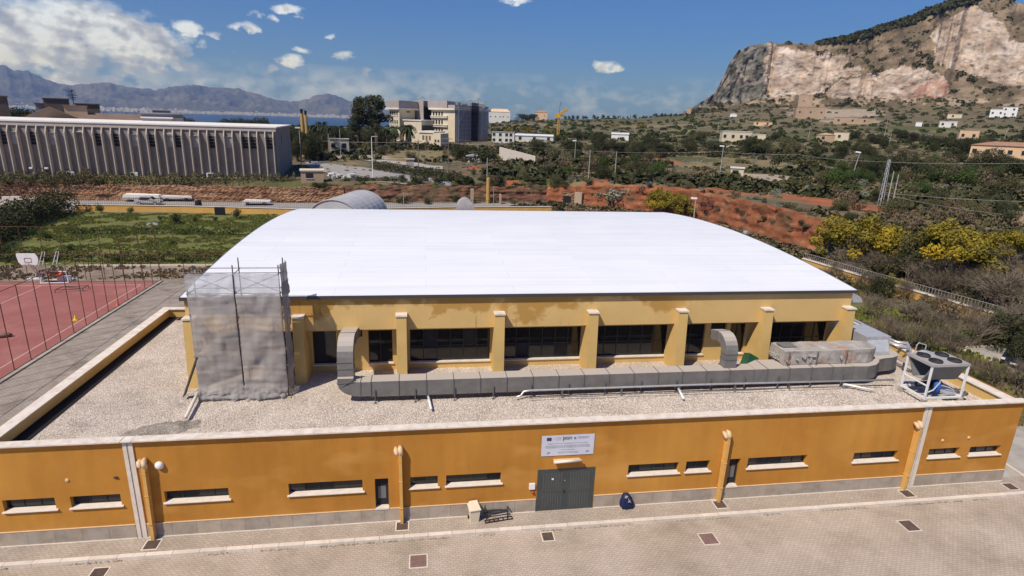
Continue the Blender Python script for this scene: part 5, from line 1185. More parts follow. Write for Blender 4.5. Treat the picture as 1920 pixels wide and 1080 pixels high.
# lawn planting
hedge('hedge', 'low clipped hedge row across the lawn, left piece', [(-48.6, 64.4, 0), (-40.9, 64.4, 0)], 1.5, .9, 'leaf_green', 170, .09)
hedge('hedge', 'low clipped hedge row across the lawn, long right piece', [(-40.1, 64.3, 0), (-25.8, 64.0, 0)], 1.5, .95, 'leaf_green', 170, .09)
hedge('hedge', 'ragged hedge between the lawn and the dirt strip', [(-52, 48.6, 0), (-21, 48.0, 0)], 1.7, .95, 'leaf_dark', 150, .1)
hedge('hedge', 'tall dark hedge running diagonally along the left edge of the lawn', [(-58.2, 83, 0), (-57.5, 70, 0), (-53, 55, 0), (-49, 44, 0)], 4.6, 3.0, 'leaf_dark', 520, .14)  # kept dense and dark, partly in place of a broad cast shadow
for k, (px, py, r, h, lab) in enumerate([(190, 400, .9, 1.9, 'dark round shrub by the yellow boundary wall left of the lawn'), (331, 420, 1.1, 2.0, 'bushy green young tree in the middle of the far lawn'), (245, 400, .8, 1.2, 'small shrub in front of the yellow boundary wall'),
        (445, 410, 1.0, 1.9, 'thin young tree at the right of the far lawn'), (405, 415, .6, .9, 'tiny shrub on the far lawn beside the thin young tree'), (85, 448, .8, 1.2, 'small shrub on the lawn near the dark hedge'), (322, 458, .7, .7, 'low round plant on the lawn in front of the hedge row'),
        (300, 415, .5, 1.0, 'slim sapling on the far lawn left of the bushy tree'), (130, 470, .7, .9, 'low shrub on the near lawn behind the court fence'), (366, 417, .5, .9, 'slim sapling on the far lawn right of the bushy tree')]):
    p = bpl(px, py, 'Z', 0); tree('green' if k != 3 else 'olive', p, r, h, lab, 'shrub', name='shrub', lift=.15)
# tufts on the lawn and weeds on the dirt
def tufts(name, label, n, xr, yr, m_, s0, s1, cond=None):
    r_ = RNG; xs = r_.uniform(*xr, n); ys = r_.uniform(*yr, n)
    keep = np.array([fbm((x/5, y/5, 7), 3) > -.1 for x, y in zip(xs, ys)]) if cond is None else np.array([cond(x, y) for x, y in zip(xs, ys)])
    xs, ys = xs[keep], ys[keep]; n = len(xs); a = r_.uniform(0, 6.28, n); s = r_.uniform(s0, s1, n); k = 3; V = []
    for j in range(k):
        aa = a+j*2.1; c, si = np.cos(aa), np.sin(aa)
        V.append(np.stack([np.stack([xs-c*s*.6, ys-si*s*.6, np.zeros(n)], 1), np.stack([xs+c*s*.6, ys+si*s*.6, np.zeros(n)], 1), np.stack([xs+c*s*.5+si*s*.4, ys+si*s*.5, s*.9], 1), np.stack([xs-c*s*.5, ys-si*s*.4, s*r_.uniform(.5, 1.1, n)], 1)], 1))
    V = np.concatenate(V).reshape(-1, 3); o = link(name, np_mesh(name, V, np.arange(len(V)).reshape(-1, 4), M_[m_])); return tag(o, label, 'grass', kind='stuff')
tufts('grass', 'rough tufts of green grass over the lawn beyond the court', 22000, (-58, -13), (46.8, 82), 'leaf_grass', .08, .24)
tufts('weeds', 'dry weeds on the dirt strip behind the court', 1300, (-50, -14), (40.6, 46), 'leaf_dry', .1, .3)
# boundary wall, railing, vehicles behind it
def bwall(label, pts, h, th, m_='wallyellow', cop='coping', step=3.0, rail=None, z0=0):
    t = thing('boundary_wall', label, 'wall', pts[0]); o_ = Vector(pts[0])
    for a, b in zip(pts[:-1], pts[1:]):
        a = Vector(a)-o_; b = Vector(b)-o_; d = b-a; L = d.length; ang = math.atan2(d.y, d.x); Mz = Matrix.Rotation(ang, 3, 'Z'); n = max(1, int(L/step))
        MB().obox((a+b)/2+Vector((0, 0, h/2-.2)), (L, th, h+.4-.01), Mz).build('wall_face', M_[m_], t)
        for k in range(n): MB().obox(a+d*((k+.5)/n)+Vector((0, 0, h+.04)), (L/n-.01, th+.16, .08), Mz).build('coping_stone', M_[cop], t)
        if rail:
            rh, sp, rm = rail; nb = int(L/sp); m = MB()
            for k in range(nb+1): m.obox(a+d*(k/nb)+Vector((0, 0, h+.08+rh/2)), (.025, .025, rh), Mz)
            o = m.build('railing_bars', M_[rm], t); o['kind'] = 'stuff'
            for z in (.1, rh-.05): MB().obox((a+b)/2+Vector((0, 0, h+.08+z)), (L, .03, .035), Mz).build('rail', M_[rm], t)
    return t
bwall('yellow boundary wall with pale coping and dark railing behind the lawn', [(-57.5, 84.2, 0), (-41, 84.0, 0), (-18, 81.6, 0), (5, 86, 0), (24, 88, 0)], 1.05, .3, rail=(1.25, .35, 'frame_dk'))
bwall('low dark wall with thin pale coping beyond the tall dark hedge', [(-59.6, 83.5, 0), (-60.0, 70, 0), (-58, 55, 0), (-55, 44, 0)], 1.3, .35, 'brownblk')
struct(sheet('yard', [(-60.5, 96), (-60.5, 50), (-90, 60), (-100, 90)], .006, 'asphalt')); struct(sheet('road', [(-100, 96.6), (-100, 85.5), (-41, 85.2), (-18, 83), (24, 89.5), (24, 100), (-25, 96)], .010, 'asphalt'))
R3 = random.Random(3)
for k in range(9):
    p = bpl(R3.uniform(4, 62), R3.uniform(376, 388), 'Z', .2); t = thing('concrete_block', 'pale concrete block in the stack beyond the left yard', 'block', (p.x, p.y, 0), R3.uniform(-.2, .2), 'pale concrete blocks stacked in the far left yard'); 
    MB().box(-R3.uniform(.8, 1.6), R3.uniform(.8, 1.6), -.4, .4, 0, R3.uniform(.5, 1.0)).build('block', M_['kerb'], t)
MB().box(0, 2.0, -.25, .25, 0, 1.0)
for k, (px0, px1, py, h, lab) in enumerate([(234, 304, 377, 1.25, 'long low white covered trailer on the road behind the yellow wall'), (306, 364, 376, 1.0, 'second white covered trailer right of the longer one'), (457, 508, 384, .8, 'short white trailer behind the wall near the skylight')]):
    a = bpl(px0, py, 'Z', 0); b = bpl(px1, py, 'Z', 0); L = (b-a).length; c = (a+b)/2; t = thing('trailer', lab, 'trailer', (c.x, c.y, 0), math.atan2((b-a).y, (b-a).x)); q = L/2
    MB().prism([(-q, .45), (q*.97, .45), (q, .7), (q*.94, h), (-q*.9, h+.12), (-q, .8)], 'y', -1.1, 1.1).build('body', M_['whiteroof2'], t)
    MB().box(-q*.98, q*.96, -1.13, 1.13, .62, .70).build('trim', M_['frame_gr'], t); MB().box(-q*.8, q*.8, -.9, .9, .25, .449).build('chassis', M_['frame_dk'], t)
    for x in (-q*.6, q*.6):
        for y in (-1.0, 1.0): MB().tube([(x, y-.1, .35), (x, y+.1, .35)], .35, 12).build('wheel', M_['black'], t)
p = bpl(275, 385, 'Z', 0)
def car(name, label, loc, rz, m_, sc_=1.0):
    t = thing(name, label, 'car', loc, rz, scale=sc_); prof = [(-2.1, .3), (2.1, .3), (2.15, .65), (1.9, .85), (1.05, .95), (.45, 1.42), (-.95, 1.47), (-1.75, 1.05), (-2.1, .95)]
    V = []; w0 = .86
    for s_, wf in ((-1, 1), (1, 1)):
        for x, z in prof: ww = w0*(1 if z < 1 else .80); V.append((x, s_*ww, z))
    n = len(prof); F = [tuple(range(n)), tuple(range(2*n-1, n-1, -1))] + [(i, i+n, (i+1) % n+n, (i+1) % n) for i in range(n)]
    me = MB().add(V, F).mesh('body', M_[m_]); b2 = bmesh.new(); b2.from_mesh(me); bmesh.ops.recalc_face_normals(b2, faces=b2.faces); bmesh.ops.bevel(b2, geom=b2.edges, offset=.05, segments=2, affect='EDGES'); b2.to_mesh(me); b2.free(); link('body', me, t)
    MB().add([(1.0, -.66, .99), (1.0, .66, .99), (.52, .60, 1.40), (.52, -.60, 1.40)], [(0, 1, 2, 3)]).build('windscreen', M_['glass'], t).location = (.035, 0, .02)
    MB().add([(-1.68, -.64, 1.10), (-1.68, .64, 1.10), (-1.02, .58, 1.46), (-1.02, -.58, 1.46)], [(3, 2, 1, 0)]).build('rear_window', M_['glass'], t).location = (-.03, 0, .02)
    for s_ in (-1, 1):
        MB().add([(.85, s_*.80, 1.0), (-1.45, s_*.80, 1.0), (-.9, s_*.715, 1.40), (.42, s_*.715, 1.38)], [(0, 1, 2, 3)]).build('side_window', M_['glass'], t).location = (0, s_*.03, 0)
        MB().box(1.98, 2.14, s_*.72-.12, s_*.72+.12, .62, .76).build('headlight', M_['lampglass'], t)
        for x in (-1.3, 1.3):
            wh = MB().tube([(x, s_*.80-.11, .31), (x, s_*.80+.11, .31)], .31, 16).build('wheel', M_['black'], t); MB().tube([(x, s_*.80+s_*.10, .31), (x, s_*.80+s_*.125, .31)], .19, 12).build('rim', M_['galv'], wh)
    MB().box(2.12, 2.17, -.26, .26, .42, .54).build('number_plate', M_['whitepaint'], t); return t
car('parked_car', 'grey car roof just showing above the yellow wall behind the lawn', (p.x, p.y+1, 0), .05, 'chillergray')
for k, (px, py) in enumerate([(373, 388), (413, 398)]):
    p = bpl(px, py+5, 'Z', 0); t = thing('waste_bin', ['round black bin on the road behind the yellow wall', 'square black crate against the yellow wall at the end of the lawn'][k], 'bin', (p.x, p.y, 0)); 
    (MB().lathe([(.5, 0), (.6, .5), (.5, 1.5), (.2, 1.75)], 12) if k == 0 else MB().box(-.75, .75, -.3, .3, 0, 1.3)).build('body', M_['black'], t)
# ------------------------------------------------------------------ red banks
def bank(name, label, pts, hts, m_, lean=1.0, amp=.5, res=.45, seed=0, z0=-.1, cat='bank'):
    P = [Vector((p[0], p[1], 0)) for p in pts]; cum = [0]
    for a, b in zip(P[:-1], P[1:]): cum.append(cum[-1]+(b-a).length)
    n = int(cum[-1]/res); V = []; nz = 16
    for i in range(n+1):
        d = cum[-1]*i/n; k = 0
        while k < len(cum)-2 and d > cum[k+1]: k += 1
        u = (d-cum[k])/(cum[k+1]-cum[k]); c = P[k].lerp(P[k+1], u); dd = (P[k+1]-P[k]).normalized(); nn = Vector((dd.y, -dd.x, 0)); H = hts[k]*(1-u)+hts[k+1]*u
        H *= 1+.16*fbm((d/4, seed, 0), 4)
        for j in range(nz+3):
            v = min(1, j/nz); z = z0+(H-z0)*v
            off = -lean*v + amp*1.3*fbm((d/3.6, z*.5, seed), 4)+amp*.8*fbm((d/.9, z*2.2, seed+2), 4)+.12*(math.sin(z*5+d*.1) > .6)
            if j > nz: off -= (j-nz)*1.3; z += -.25*(j-nz)
            q = c+nn*off; V.append((q.x, q.y, z))
    m_n = nz+3; F = [(i*m_n+j, (i+1)*m_n+j, (i+1)*m_n+j+1, i*m_n+j+1) for i in range(n) for j in range(m_n-1)]
    o = link(name, np_mesh(name, V, F, M_[m_])); return tag(o, label, cat)
tag(bank('stone_bank', 'long reddish dry-stone retaining bank below the grey ribbed building', [(-82, 97.4), (-25, 97.0), (-16, 98.2)], [2.7, 3.0, 3.0], 'drystone', .5, .16, seed=1), None, None)
bank('earth_bank', 'rough red earth bank behind the barrel skylight', [(-17, 98), (2, 100.5), (14, 101.5), (27, 103)], [3.3, 3.3, 3.2, 3.4], 'earthbrown', .9, .3, seed=2)
bank('earth_cliff', 'high red earth cliff cut behind the right end of the white roof', [(26, 103), (38, 94.5), (49.5, 86), (52.5, 72), (54.5, 58), (55.8, 50), (59, 44)], [3.6, 4.4, 4.9, 5.0, 4.9, 4.6, 4.3], 'earthred', .8, .30, seed=3)
t = thing('brick_recess', 'block-walled recess with a dark doorway cut into the red bank', 'recess', (31.2, 99.0, 0), rad(-35)); MB().box(-2.6, .2, -.5, 1, 0, 2.3).build('wall', M_['drystone'], t); MB().box(-2.2, -.4, -.56, -.505, .2, 1.7).build('doorway', M_['black'], t); MB().box(.25, 1.9, -.4, 1, 0, 2.6).build('wall_pier', M_['stoneruin'], t)
p = bpl(915, 362, 'Z', 0.2); t = thing('stone_post', 'yellow round stone post standing before the red bank', 'post', (bpl(915, 362, 'Y', 99).x, 99, 0)); MB().lathe([(.42, 0), (.36, 5.0), (.30, 5.3)], 10).build('shaft', M_['yellowchim'], t)
for k, (px, w_) in enumerate([(885, .9), (938, .5)]): t = thing('stone_pier', ['tall narrow pale stone pier in the red bank', 'short pale stone pier in the red bank'][k], 'pier', (bpl(px, 375, 'Y', 98.5).x, 98.3, 0)); MB().box(-w_/3, w_/3, -.3, .8, 0, 3.0-k).build('shaft', M_['stoneruin'], t)
# ------------------------------------------------------------------ right side garden
struct(sheet('pavement', [(XR_, -1.14), (40, -1.14), (40, 3.5), (33.6, 8.0), (33.2, 16), (XR_, 16)], .006, 'concrete'))
struct(sheet('lawn', [(33.2, 8), (52, 6), (52.5, 24), (49.5, 36), (48, 44), (30, 44), (26, 34), (XR_, 16), (33.2, 16)], .003, 'grass'))
struct(sheet('car_park', [(43.6, 4), (52, 4), (52, 17.1), (43.9, 17.1)], .010, 'concrete'))
kk = MB()
for a, b in (((43.4, 17.2), (50.5, 17.3)), ((43.4, 17.2), (44.0, 9)), ((30.4, -1.1), (30.8, 3.0))):
    a = Vector((*a, .06)); b = Vector((*b, .06)); d = b-a; kk.obox((a+b)/2, (d.length, .18, .14), Matrix.Rotation(math.atan2(d.y, d.x), 3, 'Z'))
struct(kk.build('kerb', M_['kerb']))
car('parked_car', 'black car parked behind bare bushes at the right picture edge', (45.6, 13.9, .012), rad(-148), 'carblack', 1.0)
bwall('yellow garden boundary wall with white railing on the right, behind the bare bushes', [(47.3, 44, 0), (49.0, 34.8, 0), (50.6, 27.5, 0), (52.2, 20.5, 0), (54, 10, 0), (55, 0, 0)], 1.2, .3, rail=(.75, .30, 'pole'))
tufts('grass', 'rough green grass and weeds in the garden on the right of the annex', 9000, (30, 51), (5, 42), 'leaf_grass', .12, .4, lambda x, y: fbm((x/4, y/4, 2), 3) > -.15 and not (43.6 < x and y < 17.1) and x > 29.5+max(0, 16-y)*.5)
tufts('weeds', 'dry brown weeds in the garden on the right of the annex', 5000, (30, 52), (5, 43), 'leaf_dry', .15, .5, lambda x, y: fbm((x/3, y/3, 5), 3) > .05 and not (43.6 < x and y < 17.1) and x > 29.5+max(0, 16-y)*.5)
BARE = [(1640, 600, 2.5, 3.4), (1668, 640, 2.2, 3.0), (1700, 655, 2.6, 3.2), (1735, 660, 2.2, 3.0), (1712, 612, 2.6, 3.6), (1760, 640, 2.8, 3.8), (1790, 668, 2.2, 3.0), (1828, 650, 2.8, 4.2), (1880, 640, 3.0, 4.6), (1850, 720, 1.6, 2.4), (1905, 730, 1.8, 2.8), (1620, 545, 2.4, 3.0), (1590, 520, 2.2, 2.8), (1860, 765, 1.2, 1.8)]
where = ['nearest the hall corner', 'behind the pipe rack', 'in the middle of the garden', 'behind the round tank', 'close to the railing, left one', 'in front of the yellow wall', 'left of the parking kerb', 'before the big yellow mimosa', 'above the black car', 'low one right of the chiller', 'at the right picture edge', 'beside the grey hood', 'just past the white roof verge', 'lowest one beyond the annex parapet']
for k, (px, py, r, h) in enumerate(BARE):
    p = bpl(px, py, 'Z', 0); t = thing('bare_bush', 'leafless brown twiggy bush, '+where[k], 'bush', p, random.uniform(0, 6), 'bare brown bushes in the right garden'); c = link('twigs', CM['bare%d' % (k % 3)], t); c.scale = (r, r, h/1.5)
BEH = [(1590, 505, 3.0, 3.6), (1650, 520, 3.6, 4.2), (1705, 530, 3.2, 4.0), (1745, 560, 3.6, 4.4), (1800, 560, 4.0, 5.0), (1850, 580, 4.4, 5.6), (1900, 590, 4.6, 6.0), (1885, 530, 4.2, 5.2), (1930, 640, 4, 5), (1620, 500, 3, 4), (1770, 530, 3.5, 4.4)]
for k, (px, py, r, h) in enumerate(BEH):
    p = place(px, py); t = thing('bare_tree', 'bare grey-brown tree beyond the garden railing below the yellow mimosas', 'tree', p, random.uniform(0, 6), 'bare trees beyond the right garden railing'); c = link('twigs', CM['bare%d' % (k % 3)], t); c.scale = (r, r, h/1.5)
for k, (px, py, r, h, kind, lab) in enumerate([(1655, 560, 1.6, 2.6, 'bigdark', 'dense dark evergreen shrub against the yellow garden wall'), (1880, 650, 2.8, 3.6, 'bigdark', 'large dark evergreen shrub behind the black car'), (1735, 700, 1.0, 1.0, 'green', 'low bright green shrub in the garden behind the tank'), (1800, 640, 1.2, 1.2, 'green', 'light green shrub in the middle of the garden'),
        (1830, 735, 1.2, 1.3, 'bigdark', 'dark low shrub beside the parking kerb'), (1700, 590, 1.3, 1.7, 'olive', 'olive shrub in front of the yellow garden wall'), (1915, 690, 1.5, 3.0, 'bigdark', 'dark shrub at the right edge beside the car')]):
    p = bpl(px, py, 'Z', 0); tree(kind, p, r, h, lab, 'shrub', name='shrub', lift=.05)
for k, (px, py, rp, hp, lab) in enumerate([(1605, 498, 78, 95, 'big yellow flowering mimosa at the end of the red cliff'), (1715, 500, 48, 70, 'half-green mimosa between the two big yellow ones'), (1800, 510, 88, 95, 'largest yellow mimosa beyond the bare bushes'), (1915, 500, 62, 68, 'yellow mimosa cut by the right picture edge'),
        (1672, 552, 24, 34, 'small yellow mimosa just beyond the garden railing'), (1250, 404, 46, 52, 'yellow mimosa at the far right end of the white roof')]):
    p = place(px, py); s = pxm(p); tree('bigyellow' if k != 1 else 'bigolive', p, rp*s*1.12, hp*s*1.2, lab, 'tree', 'yellow flowering mimosas', name='mimosa', lift=.12)
p = place(1690, 520); s = pxm(p); tree('bigdark', p, 45*s, 60*s, 'dark evergreen between the yellow mimosas', lift=.1); p = place(1545, 505); 
p = place(1330, 402); s = pxm(p); tree('pink', p+Vector((0, 0, .2)), 34*s, 36*s, 'pinkish bare-budded bush on the red cliff', 'bush', name='pink_bush', lift=.02)
WB = 'evergreen shrub standing against the garden side of the yellow wall'
for k in range(16):
    u = (k+.5)/16; q = Vector((48.4, 37, 0)).lerp(Vector((51.5, 17.5, 0)), u)+Vector((random.uniform(-2.4, -.6), random.uniform(-.6, .6), 0))
    if k % 3: bush(['bigdark', 'olive', 'bigolive', 'brown'][k % 4], q, random.uniform(1.0, 1.7), random.uniform(1.4, 2.9), WB, 'shrubs along the yellow garden wall')
    else: t = thing('bare_bush', 'leafless bush standing close against the yellow garden wall', 'bush', q, k, 'bare bushes against the yellow garden wall'); c = link('twigs', CM['bare%d' % (k % 3)], t); c.scale = (2, 2, 2.2)
for k in range(44):
    u = (k+random.random())/44*5; P6 = [(28, 104.5), (38, 97.5), (50.5, 89), (56, 73), (58, 59), (60, 49)]; i = min(4, int(u)); a = Vector((*P6[i], 0)).lerp(Vector((*P6[i+1], 0)), u-i); n_ = Vector((random.uniform(-1, 2.5), random.uniform(-1, 2.5), 0)); q = a+n_; q.z = max(3.6, tz(q.x, q.y)-.1)
    bush(random.choice(['brown', 'olive', 'dark', 'brown', 'grey']), q, random.uniform(.7, 1.7), random.uniform(.7, 1.5), 'scrubby bush on the upper rim of the red cliff', 'scrub bushes along the rim of the red cliff')
for k in range(30):
    x = -16+42*(k+random.random())/30; q = Vector((x, 101.5+(x+16)*.075+random.uniform(.2, 2), 0)); q.z = max(2.9, tz(q.x, q.y)-.1); bush(random.choice(['green', 'olive', 'dark', 'brown']), q, random.uniform(.9, 1.9), random.uniform(.9, 2.0), 'leafy bush on the rim of the red bank behind the skylight', 'bushes along the rim of the red bank')
for k in range(26):
    u = random.uniform(0, 4.4); P6 = [(26, 103), (38, 94.5), (49.5, 86), (52.5, 72), (54.5, 58), (55.8, 50)]; i = int(u); a = Vector((*P6[i], 0)).lerp(Vector((*P6[i+1], 0)), u-i); q = a+Vector((.3, .4, random.uniform(1.5, 3.6)))
    bush(random.choice(['brown', 'olive']), q, random.uniform(.5, 1.1), random.uniform(.5, 1.0), 'small tuft clinging to the face of the red cliff', 'tufts on the face of the red cliff')
# foot of the cliff: scrub
for k in range(22):
    u = random.random(); a = Vector((40, 89, 0)).lerp(Vector((53.5, 52, 0)), u) if u < .8 else Vector((28, 98, 0)); q = a+Vector((-random.uniform(1, 4), random.uniform(-1, 1), 0))
    bush(random.choice(['brown', 'olive', 'dark']), q, random.uniform(.7, 1.6), random.uniform(.6, 1.5), 'low scrubby bush at the foot of the red cliff', 'scrub bushes at the foot of the red cliff')
for k in range(14):
    x = random.uniform(-15, 26); bush(random.choice(['olive', 'dark', 'brown', 'green']), (x, 96.8+random.uniform(-.8, 1.2)+ (3 if x > 5 else 0), 0), random.uniform(.8, 1.7), random.uniform(.8, 2.0), 'scrubby bush growing at the foot of the red bank behind the skylight', 'bushes along the foot of the red bank')
# ------------------------------------------------------------------ grey ribbed building
A_ = bpl(-140, 325, 'Z', 4.2); B_ = bpl(522, 332.5, 'Z', 4.0); A_.z = B_.z = 4.0; dirv = (A_-B_).normalized(); ang = math.atan2(dirv.y, dirv.x)
B0 = B_.copy(); LEN = 70.0; gz1 = 10.0
gb = thing('ribbed_building', 'long grey concrete building with vertical fins and white flat roof', 'building', B0, ang)     # local x runs left along the front, local -y... front side is +y
FS = 1 if (Matrix.Rotation(ang, 3, 'Z') @ Vector((0, 1, 0))).y < 0 else -1
def gbox(name, x0, x1, y0, y1, z0, z1, m_, parent=None):
    ya, yb = sorted((FS*y0, FS*y1)); return MB().box(x0, x1, ya, yb, z0, z1).build(name, M_[m_], parent or gb)
gbox('wall', 0, LEN, -26, 0, -.5, gz1-.25, 'greybldg'); gbox('roof', -.35, LEN+.3, -26.3, .35, gz1-.25, gz1, 'whiteroof2'); gbox('roof_edge', -.2, LEN, .0, .22, gz1-.95, gz1-.251, 'greyrib')
gbox('plinth', -.5, LEN, .01, 1.0, -1.2, -.25, 'concrete'); gbox('plinth_ledge', -.5, LEN, .01, 1.15, -.249, -.1, 'greyrib')
RS = 1.51; nrib = int(LEN/RS)
rm = MB(); prof = [(0, -.1), (.95, -.1), (.95, 7.9), (.32, gz1-.96), (0, gz1-.96)]
rm.prism([(FS*p[0], p[1]) for p in (prof if FS > 0 else prof[::-1])], 'x', -.09, .09); ribm = rm.mesh('fin', M_['greyrib']); b2 = bmesh.new(); b2.from_mesh(ribm); bmesh.ops.recalc_face_normals(b2, faces=b2.faces); b2.to_mesh(ribm); b2.free()
for k in range(nrib+1): link('fin', ribm, gb, (.35+k*RS, 0, 0))
def gu(px):       # distance along the front seen at this pixel
    v = ray(px, 270); n = Vector((dirv.y, -dirv.x, 0)); t_ = (B0-CAM).dot(n)/v.dot(n); return (CAM+v*t_-B0).dot(dirv)
for px, op in [(9, 1), (39, 0), (72, 1), (101, 0), (161, 2), (195, 1), (225, 1), (254, 0), (284, 1), (313, 0), (326, 2), (343, 1), (370, 0), (399, 1), (427, 0), (454, 1), (482, 1), (508, 1), (-25, 1), (-60, 0)]:
    u = gu(px); k = round((u-.35)/RS-.5); x0 = .35+k*RS+.13; x1 = x0+RS-.26
    if op == 1:
        w = thing('window', None, None); w.parent = gb; gbox('pane', x0+.1, x1-.05, .01, .05, 5.6, 7.9, 'dark', w)
        for q in range(4): gbox('louvre', x0+.1, x1-.05, .051, .12, 5.6+q*.62, 5.66+q*.62, 'greybldg', w)
    elif op == 0:
        gbox('shutter', x0+.05, x1-.05, .01, .06, 5.7, 7.9, 'chillergray'); gbox('sill', x0, x1, .01, .3, 7.91, 8.0, 'greyrib')
    else: gbox('sill', x0, x1, .01, .35, 8.1, 8.25, 'sill')
for px, lab in [(127, 'white air-conditioning unit low on the ribbed wall, left one'), (247, 'white air-conditioning unit low on the ribbed wall, middle one'), (390, 'white air-conditioning unit low on the ribbed wall, right one'), (55, 'small round white vent low on the ribbed wall'), (84, 'small white box low on the ribbed wall')]:
    u = gu(px); p = B0+dirv*u+Vector((0, 0, 0)); big = 'air' in lab
    t = thing('ac_unit' if big else 'wall_vent', lab, 'air conditioner' if big else 'vent', p+(Matrix.Rotation(ang, 3, 'Z') @ Vector((0, FS*1.0, 0))), ang)
    w_, h_ = (.62, .75) if big else (.25, .3); z_ = .1 if big else 1.3
    MB().box(-w_, w_, -.22, .22, z_, z_+h_).build('casing', M_['whitepaint'], t)
    if big: m = MB().lathe([(.28, 0), (.28, .03)], 14); o = m.build('fan_grille', M_['frame_dk'], t); o.matrix_local = Matrix.Translation((.15, FS*.22, z_+.38)) @ Matrix.Rotation(rad(-90*FS), 4, 'X')
gbox('window', -.03, -.01, -9.5, -8.9, 6.0, 8.2, 'dark')
for k in range(5): gbox('wall_joint', -.04, -.001, -3.2-5*k, -3.1-5*k, -.3, gz1-.3, 'greyrib')
hedge('hedge', 'dark scrub growing along the foot of the ribbed building', [tuple(B0+dirv*56+Vector((0, -3.0, -1.1))), tuple(B0+dirv*30+Vector((0, -3.4, -1.1))), tuple(B0+dirv*(-4)+Vector((0, -3.2, -.9)))], 3.4, 1.7, 'leaf_olive', 230, .14)
hedge('hedge', 'tangled brown brambles above the left end of the stone bank', [(-86, 99.5, 1.6), (-60, 99.2, 2.2)], 4.5, 2.6, 'leaf_brown', 300, .13)
# road and lay-by to the right of it

def ground_ribbon(name, L_, R_, m_, lift=.08):
    V = []; n = len(L_)
    def dens(P, k=8):
        o_ = []
        for a, b in zip(P[:-1], P[1:]):
            for q in range(k): t_ = q/k; o_.append((a[0]*(1-t_)+b[0]*t_, a[1]*(1-t_)+b[1]*t_))
        return o_+[P[-1]]
    A, B = dens(L_), dens(R_); W_ = 6
    for a, b in zip(A, B):
        for q in range(W_+1): t_ = q/W_; x, y = a[0]*(1-t_)+b[0]*t_, a[1]*(1-t_)+b[1]*t_; V.append((x, y, tz(x, y)+lift))
    F = [(i*(W_+1)+j, i*(W_+1)+j+1, (i+1)*(W_+1)+j+1, (i+1)*(W_+1)+j) for i in range(len(A)-1) for j in range(W_)]
    me = np_mesh(name, V, F, M_[m_]); b2 = bmesh.new(); b2.from_mesh(me); bmesh.ops.recalc_face_normals(b2, faces=b2.faces)
    if sum(f.normal.z for f in b2.faces) < 0: bmesh.ops.reverse_faces(b2, faces=b2.faces)
    b2.to_mesh(me); b2.free(); return struct(link(name, me))
def pp(*l): return [tuple(place(*q).xy) for q in l]
ground_ribbon('road', pp((572, 300), (640, 311), (700, 318), (770, 326), (852, 346)), pp((575, 312), (600, 322), (640, 333), (700, 342), (858, 356)), 'asphalt', .15)
ground_ribbon('path', pp((640, 291), (760, 304), (830, 312)), pp((640, 296), (760, 310), (830, 318)), 'concrete', .12)
# ------------------------------------------------------------------ distant buildings
def at(px, py, dist):
    v = ray(px, py); k = dist/math.hypot(v.x, v.y); return CAM+v*k
def house(name, label, px0, px1, py1, py0, wall='creamw', roof='flat', turn=0.0, depth=None, dist=None, nwin=3, rows=1, cat='house', rmat='tile', cp=None, winmat='dark', base=.8):
    cx = (px0+px1)/2
    p = place(cx, py1) if dist is None else at(cx, py1, dist)
    if dist is not None: p.z = tz(p.x, p.y)
    s = pxm(p); w = (px1-px0)*s; top = at(cx, py0, math.hypot(p.x, p.y+DCAM)).z; h = max(1.5, top-p.z); az = math.atan2(p.x, p.y+DCAM); d = depth or max(4, w*.6)
    t = thing(name, label, cat, p, -az+turn); z0 = -base
    hw = h if roof == 'flat' else h*.78
    MB().box(-w/2, w/2, 0, d, z0, hw).build('wall', M_[wall], t)
    if roof == 'flat': MB().box(-w/2-.2, w/2+.2, -.2, d+.2, hw+.001, hw+.25).build('roof', M_[rmat], t)
    elif roof == 'gable': MB().prism([(-w/2-.3, hw+.001), (w/2+.3, hw+.001), (0, h)], 'y', -.3, d+.3).build('roof', M_[rmat], t)
    elif roof == 'hip':
        e = min(w, d)*.45; MB().add([(-w/2-.4, -.4, hw+.001), (w/2+.4, -.4, hw+.001), (w/2+.4, d+.4, hw+.001), (-w/2-.4, d+.4, hw+.001), (-w/2+e, d/2, h), (w/2-e, d/2, h)], [(0, 1, 5, 4), (1, 2, 5), (2, 3, 4, 5), (3, 0, 4), (3, 2, 1, 0)]).build('roof', M_[rmat], t)
    elif roof == 'shed': MB().prism([(-.3, hw+.001), (d+.3, hw+.001), (d+.3, h), (-.3, hw+.3)], 'x', -w/2-.2, w/2+.2).build('roof', M_[rmat], t)
    for r_ in range(rows):
        zc = hw*(r_+.55)/rows
        for k in range(nwin):
            xx = -w/2+w*(k+.5+.12*((k*7) % 3-1))/nwin; ww = min(.7, w/nwin*.25); hh = min(.8, hw/rows*.26)
            wd = MB().box(xx-ww, xx+ww, -.04, .02, zc-hh, zc+hh).build('window', M_[winmat], t); MB().box(xx-ww-.08, xx+ww+.08, -.12, -.041, zc-hh-.1, zc-hh).build('sill', M_['offwhite'], wd)
    return t, w, d, h
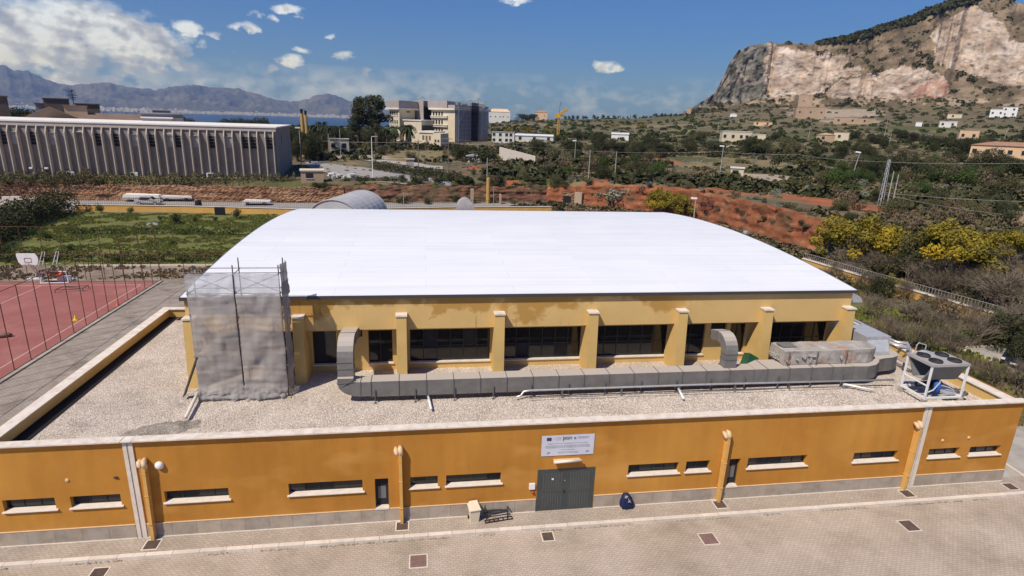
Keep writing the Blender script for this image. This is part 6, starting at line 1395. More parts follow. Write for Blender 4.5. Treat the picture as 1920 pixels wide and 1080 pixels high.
HS = [('villa', 'white villa with pale hipped roof right of the apartment complex', 917, 956, 221, 204, dict(wall='offwhite', roof='hip', nwin=5, rmat='peach', depth=9)),
 ('house', 'low far house with pale roof on the ridge left of the crane', 1003, 1026, 217, 207, dict(wall='peach', roof='hip', nwin=2)),
 ('shed', 'long low white-roofed shed at the foot of the crane', 966, 1037, 266, 252, dict(wall='offwhite', roof='shed', rmat='whitepaint', nwin=3, depth=8)),
 ('site_cabin', 'white site cabins right of the apartment scaffold', 922, 964, 268, 248, dict(wall='offwhite', roof='flat', rmat='chillergray', nwin=4, rows=2, depth=6)),
 ('shed', 'plain white box shed among dark trees right of the crane', 1146, 1178, 263, 249, dict(wall='whitepaint', roof='shed', rmat='offwhite', nwin=0, depth=6)),
 ('villa', 'cream flat-roofed villa with white roof boxes in the middle of the plain', 1354, 1406, 267, 247, dict(wall='creamw', roof='flat', rmat='offwhite', nwin=4, turn=.15, depth=10)),
 ('cottage', 'small cream cottage just right of the flat-roofed villa', 1407, 1434, 262, 252, dict(wall='creamw', roof='flat', rmat='offwhite', nwin=1)),
 ('cottage', 'low pale cottage with a dark arched shed, middle right plain', 1531, 1562, 266, 249, dict(wall='stoneruin', roof='gable', rmat='peach', nwin=1)),
 ('cottage', 'low pale cottage with long flat roof beside the arched shed', 1563, 1588, 265, 248, dict(wall='creamw', roof='flat', rmat='stoneruin', nwin=1)),
 ('tower_house', 'small square peach block above the right-hand trees', 1799, 1829, 266, 244, dict(wall='peach', roof='flat', rmat='stoneruin', nwin=2, rows=1, turn=.2)),
 ('villa', 'large peach villa with red tiled roof at the right edge', 1828, 1935, 300, 266, dict(wall='peach', roof='hip', rmat='tile', nwin=6, rows=1, depth=13, turn=-.1)),
 ('house', 'white two-storey house below the mountain, left one at far right', 1857, 1878, 220, 205, dict(wall='whitepaint', roof='flat', rmat='offwhite', nwin=2)),
 ('house', 'white stepped house below the mountain, right one at far right', 1880, 1902, 219, 201, dict(wall='whitepaint', roof='flat', rmat='offwhite', nwin=2, rows=2)),
 ('hut', 'tiny white hut among trees left of the white sheds', 1717, 1727, 237, 229, dict(wall='whitepaint', roof='flat', rmat='offwhite', nwin=0)),
 ('shed', 'long white shed on the slope below the quarry', 1763, 1790, 239, 228, dict(wall='offwhite', roof='flat', rmat='whitepaint', nwin=2)),
 ('hut', 'tiny white hut in the dark trees of the right plain', 1734, 1745, 261, 253, dict(wall='whitepaint', roof='flat', rmat='offwhite', nwin=0)),
 ('hut', 'small pale hut near the right peach villas', 1778, 1800, 222, 214, dict(wall='creamw', roof='flat', rmat='peach', nwin=1)),
 ('house', 'small orange-brown house behind the flat-roofed villa', 1414, 1446, 236, 226, dict(wall='peach', roof='gable', rmat='tile', nwin=2)),
 ('tower', 'tiny pale square tower on the ridge at the left foot of the mountain', 1287, 1295, 215, 202, dict(wall='stoneruin', roof='flat', rmat='stoneruin', nwin=0)),
 ('hut', 'tiny white hut at the foot of the grey cliff', 1369, 1381, 219, 212, dict(wall='whitepaint', roof='gable', rmat='offwhite', nwin=0)),
 ('ruin', 'roofless stone house with two windows below the quarry', 1493, 1543, 222, 201, dict(wall='stoneruin', roof='flat', rmat='stoneruin', nwin=3, depth=12, cat='ruin', turn=.2)),
 ('ruin', 'upper ruined stone block against the quarry floor', 1496, 1520, 203, 178, dict(wall='stoneruin', roof='flat', rmat='stoneruin', nwin=1, cat='ruin')),
 ('ruin', 'square ruined tower standing before the pale quarry face', 1527, 1556, 190, 167, dict(wall='stoneruin', roof='flat', rmat='stoneruin', nwin=0, cat='ruin')),
 ('ruin', 'long low broken stone walls right of the ruined house', 1565, 1606, 233, 220, dict(wall='stoneruin', roof='flat', rmat='stoneruin', nwin=2, cat='ruin')),
 ('ruin', 'small broken stone walls at the right end of the ruins', 1610, 1638, 233, 222, dict(wall='stoneruin', roof='flat', rmat='stoneruin', nwin=1, cat='ruin')),
 ('gatehouse', 'cream flat-roofed gatehouse left of the big pines, seen over the road', 619, 655, 288, 261, dict(wall='creamw', roof='flat', rmat='offwhite', nwin=2, depth=9, turn=.25)),
 ('gatehouse', 'cream building wing with round windows beside the gatehouse', 652, 682, 270, 256, dict(wall='creamw', roof='flat', rmat='offwhite', nwin=3, depth=6)),
 ('hut', 'small pale hut with dark doorway in the field right of centre', 1369, 1392, 333, 316, dict(wall='creamw', roof='flat', rmat='offwhite', nwin=1, depth=3)),
 ('cabin', 'small grey-green electrical cabin beside the track before the pines', 762, 776, 315, 300, dict(wall='concrete', roof='flat', rmat='concrete', nwin=0, depth=2.5)),
 ('shelter', 'small white tent-like shelter in the scrub above the road', 875, 899, 304, 290, dict(wall='whitepaint', roof='gable', rmat='chillergray', nwin=0, depth=4)),
 ('hut', 'low cream hut in front of the shadowed road beside the ribbed building', 566, 606, 340, 321, dict(wall='stoneruin', roof='flat', rmat='creamw', nwin=1, depth=3.0))]
for n_, lab, a, b, c, d, kw in HS: house(n_, lab, a, b, c, d, **kw)
for n_, lab, a, b, c, d, dist, kw in [
 ('block_of_flats', 'brown block cut by the left picture edge above the ribbed building', -30, 14, 222, 181, 190, dict(wall='brownblk', roof='flat', rmat='brownblk', nwin=0)),
 ('house', 'brown gabled house showing above the ribbed building roof', 56, 142, 235, 200, 170, dict(wall='pinkgrey', roof='gable', rmat='brownblk', nwin=0, depth=10)),
 ('house', 'square brown block with chimneys behind the gabled house', 92, 130, 222, 186, 200, dict(wall='brownblk', roof='flat', rmat='brownblk', nwin=0)),
 ('house', 'small pale brown annex left of the square brown block', 73, 93, 222, 195, 205, dict(wall='pinkgrey', roof='flat', rmat='brownblk', nwin=0)),
 ('house', 'narrow peach-coloured house lit by the sun above the ribbed roof', 130, 164, 235, 200, 175, dict(wall='peach', roof='flat', rmat='tile', nwin=2, depth=6)),
 ('house', 'brown house with dark window right of the peach one', 152, 188, 235, 196, 185, dict(wall='brownblk', roof='flat', rmat='brownblk', nwin=2)),
 ('long_building', 'long low dark-roofed building behind the ribbed building', 164, 274, 235, 214, 165, dict(wall='brownblk', roof='shed', rmat='brownblk', nwin=0, depth=12)),
 ('house', 'grey building with bright white roof strip right of the dark roof', 273, 340, 235, 214, 165, dict(wall='pinkgrey', roof='flat', rmat='pinkgrey', nwin=3)),
 ('house', 'small grey block behind the white roof strip', 290, 318, 222, 208, 185, dict(wall='chillergray', roof='flat', rmat='pinkgrey', nwin=1))]:
    house(n_, lab, a, b, c, d, dist=dist, **kw)
t, w, d, h = house('shed', 'bright white flat roof strip lying before the grey building', 272, 320, 235, 222, dist=160, wall='pinkgrey', roof='flat', rmat='whitepaint', nwin=0)
p = at(139, 200, 190); t = thing('antenna', 'bushy rooftop antenna above the peach house', 'antenna', (p.x, p.y, p.z-1)); m = MB().tube([(0, 0, 0), (0, 0, 5.0)], .09, 6)
for k in range(16): z = 2.4+k*.17; a = k*1.9; l = 1.3*(1-abs(z-3.8)/2.6); m.tube([(-l*math.cos(a), -l*math.sin(a), z), (l*math.cos(a), l*math.sin(a), z+.1)], .05, 5)
m.build('mast', M_['frame_dk'], t)
for k, (px0, px1, y0) in enumerate([(564, 571, 206), (571.5, 578, 209)]):
    a = at((px0+px1)/2, 245, 185); s = pxm(a); top = at((px0+px1)/2, y0, 185).z; z = tz(a.x, a.y); t = thing('chimney', ['taller yellow round chimney behind the ribbed building', 'shorter yellow round chimney just right of the taller one'][k], 'chimney', (a.x, a.y, z)); r_ = (px1-px0)*s/2
    MB().lathe([(r_*1.1, -1), (r_*.85, top-z-1.0)], 14).build('stack', M_['yellowchim'], t); MB().lathe([(r_*.6, 0), (r_*.75, 1.2)], 12, (0, 0, top-z-1.0)).build('cap', M_['black'], t)
# apartment complex
ap = thing('apartment_complex', 'cream apartment complex with overhanging roof bands and tall scaffold', 'building', (0, 0, 0))
def wallface(A, B, z0, z1, m_, name='wall'): return None
def blockp(name, corners, z0, z1, m_, grow=0):
    c = sum((Vector((p[0], p[1], 0)) for p in corners), Vector((0, 0, 0)))/len(corners); P = [Vector((p[0], p[1], 0)) for p in corners]
    if grow: P = [q+(q-c).normalized()*grow for q in P]
    if sum(P[i].x*P[(i+1) % len(P)].y-P[(i+1) % len(P)].x*P[i].y for i in range(len(P))) < 0: P = P[::-1]
    return MB().prism([(q.x, q.y) for q in P], 'z', z0, z1).build(name, M_[m_], ap)
def atd(px, dist): v = at(px, 220, dist); return (v.x, v.y)
GZ = 3.5
def zy(py, dist, px=820): return at(px, py, dist).z
def fwin(A, B, z0, z1, n, m0=.06, m1=.06, m_='dark', pier=True):
    A = Vector((*A, 0)); B = Vector((*B, 0)); d = B-A; L = d.length; a_ = math.atan2(d.y, d.x); Mz = Matrix.Rotation(a_, 3, 'Z'); nn = Vector((d.y, -d.x, 0)).normalized()
    if nn.dot(Vector((CAM.x, CAM.y, 0))-A) < 0: nn = -nn
    for k in range(n):
        u = m0+(1-m0-m1)*(k+.5)/n; c = A+d*u+nn*.05+Vector((0, 0, (z0+z1)/2)); w = MB().obox(c, (L*(1-m0-m1)/n*.55, .12, z1-z0), Mz).build('window', M_[m_], ap)
        if pier: MB().obox(c-Vector((0, 0, (z1-z0)/2+.25)), (L*(1-m0-m1)/n*.8, .5, .4), Mz).build('sill', M_['offwhite'], w)
bl = [atd(730, 303), atd(749, 289), atd(778, 300), atd(760, 315)]
blockp('wall', bl, GZ-1, zy(203, 295, 750), 'creamw'); blockp('roof_band', bl, zy(202, 295, 750), zy(189, 295, 750), 'pinkgrey', 1.6); blockp('roof_soffit', bl, zy(203.5, 295, 750)-.5, zy(202.2, 295, 750), 'offwhite', 2.0)
tw = [atd(776, 303), atd(794, 297), atd(810, 306), atd(792, 314)]; blockp('stair_tower', tw, GZ-1, zy(189, 300, 790), 'pinkgrey'); blockp('glazing', [atd(795, 296.5), atd(808, 303.5), atd(806, 305), atd(794, 298)], zy(235, 300, 800), zy(200, 300, 800), 'dark')
br = [atd(809, 296), atd(853, 283), atd(915, 300), atd(872, 315)]
blockp('wall', br, GZ-1, zy(203, 290), 'creamw'); blockp('roof_band', [atd(804, 297), atd(838, 286.5), atd(862, 305), atd(830, 312)], zy(202.5, 292), zy(189, 292), 'pinkgrey', .5)
for q_, (pa, pb) in enumerate([(846, 858), (866, 876), (884, 892), (898, 908)]): blockp('roof_plant', [atd(pa, 296), atd(pb, 297), atd(pb, 301), atd(pa, 300)], zy(200, 295), zy(190+q_ % 2*3, 295), ['chillergray', 'brownblk', 'pinkgrey', 'chillergray'][q_])
blockp('shade_toned_wall', [atd(853.6, 282.6), atd(915.5, 299.2), atd(915.7, 299.6), atd(853.8, 283.0)], GZ-1, zy(203.3, 290), 'pinkgrey'); blockp('roof_soffit', br, zy(204, 290)-.4, zy(202.2, 290), 'offwhite', 1.4); blockp('parapet', br, zy(202, 290)+.05, zy(196, 290), 'pinkgrey', .2)  # thin skin over the unlit face, its shade put into the colour
for py0, py1 in ((209, 217), (225, 233), (241, 248)): fwin(atd(809, 296), atd(839, 287.2), zy(py1, 291), zy(py0, 291), 5)
for py0, py1 in ((209, 216), (225, 232)): fwin(atd(730, 303), atd(748, 290), zy(py1, 296, 740), zy(py0, 296, 740), 4)
fwin(atd(752, 290), atd(776, 299.5), zy(211, 295, 760), zy(208, 295, 760), 1, .3, .2, 'brownblk', False)
for py in (217.5, 220, 234, 237): 
    A = Vector((*atd(808, 295.6), zy(py, 291))); B = Vector((*atd(839, 286.4), zy(py, 291))); d = B-A; MB().obox((A+B)/2, (d.length, .9, .35), Matrix.Rotation(math.atan2(d.y, d.x), 3, 'Z')).build('balcony_edge', M_['offwhite'], ap)
lk = [atd(757, 286), atd(790, 270), atd(812, 284), atd(790, 300)]; blockp('entrance_wing', lk, GZ-1, zy(227, 280, 790), 'creamw'); blockp('wing_roof', lk, zy(226.8, 280, 790), zy(225, 280, 790), 'offwhite', .6)
blockp('porch_opening', [atd(792.5, 270.5), atd(812, 283.4), atd(811, 285), atd(792, 272)], zy(247, 276), zy(236, 276), 'dark'); blockp('entrance_arch', [atd(760, 284), atd(770, 279), atd(769, 278.5), atd(759.5, 283.6)], GZ, zy(240, 280, 765), 'dark')
lo = [atd(786, 262), atd(813, 256), atd(832, 266), atd(806, 275)]; blockp('low_wing', lo, GZ-1, zy(247, 262, 810), 'creamw'); lo2 = [atd(812, 252), atd(826, 250), atd(841, 262), atd(828, 266)]; blockp('low_wing', lo2, GZ-1, zy(250, 256, 826), 'creamw'); blockp('roof_band', lo, zy(249, 262, 810), zy(246, 262, 810), 'offwhite', .5)
fwin(atd(788, 261.4), atd(811, 256.4), zy(262, 260, 800), zy(254, 260, 800), 3, .1, .1, 'brownblk', False); fwin(atd(812.5, 251.9), atd(826, 250), zy(266, 252, 820), zy(262, 252, 820), 2, .1, .1, 'dark', False)
fw = MB(); A = Vector((*atd(733, 262), GZ)); B = Vector((*atd(786, 258), GZ)); d = B-A; MB().obox((A+B)/2+Vector((0, 0, .8)), (d.length, .4, 1.9), Matrix.Rotation(math.atan2(d.y, d.x), 3, 'Z')).build('garden_wall', M_['offwhite'], ap)
for (px, dist, h_) in ((791, 306, 3.5), (896, 305, 3.5), (880, 300, 2)): 
    p = Vector((*atd(px, dist), zy(190, 300))); m = MB().tube([(p.x, p.y, p.z-1), (p.x, p.y, p.z+h_*.6)], .15, 6).tube([(p.x-1.6, p.y, p.z+h_*.3), (p.x+.4, p.y, p.z+h_*.65), (p.x+1.8, p.y, p.z+h_*.2)], .25, 6); m.build('rooftop_dish', M_['chillergray'], ap)
asf = thing('facade_scaffold', 'tall scaffold covering the right corner of the apartment complex', 'scaffold', (0, 0, 0))
A = Vector((*atd(857, 283), 0)); B = Vector((*atd(908, 296.5), 0)); d = (B-A); nn = Vector((d.y, -d.x, 0)).normalized(); nn = nn if nn.y < 0 else -nn; z1 = zy(188, 286)
for k in range(8):
    q = A+d*k/7
    for o_ in (0, 1.1): MB().tube([q+nn*o_+Vector((0, 0, GZ-1)), q+nn*o_+Vector((0, 0, z1+random.uniform(-1, 1)))], .075, 4).build('standard', M_['frame_gr'] if k % 3 else M_['galv'], asf)
for k in range(11):
    z = GZ+1+k*(z1-GZ-1)/10.5; MB().tube([A+nn*1.1+Vector((0, 0, z)), B+nn*1.1+Vector((0, 0, z))], .06, 4).build('ledger', M_['galv'], asf); MB().obox(A*.35+B*.65+nn*.6+Vector((0, 0, z-.1)), (d.length*.5, .8, .06), Matrix.Rotation(math.atan2(d.y, d.x), 3, 'Z')).build('platform', M_['brownblk'], asf)
for k in range(8): a = A+d*(k % 4)/4*.4+nn*1.15; zz = GZ+1+(k//2)*5; MB().tube([a+Vector((0, 0, zz)), a+d*.16+Vector((0, 0, zz+4.5))], .08, 4).build('brace', M_['frame_gr'], asf)
MB().obox((A*.42+B*.58)+nn*1.2+Vector((0, 0, (GZ+z1)/2)), (d.length*.26, .06, (z1-GZ)*.95), Matrix.Rotation(math.atan2(d.y, d.x), 3, 'Z')).build('debris_net', (netmat('net_far', (.06, .06, .062), .5), M_['net_far'])[1], asf)
# crane
p = place(1046, 256); s = pxm(p); t = thing('crane', 'yellow tower crane with folded jib beyond the white shed', 'crane', p, 0); top = at(1046, 217, math.hypot(p.x, p.y+DCAM)).z-p.z
m = MB(); q = .55
for sx in (-q, q):
    for sy in (-q, q): m.box(sx-.13, sx+.13, sy-.13, sy+.13, -1, top)
for k in range(int(top/1.1)): z = k*1.1; m.tube([(-q, -q, z), (q, -q, z+1.1)], .08, 4).tube([(q, -q, z), (-q, -q, z+1.1)], .08, 4).tube([(-q, q, z), (-q, -q, z+1.1)], .08, 4)
m.build('mast', M_['craneyellow'], t); az = -math.atan2(p.x, p.y+DCAM); Mz = Matrix.Rotation(az, 3, 'Z')
for nm, a, b, r_ in (('jib', (-1.5, 0, top), (16*s, 0, top+12*s), .9), ('folded_jib', (-2.6, 0, top-.8), (9*s, .5, top+1*s), .6)):
    a, b = Mz @ Vector(a), Mz @ Vector(b); MB().tube([a, b], r_, 4).build(nm, M_['craneyellow'], t)
MB().tube([(0, 0, top), Mz @ Vector((.6, 0, top+24*s))], .09, 5).tube([Mz @ Vector((.6, 0, top+24*s)), Mz @ Vector((10*s, 0, top+9*s))], .05, 4).build('tie_bar', M_['frame_dk'], t); MB().obox((0, 0, top-.5), (2.2, 2.2, 1.6), Mz).build('cab', M_['craneyellow'], t)
# concrete ramp wall, rubble, low wall
a, b = place(938, 300), place(1003, 312); t = thing('concrete_wall', 'pale sloping concrete wall in the scrub right of the scaffolded flats', 'wall', a)
d = b-a; MB().add([(0, 0, -1), (d.x, d.y, d.z-1), (d.x, d.y, d.z+2.8), (0, 0, 3.9), (-.3, .5, -1), (d.x-.3, d.y+.5, d.z-1), (d.x-.3, d.y+.5, d.z+2.8), (-.3, .5, 3.9)], [(0, 1, 2, 3), (5, 4, 7, 6), (3, 2, 6, 7), (4, 0, 3, 7), (1, 5, 6, 2)]).build('wall_face', M_['kerb'], t)
a = place(640, 334); t = thing('rubble_heap', 'heap of white sacks and rubble beside the bend of the road', 'rubble', a)
for k in range(26): MB().obox((random.uniform(-2.6, 2.6), random.uniform(-1.2, 1.2), random.uniform(.1, .9)), (random.uniform(.5, 1.1), random.uniform(.4, .8), random.uniform(.3, .6)), Matrix.Rotation(random.uniform(0, 3), 3, 'Z') @ Matrix.Rotation(random.uniform(-.5, .5), 3, 'X')).build('sack', M_['rubble'], t)
a, b = bpl(1885, 420, 'Z', 4.8), bpl(1960, 430, 'Z', 4.8); t = thing('stone_wall', 'pale stone wall end at the right edge above the mimosas', 'wall', (a.x, a.y, tz(a.x, a.y))); d = b-a; MB().obox((d.x/2, d.y/2, .8), (d.length, .6, 2.4), Matrix.Rotation(math.atan2(d.y, d.x), 3, 'Z')).build('wall_face', M_['stoneruin'], t)
# ------------------------------------------------------------------ poles and wires
def pole(px, y1, y0, lab, kind='lamp', r=.11, name='street_lamp', m_='pole', lean=0, cat='lamp post', p=None):
    p = p or place(px, y1); dist = math.hypot(p.x, p.y+DCAM); h = at(px, y0, dist).z-p.z; t = thing(name, lab, cat, p); az = -math.atan2(p.x, p.y+DCAM); t.rotation_euler = (0, lean, az)
    MB().tube([(0, 0, -.5), (0, 0, h)], [r, r*.65], 7).build('pole', M_[m_], t)
    if kind == 'lamp': MB().tube([(0, 0, h-.1), (.1, 0, h+.1), (.8, 0, h+.15)], .05, 5).build('arm', M_[m_], t); MB().box(.5, 1.25, -.16, .16, h+.07, h+.22).build('lamp_head', M_['galv'], t)
    if kind == 'head': MB().box(-.9, .2, -.2, .2, h-.1, h+.2).build('lamp_head', M_['whitepaint'], t)
    if kind == 'cross': MB().box(-.9, .9, -.06, .06, h-.5, h-.38).build('crossarm', M_[m_], t)
    if kind == 'lattice':
        m = MB()
        for sx in (-.35, .35): m.tube([(sx*1.2, .2, -.5), (sx*.5, 0, h)], .045, 5)
        for k in range(9): z = h*k/9; m.tube([(-.36+.02*k, 0, z), (.36-.02*k, 0, z+h/9)], .03, 4)
        m.build('lattice', M_['galv'], t)
    return p, h, t
PL = [(699, 333, 257, 'white street lamp at the bend of the road', 'lamp', 'whitepaint'), (566, 318, 240, 'thin grey lamp post at the right end of the ribbed building', 'head', 'pole'), (785, 317, 262, 'wooden pole before the apartment complex, left one', 'cross', 'polewood'), (841, 328, 257, 'wooden pole before the apartment complex, right one', 'cross', 'polewood'),
      (913, 340, 296, 'slim grey pole in the scrub behind the yellow stone post', 'none', 'pole'), (1077, 306, 264, 'street lamp with bulb head right of the crane', 'head', 'pole'), (1103, 338, 281, 'grey pole in the middle of the scrub', 'none', 'pole'), (1152, 340, 284, 'grey pole above the agaves', 'none', 'pole'),
      (1350, 325, 274, 'street lamp at the left of the dry field', 'head', 'galv'), (1410, 318, 285, 'thin wooden pole in the dry field', 'none', 'polewood'), (1594, 342, 285, 'leaning street lamp at the right of the dry field', 'head', 'galv'), (1650, 385, 298, 'lattice steel pylon above the red soil', 'lattice', 'galv'), (1672, 388, 326, 'grey pole beside the lattice pylon', 'none', 'pole'),
      (1662, 388, 320, 'slim pole between the pylon and the grey pole', 'none', 'pole'), (1885, 325, 300, 'short leaning pole below the peach villa', 'none', 'polewood'), (1657, 262, 222, 'thin pole below the ruins', 'none', 'pole'), (1882, 262, 238, 'leaning pole near the peach block', 'none', 'pole'), (1345, 250, 228, 'thin pole left of the flat-roofed villa', 'none', 'pole'),
      (1398, 236, 213, 'pole in the far field behind the villa', 'none', 'pole'), (1330, 222, 205, 'far pole at the left foot of the mountain', 'none', 'pole'), (1316, 218, 199, 'far pole on the ridge left of the mountain', 'none', 'pole'), (1516, 258, 236, 'thin pole in the middle plain', 'none', 'pole'), (1667, 272, 250, 'thin pole right of the arched cottage', 'none', 'pole'),
      (1190, 244, 229, 'far pole in the groves right of the crane', 'none', 'pole'), (919, 250, 228, 'thin pole below the white villa', 'none', 'pole'), (618, 300, 250, 'grey pole left of the cream gatehouse', 'none', 'pole'), (639, 292, 242, 'grey pole behind the gatehouse', 'none', 'pole'), (1265, 236, 222, 'far pole at the ridge by the orchards', 'none', 'pole')]
for px, y1, y0, lab, kind, m_ in PL: pole(px, y1, y0, lab, kind, m_=m_, name='utility_pole' if kind in ('none', 'cross') else ('pylon' if kind == 'lattice' else 'street_lamp'), cat='pole' if kind in ('none', 'cross', 'lattice') else 'lamp post', lean=.12 if 'lean' in lab else 0, r=.16 if math.hypot(1, 1) and y1 < 275 else .11)
c = Vector((49.6, 86.5, 0)); p, h, t = pole(1298, 404, 372, 'grey street lamp with twin heads at the far right corner of the white roof', 'head', r=.13, p=Vector((48.5, 78, 0)))
pole(757, 396, 360, 'thin fence pole behind the skylight, before the red bank', 'none', r=.07, name='fence_pole', cat='pole', p=Vector((bpl(757, 392, 'Y', 92).x, 92, 0))); pole(925, 396, 350, 'thin fence pole behind the far roof edge, right of the vent', 'none', r=.07, name='fence_pole', cat='pole', p=Vector((bpl(925, 392, 'Y', 92).x, 92, 0)))
def wire(lab, pts, r=.035):
    P = [at(*q) for q in pts]; out = []
    for a, b in zip(P[:-1], P[1:]):
        for k in range(8): u = k/8; out.append(a.lerp(b, u)-Vector((0, 0, 4*u*(1-u)*(b-a).length*.012)))
    out.append(P[-1]); tag(MB().tube(out, r, 4).build('wire', M_['pole']), lab, 'wire')
wire('long overhead wire crossing the dry field to the right', [(1103, 283, 190), (1350, 284, 190), (1500, 290, 180), (1560, 298, 170), (1930, 306, 150)]); wire('overhead wire sloping down right above the red soil', [(1650, 360, 105), (1930, 378, 95)], .025)
wire('overhead wire slanting from the pylon over the mimosas', [(1650, 362, 104), (1880, 402, 85)], .022); wire('overhead wire before the apartment complex', [(566, 262, 180), (785, 266, 175), (841, 268, 170), (940, 272, 165)], .04); wire('upper wire before the apartment complex', [(785, 263, 175), (841, 259, 170), (1100, 282, 185)], .03)
# ------------------------------------------------------------------ trees of the plain
for k, (px, y1, rp, hp, kind, lab) in enumerate([(674, 283, 31, 92, 'pine', 'tall dark pine left of the apartment complex, left one of the pair'), (706, 283, 34, 104, 'pine', 'tallest dark pine, standing against the apartment complex')]):
    p = at(px, y1-8, 235); p.z = tz(p.x, p.y); s = pxm(p); tree(kind, p, rp*s, hp*s, lab, 'pine tree', name='pine_tree', lift=.32)
# palms
def frond_mesh(seed):
    r_ = random.Random(seed); m = MB()
    for k in range(22):
        a = k*2.4; e = r_.uniform(-.5, 1.1); P = []; d = Vector((math.cos(a), math.sin(a), 0))
        for j in range(6): u = j/5; P.append(d*(u*1.0*math.cos(e*.7))+Vector((0, 0, u*math.sin(e)*.9-u*u*.75)))
        s_ = Vector((-d.y, d.x, 0))
        for j in range(5):
            w = .13*(1-abs(j/5-.4)); m.add([P[j]-s_*w, P[j]+s_*w*.1+Vector((0, 0, .04)), P[j+1]+s_*w*.1+Vector((0, 0, .04)), P[j+1]-s_*w-Vector((0, 0, .06))], [(0, 1, 2, 3)]); m.add([P[j]+s_*w, P[j]+Vector((0, 0, .04)), P[j+1]+Vector((0, 0, .04)), P[j+1]+s_*w-Vector((0, 0, .06))], [(0, 3, 2, 1)])
    return m.mesh('crown', M_['leaf_palm'])
FR = [frond_mesh(k) for k in range(3)]
def palm(p, h, r, lab, group):
    t = thing('palm_tree', lab, 'palm tree', p, random.uniform(0, 6), group); MB().tube([(0, 0, -.5), (.1, 0, h*.5), (0, .1, h)], [.3, .22, .24], 7).build('trunk', M_['trunk'], t); c = link('crown', FR[random.randrange(3)], t, (0, 0, h)); c.scale = (r, r, r)
for k, (px, y1, hp, rp, lab) in enumerate([(741, 268, 28, 16, 'broad palm before the cream entrance wing, left one'), (765, 268, 30, 18, 'broad palm before the cream entrance wing, right one'), (590, 262, 26, 10, ''), (604, 265, 24, 10, ''), (616, 266, 26, 11, ''), (628, 260, 22, 9, ''), (575, 258, 22, 9, ''), (598, 250, 20, 8, ''), (640, 262, 20, 8, ''), (725, 262, 20, 10, ''), (583, 275, 22, 10, ''), (610, 252, 22, 8, '')]):
    p = at(px, y1, 230 if k < 2 else 190+k*4); p.z = tz(p.x, p.y); s = pxm(p); top = at(px, y1-hp, math.hypot(p.x, p.y+DCAM)).z; palm(p, max(3, top-p.z), rp*s, lab or 'dark palm in the grove between the yellow chimneys and the big pines', None if lab else 'palms left of the big pines')
for k, (px, py, rp, hp, lab) in enumerate([(1655, 520, 46, 50, 'olive tree in front of the left mimosa'), (1755, 545, 44, 50, 'olive tree between mimosas and garden railing'), (1860, 545, 50, 52, 'olive tree below the largest mimosa')]):
    p = place(px, py); s = pxm(p); tree('bigolive', p, rp*s, hp*s, lab, lift=.08)
# agaves
def agave_mesh():
    m = MB()
    for k in range(34):
        a = k*2.4; e = .25+1.2*(k/34); d = Vector((math.cos(a)*math.cos(e), math.sin(a)*math.cos(e), math.sin(e))); s_ = Vector((-math.sin(a), math.cos(a), 0))*.09; q = d*.55; m.add([s_*.6, -s_*.6, q-s_, q+s_, d*1.1], [(0, 1, 2, 3), (3, 2, 4)])
    return m.mesh('agave', M_['leaf_agave'])
AG = agave_mesh()
for k, (px, py, rp) in enumerate([(1102, 352, 10), (1203, 362, 16), (1218, 350, 10), (1262, 362, 9), (1240, 345, 8), (1185, 345, 8), (1726, 398, 12), (1742, 405, 9), (1760, 402, 8), (1700, 400, 8), (1775, 392, 8), (1800, 398, 9), (1690, 408, 7), (1822, 402, 8), (1872, 412, 12), (1300, 352, 7), (1083, 340, 7), (1320, 360, 6)]):
    p = place(px, py); s = pxm(p); c = link('agave', AG, None, p, random.uniform(0, 6)); c.scale = (rp*s,)*3; tag(c, 'grey-green spiky agave on the bank above the red soil', 'agave', 'agaves on the bank')
for k, (px, py, rp, hp, lab) in enumerate([(1150, 378, 34, 38, 'large pale grey-leaved bush on top of the red bank'), (1128, 372, 16, 20, 'smaller pale grey bush left of the large one'), (1176, 366, 18, 18, 'pale grey bush just right of the large one'), (1090, 366, 14, 14, 'low pale grey bush at the left of the red bank rim')]):
    p = place(px, py); s = pxm(p); tree('grey', p, rp*s, hp*s, lab, 'bush', name='grey_bush', lift=.05)
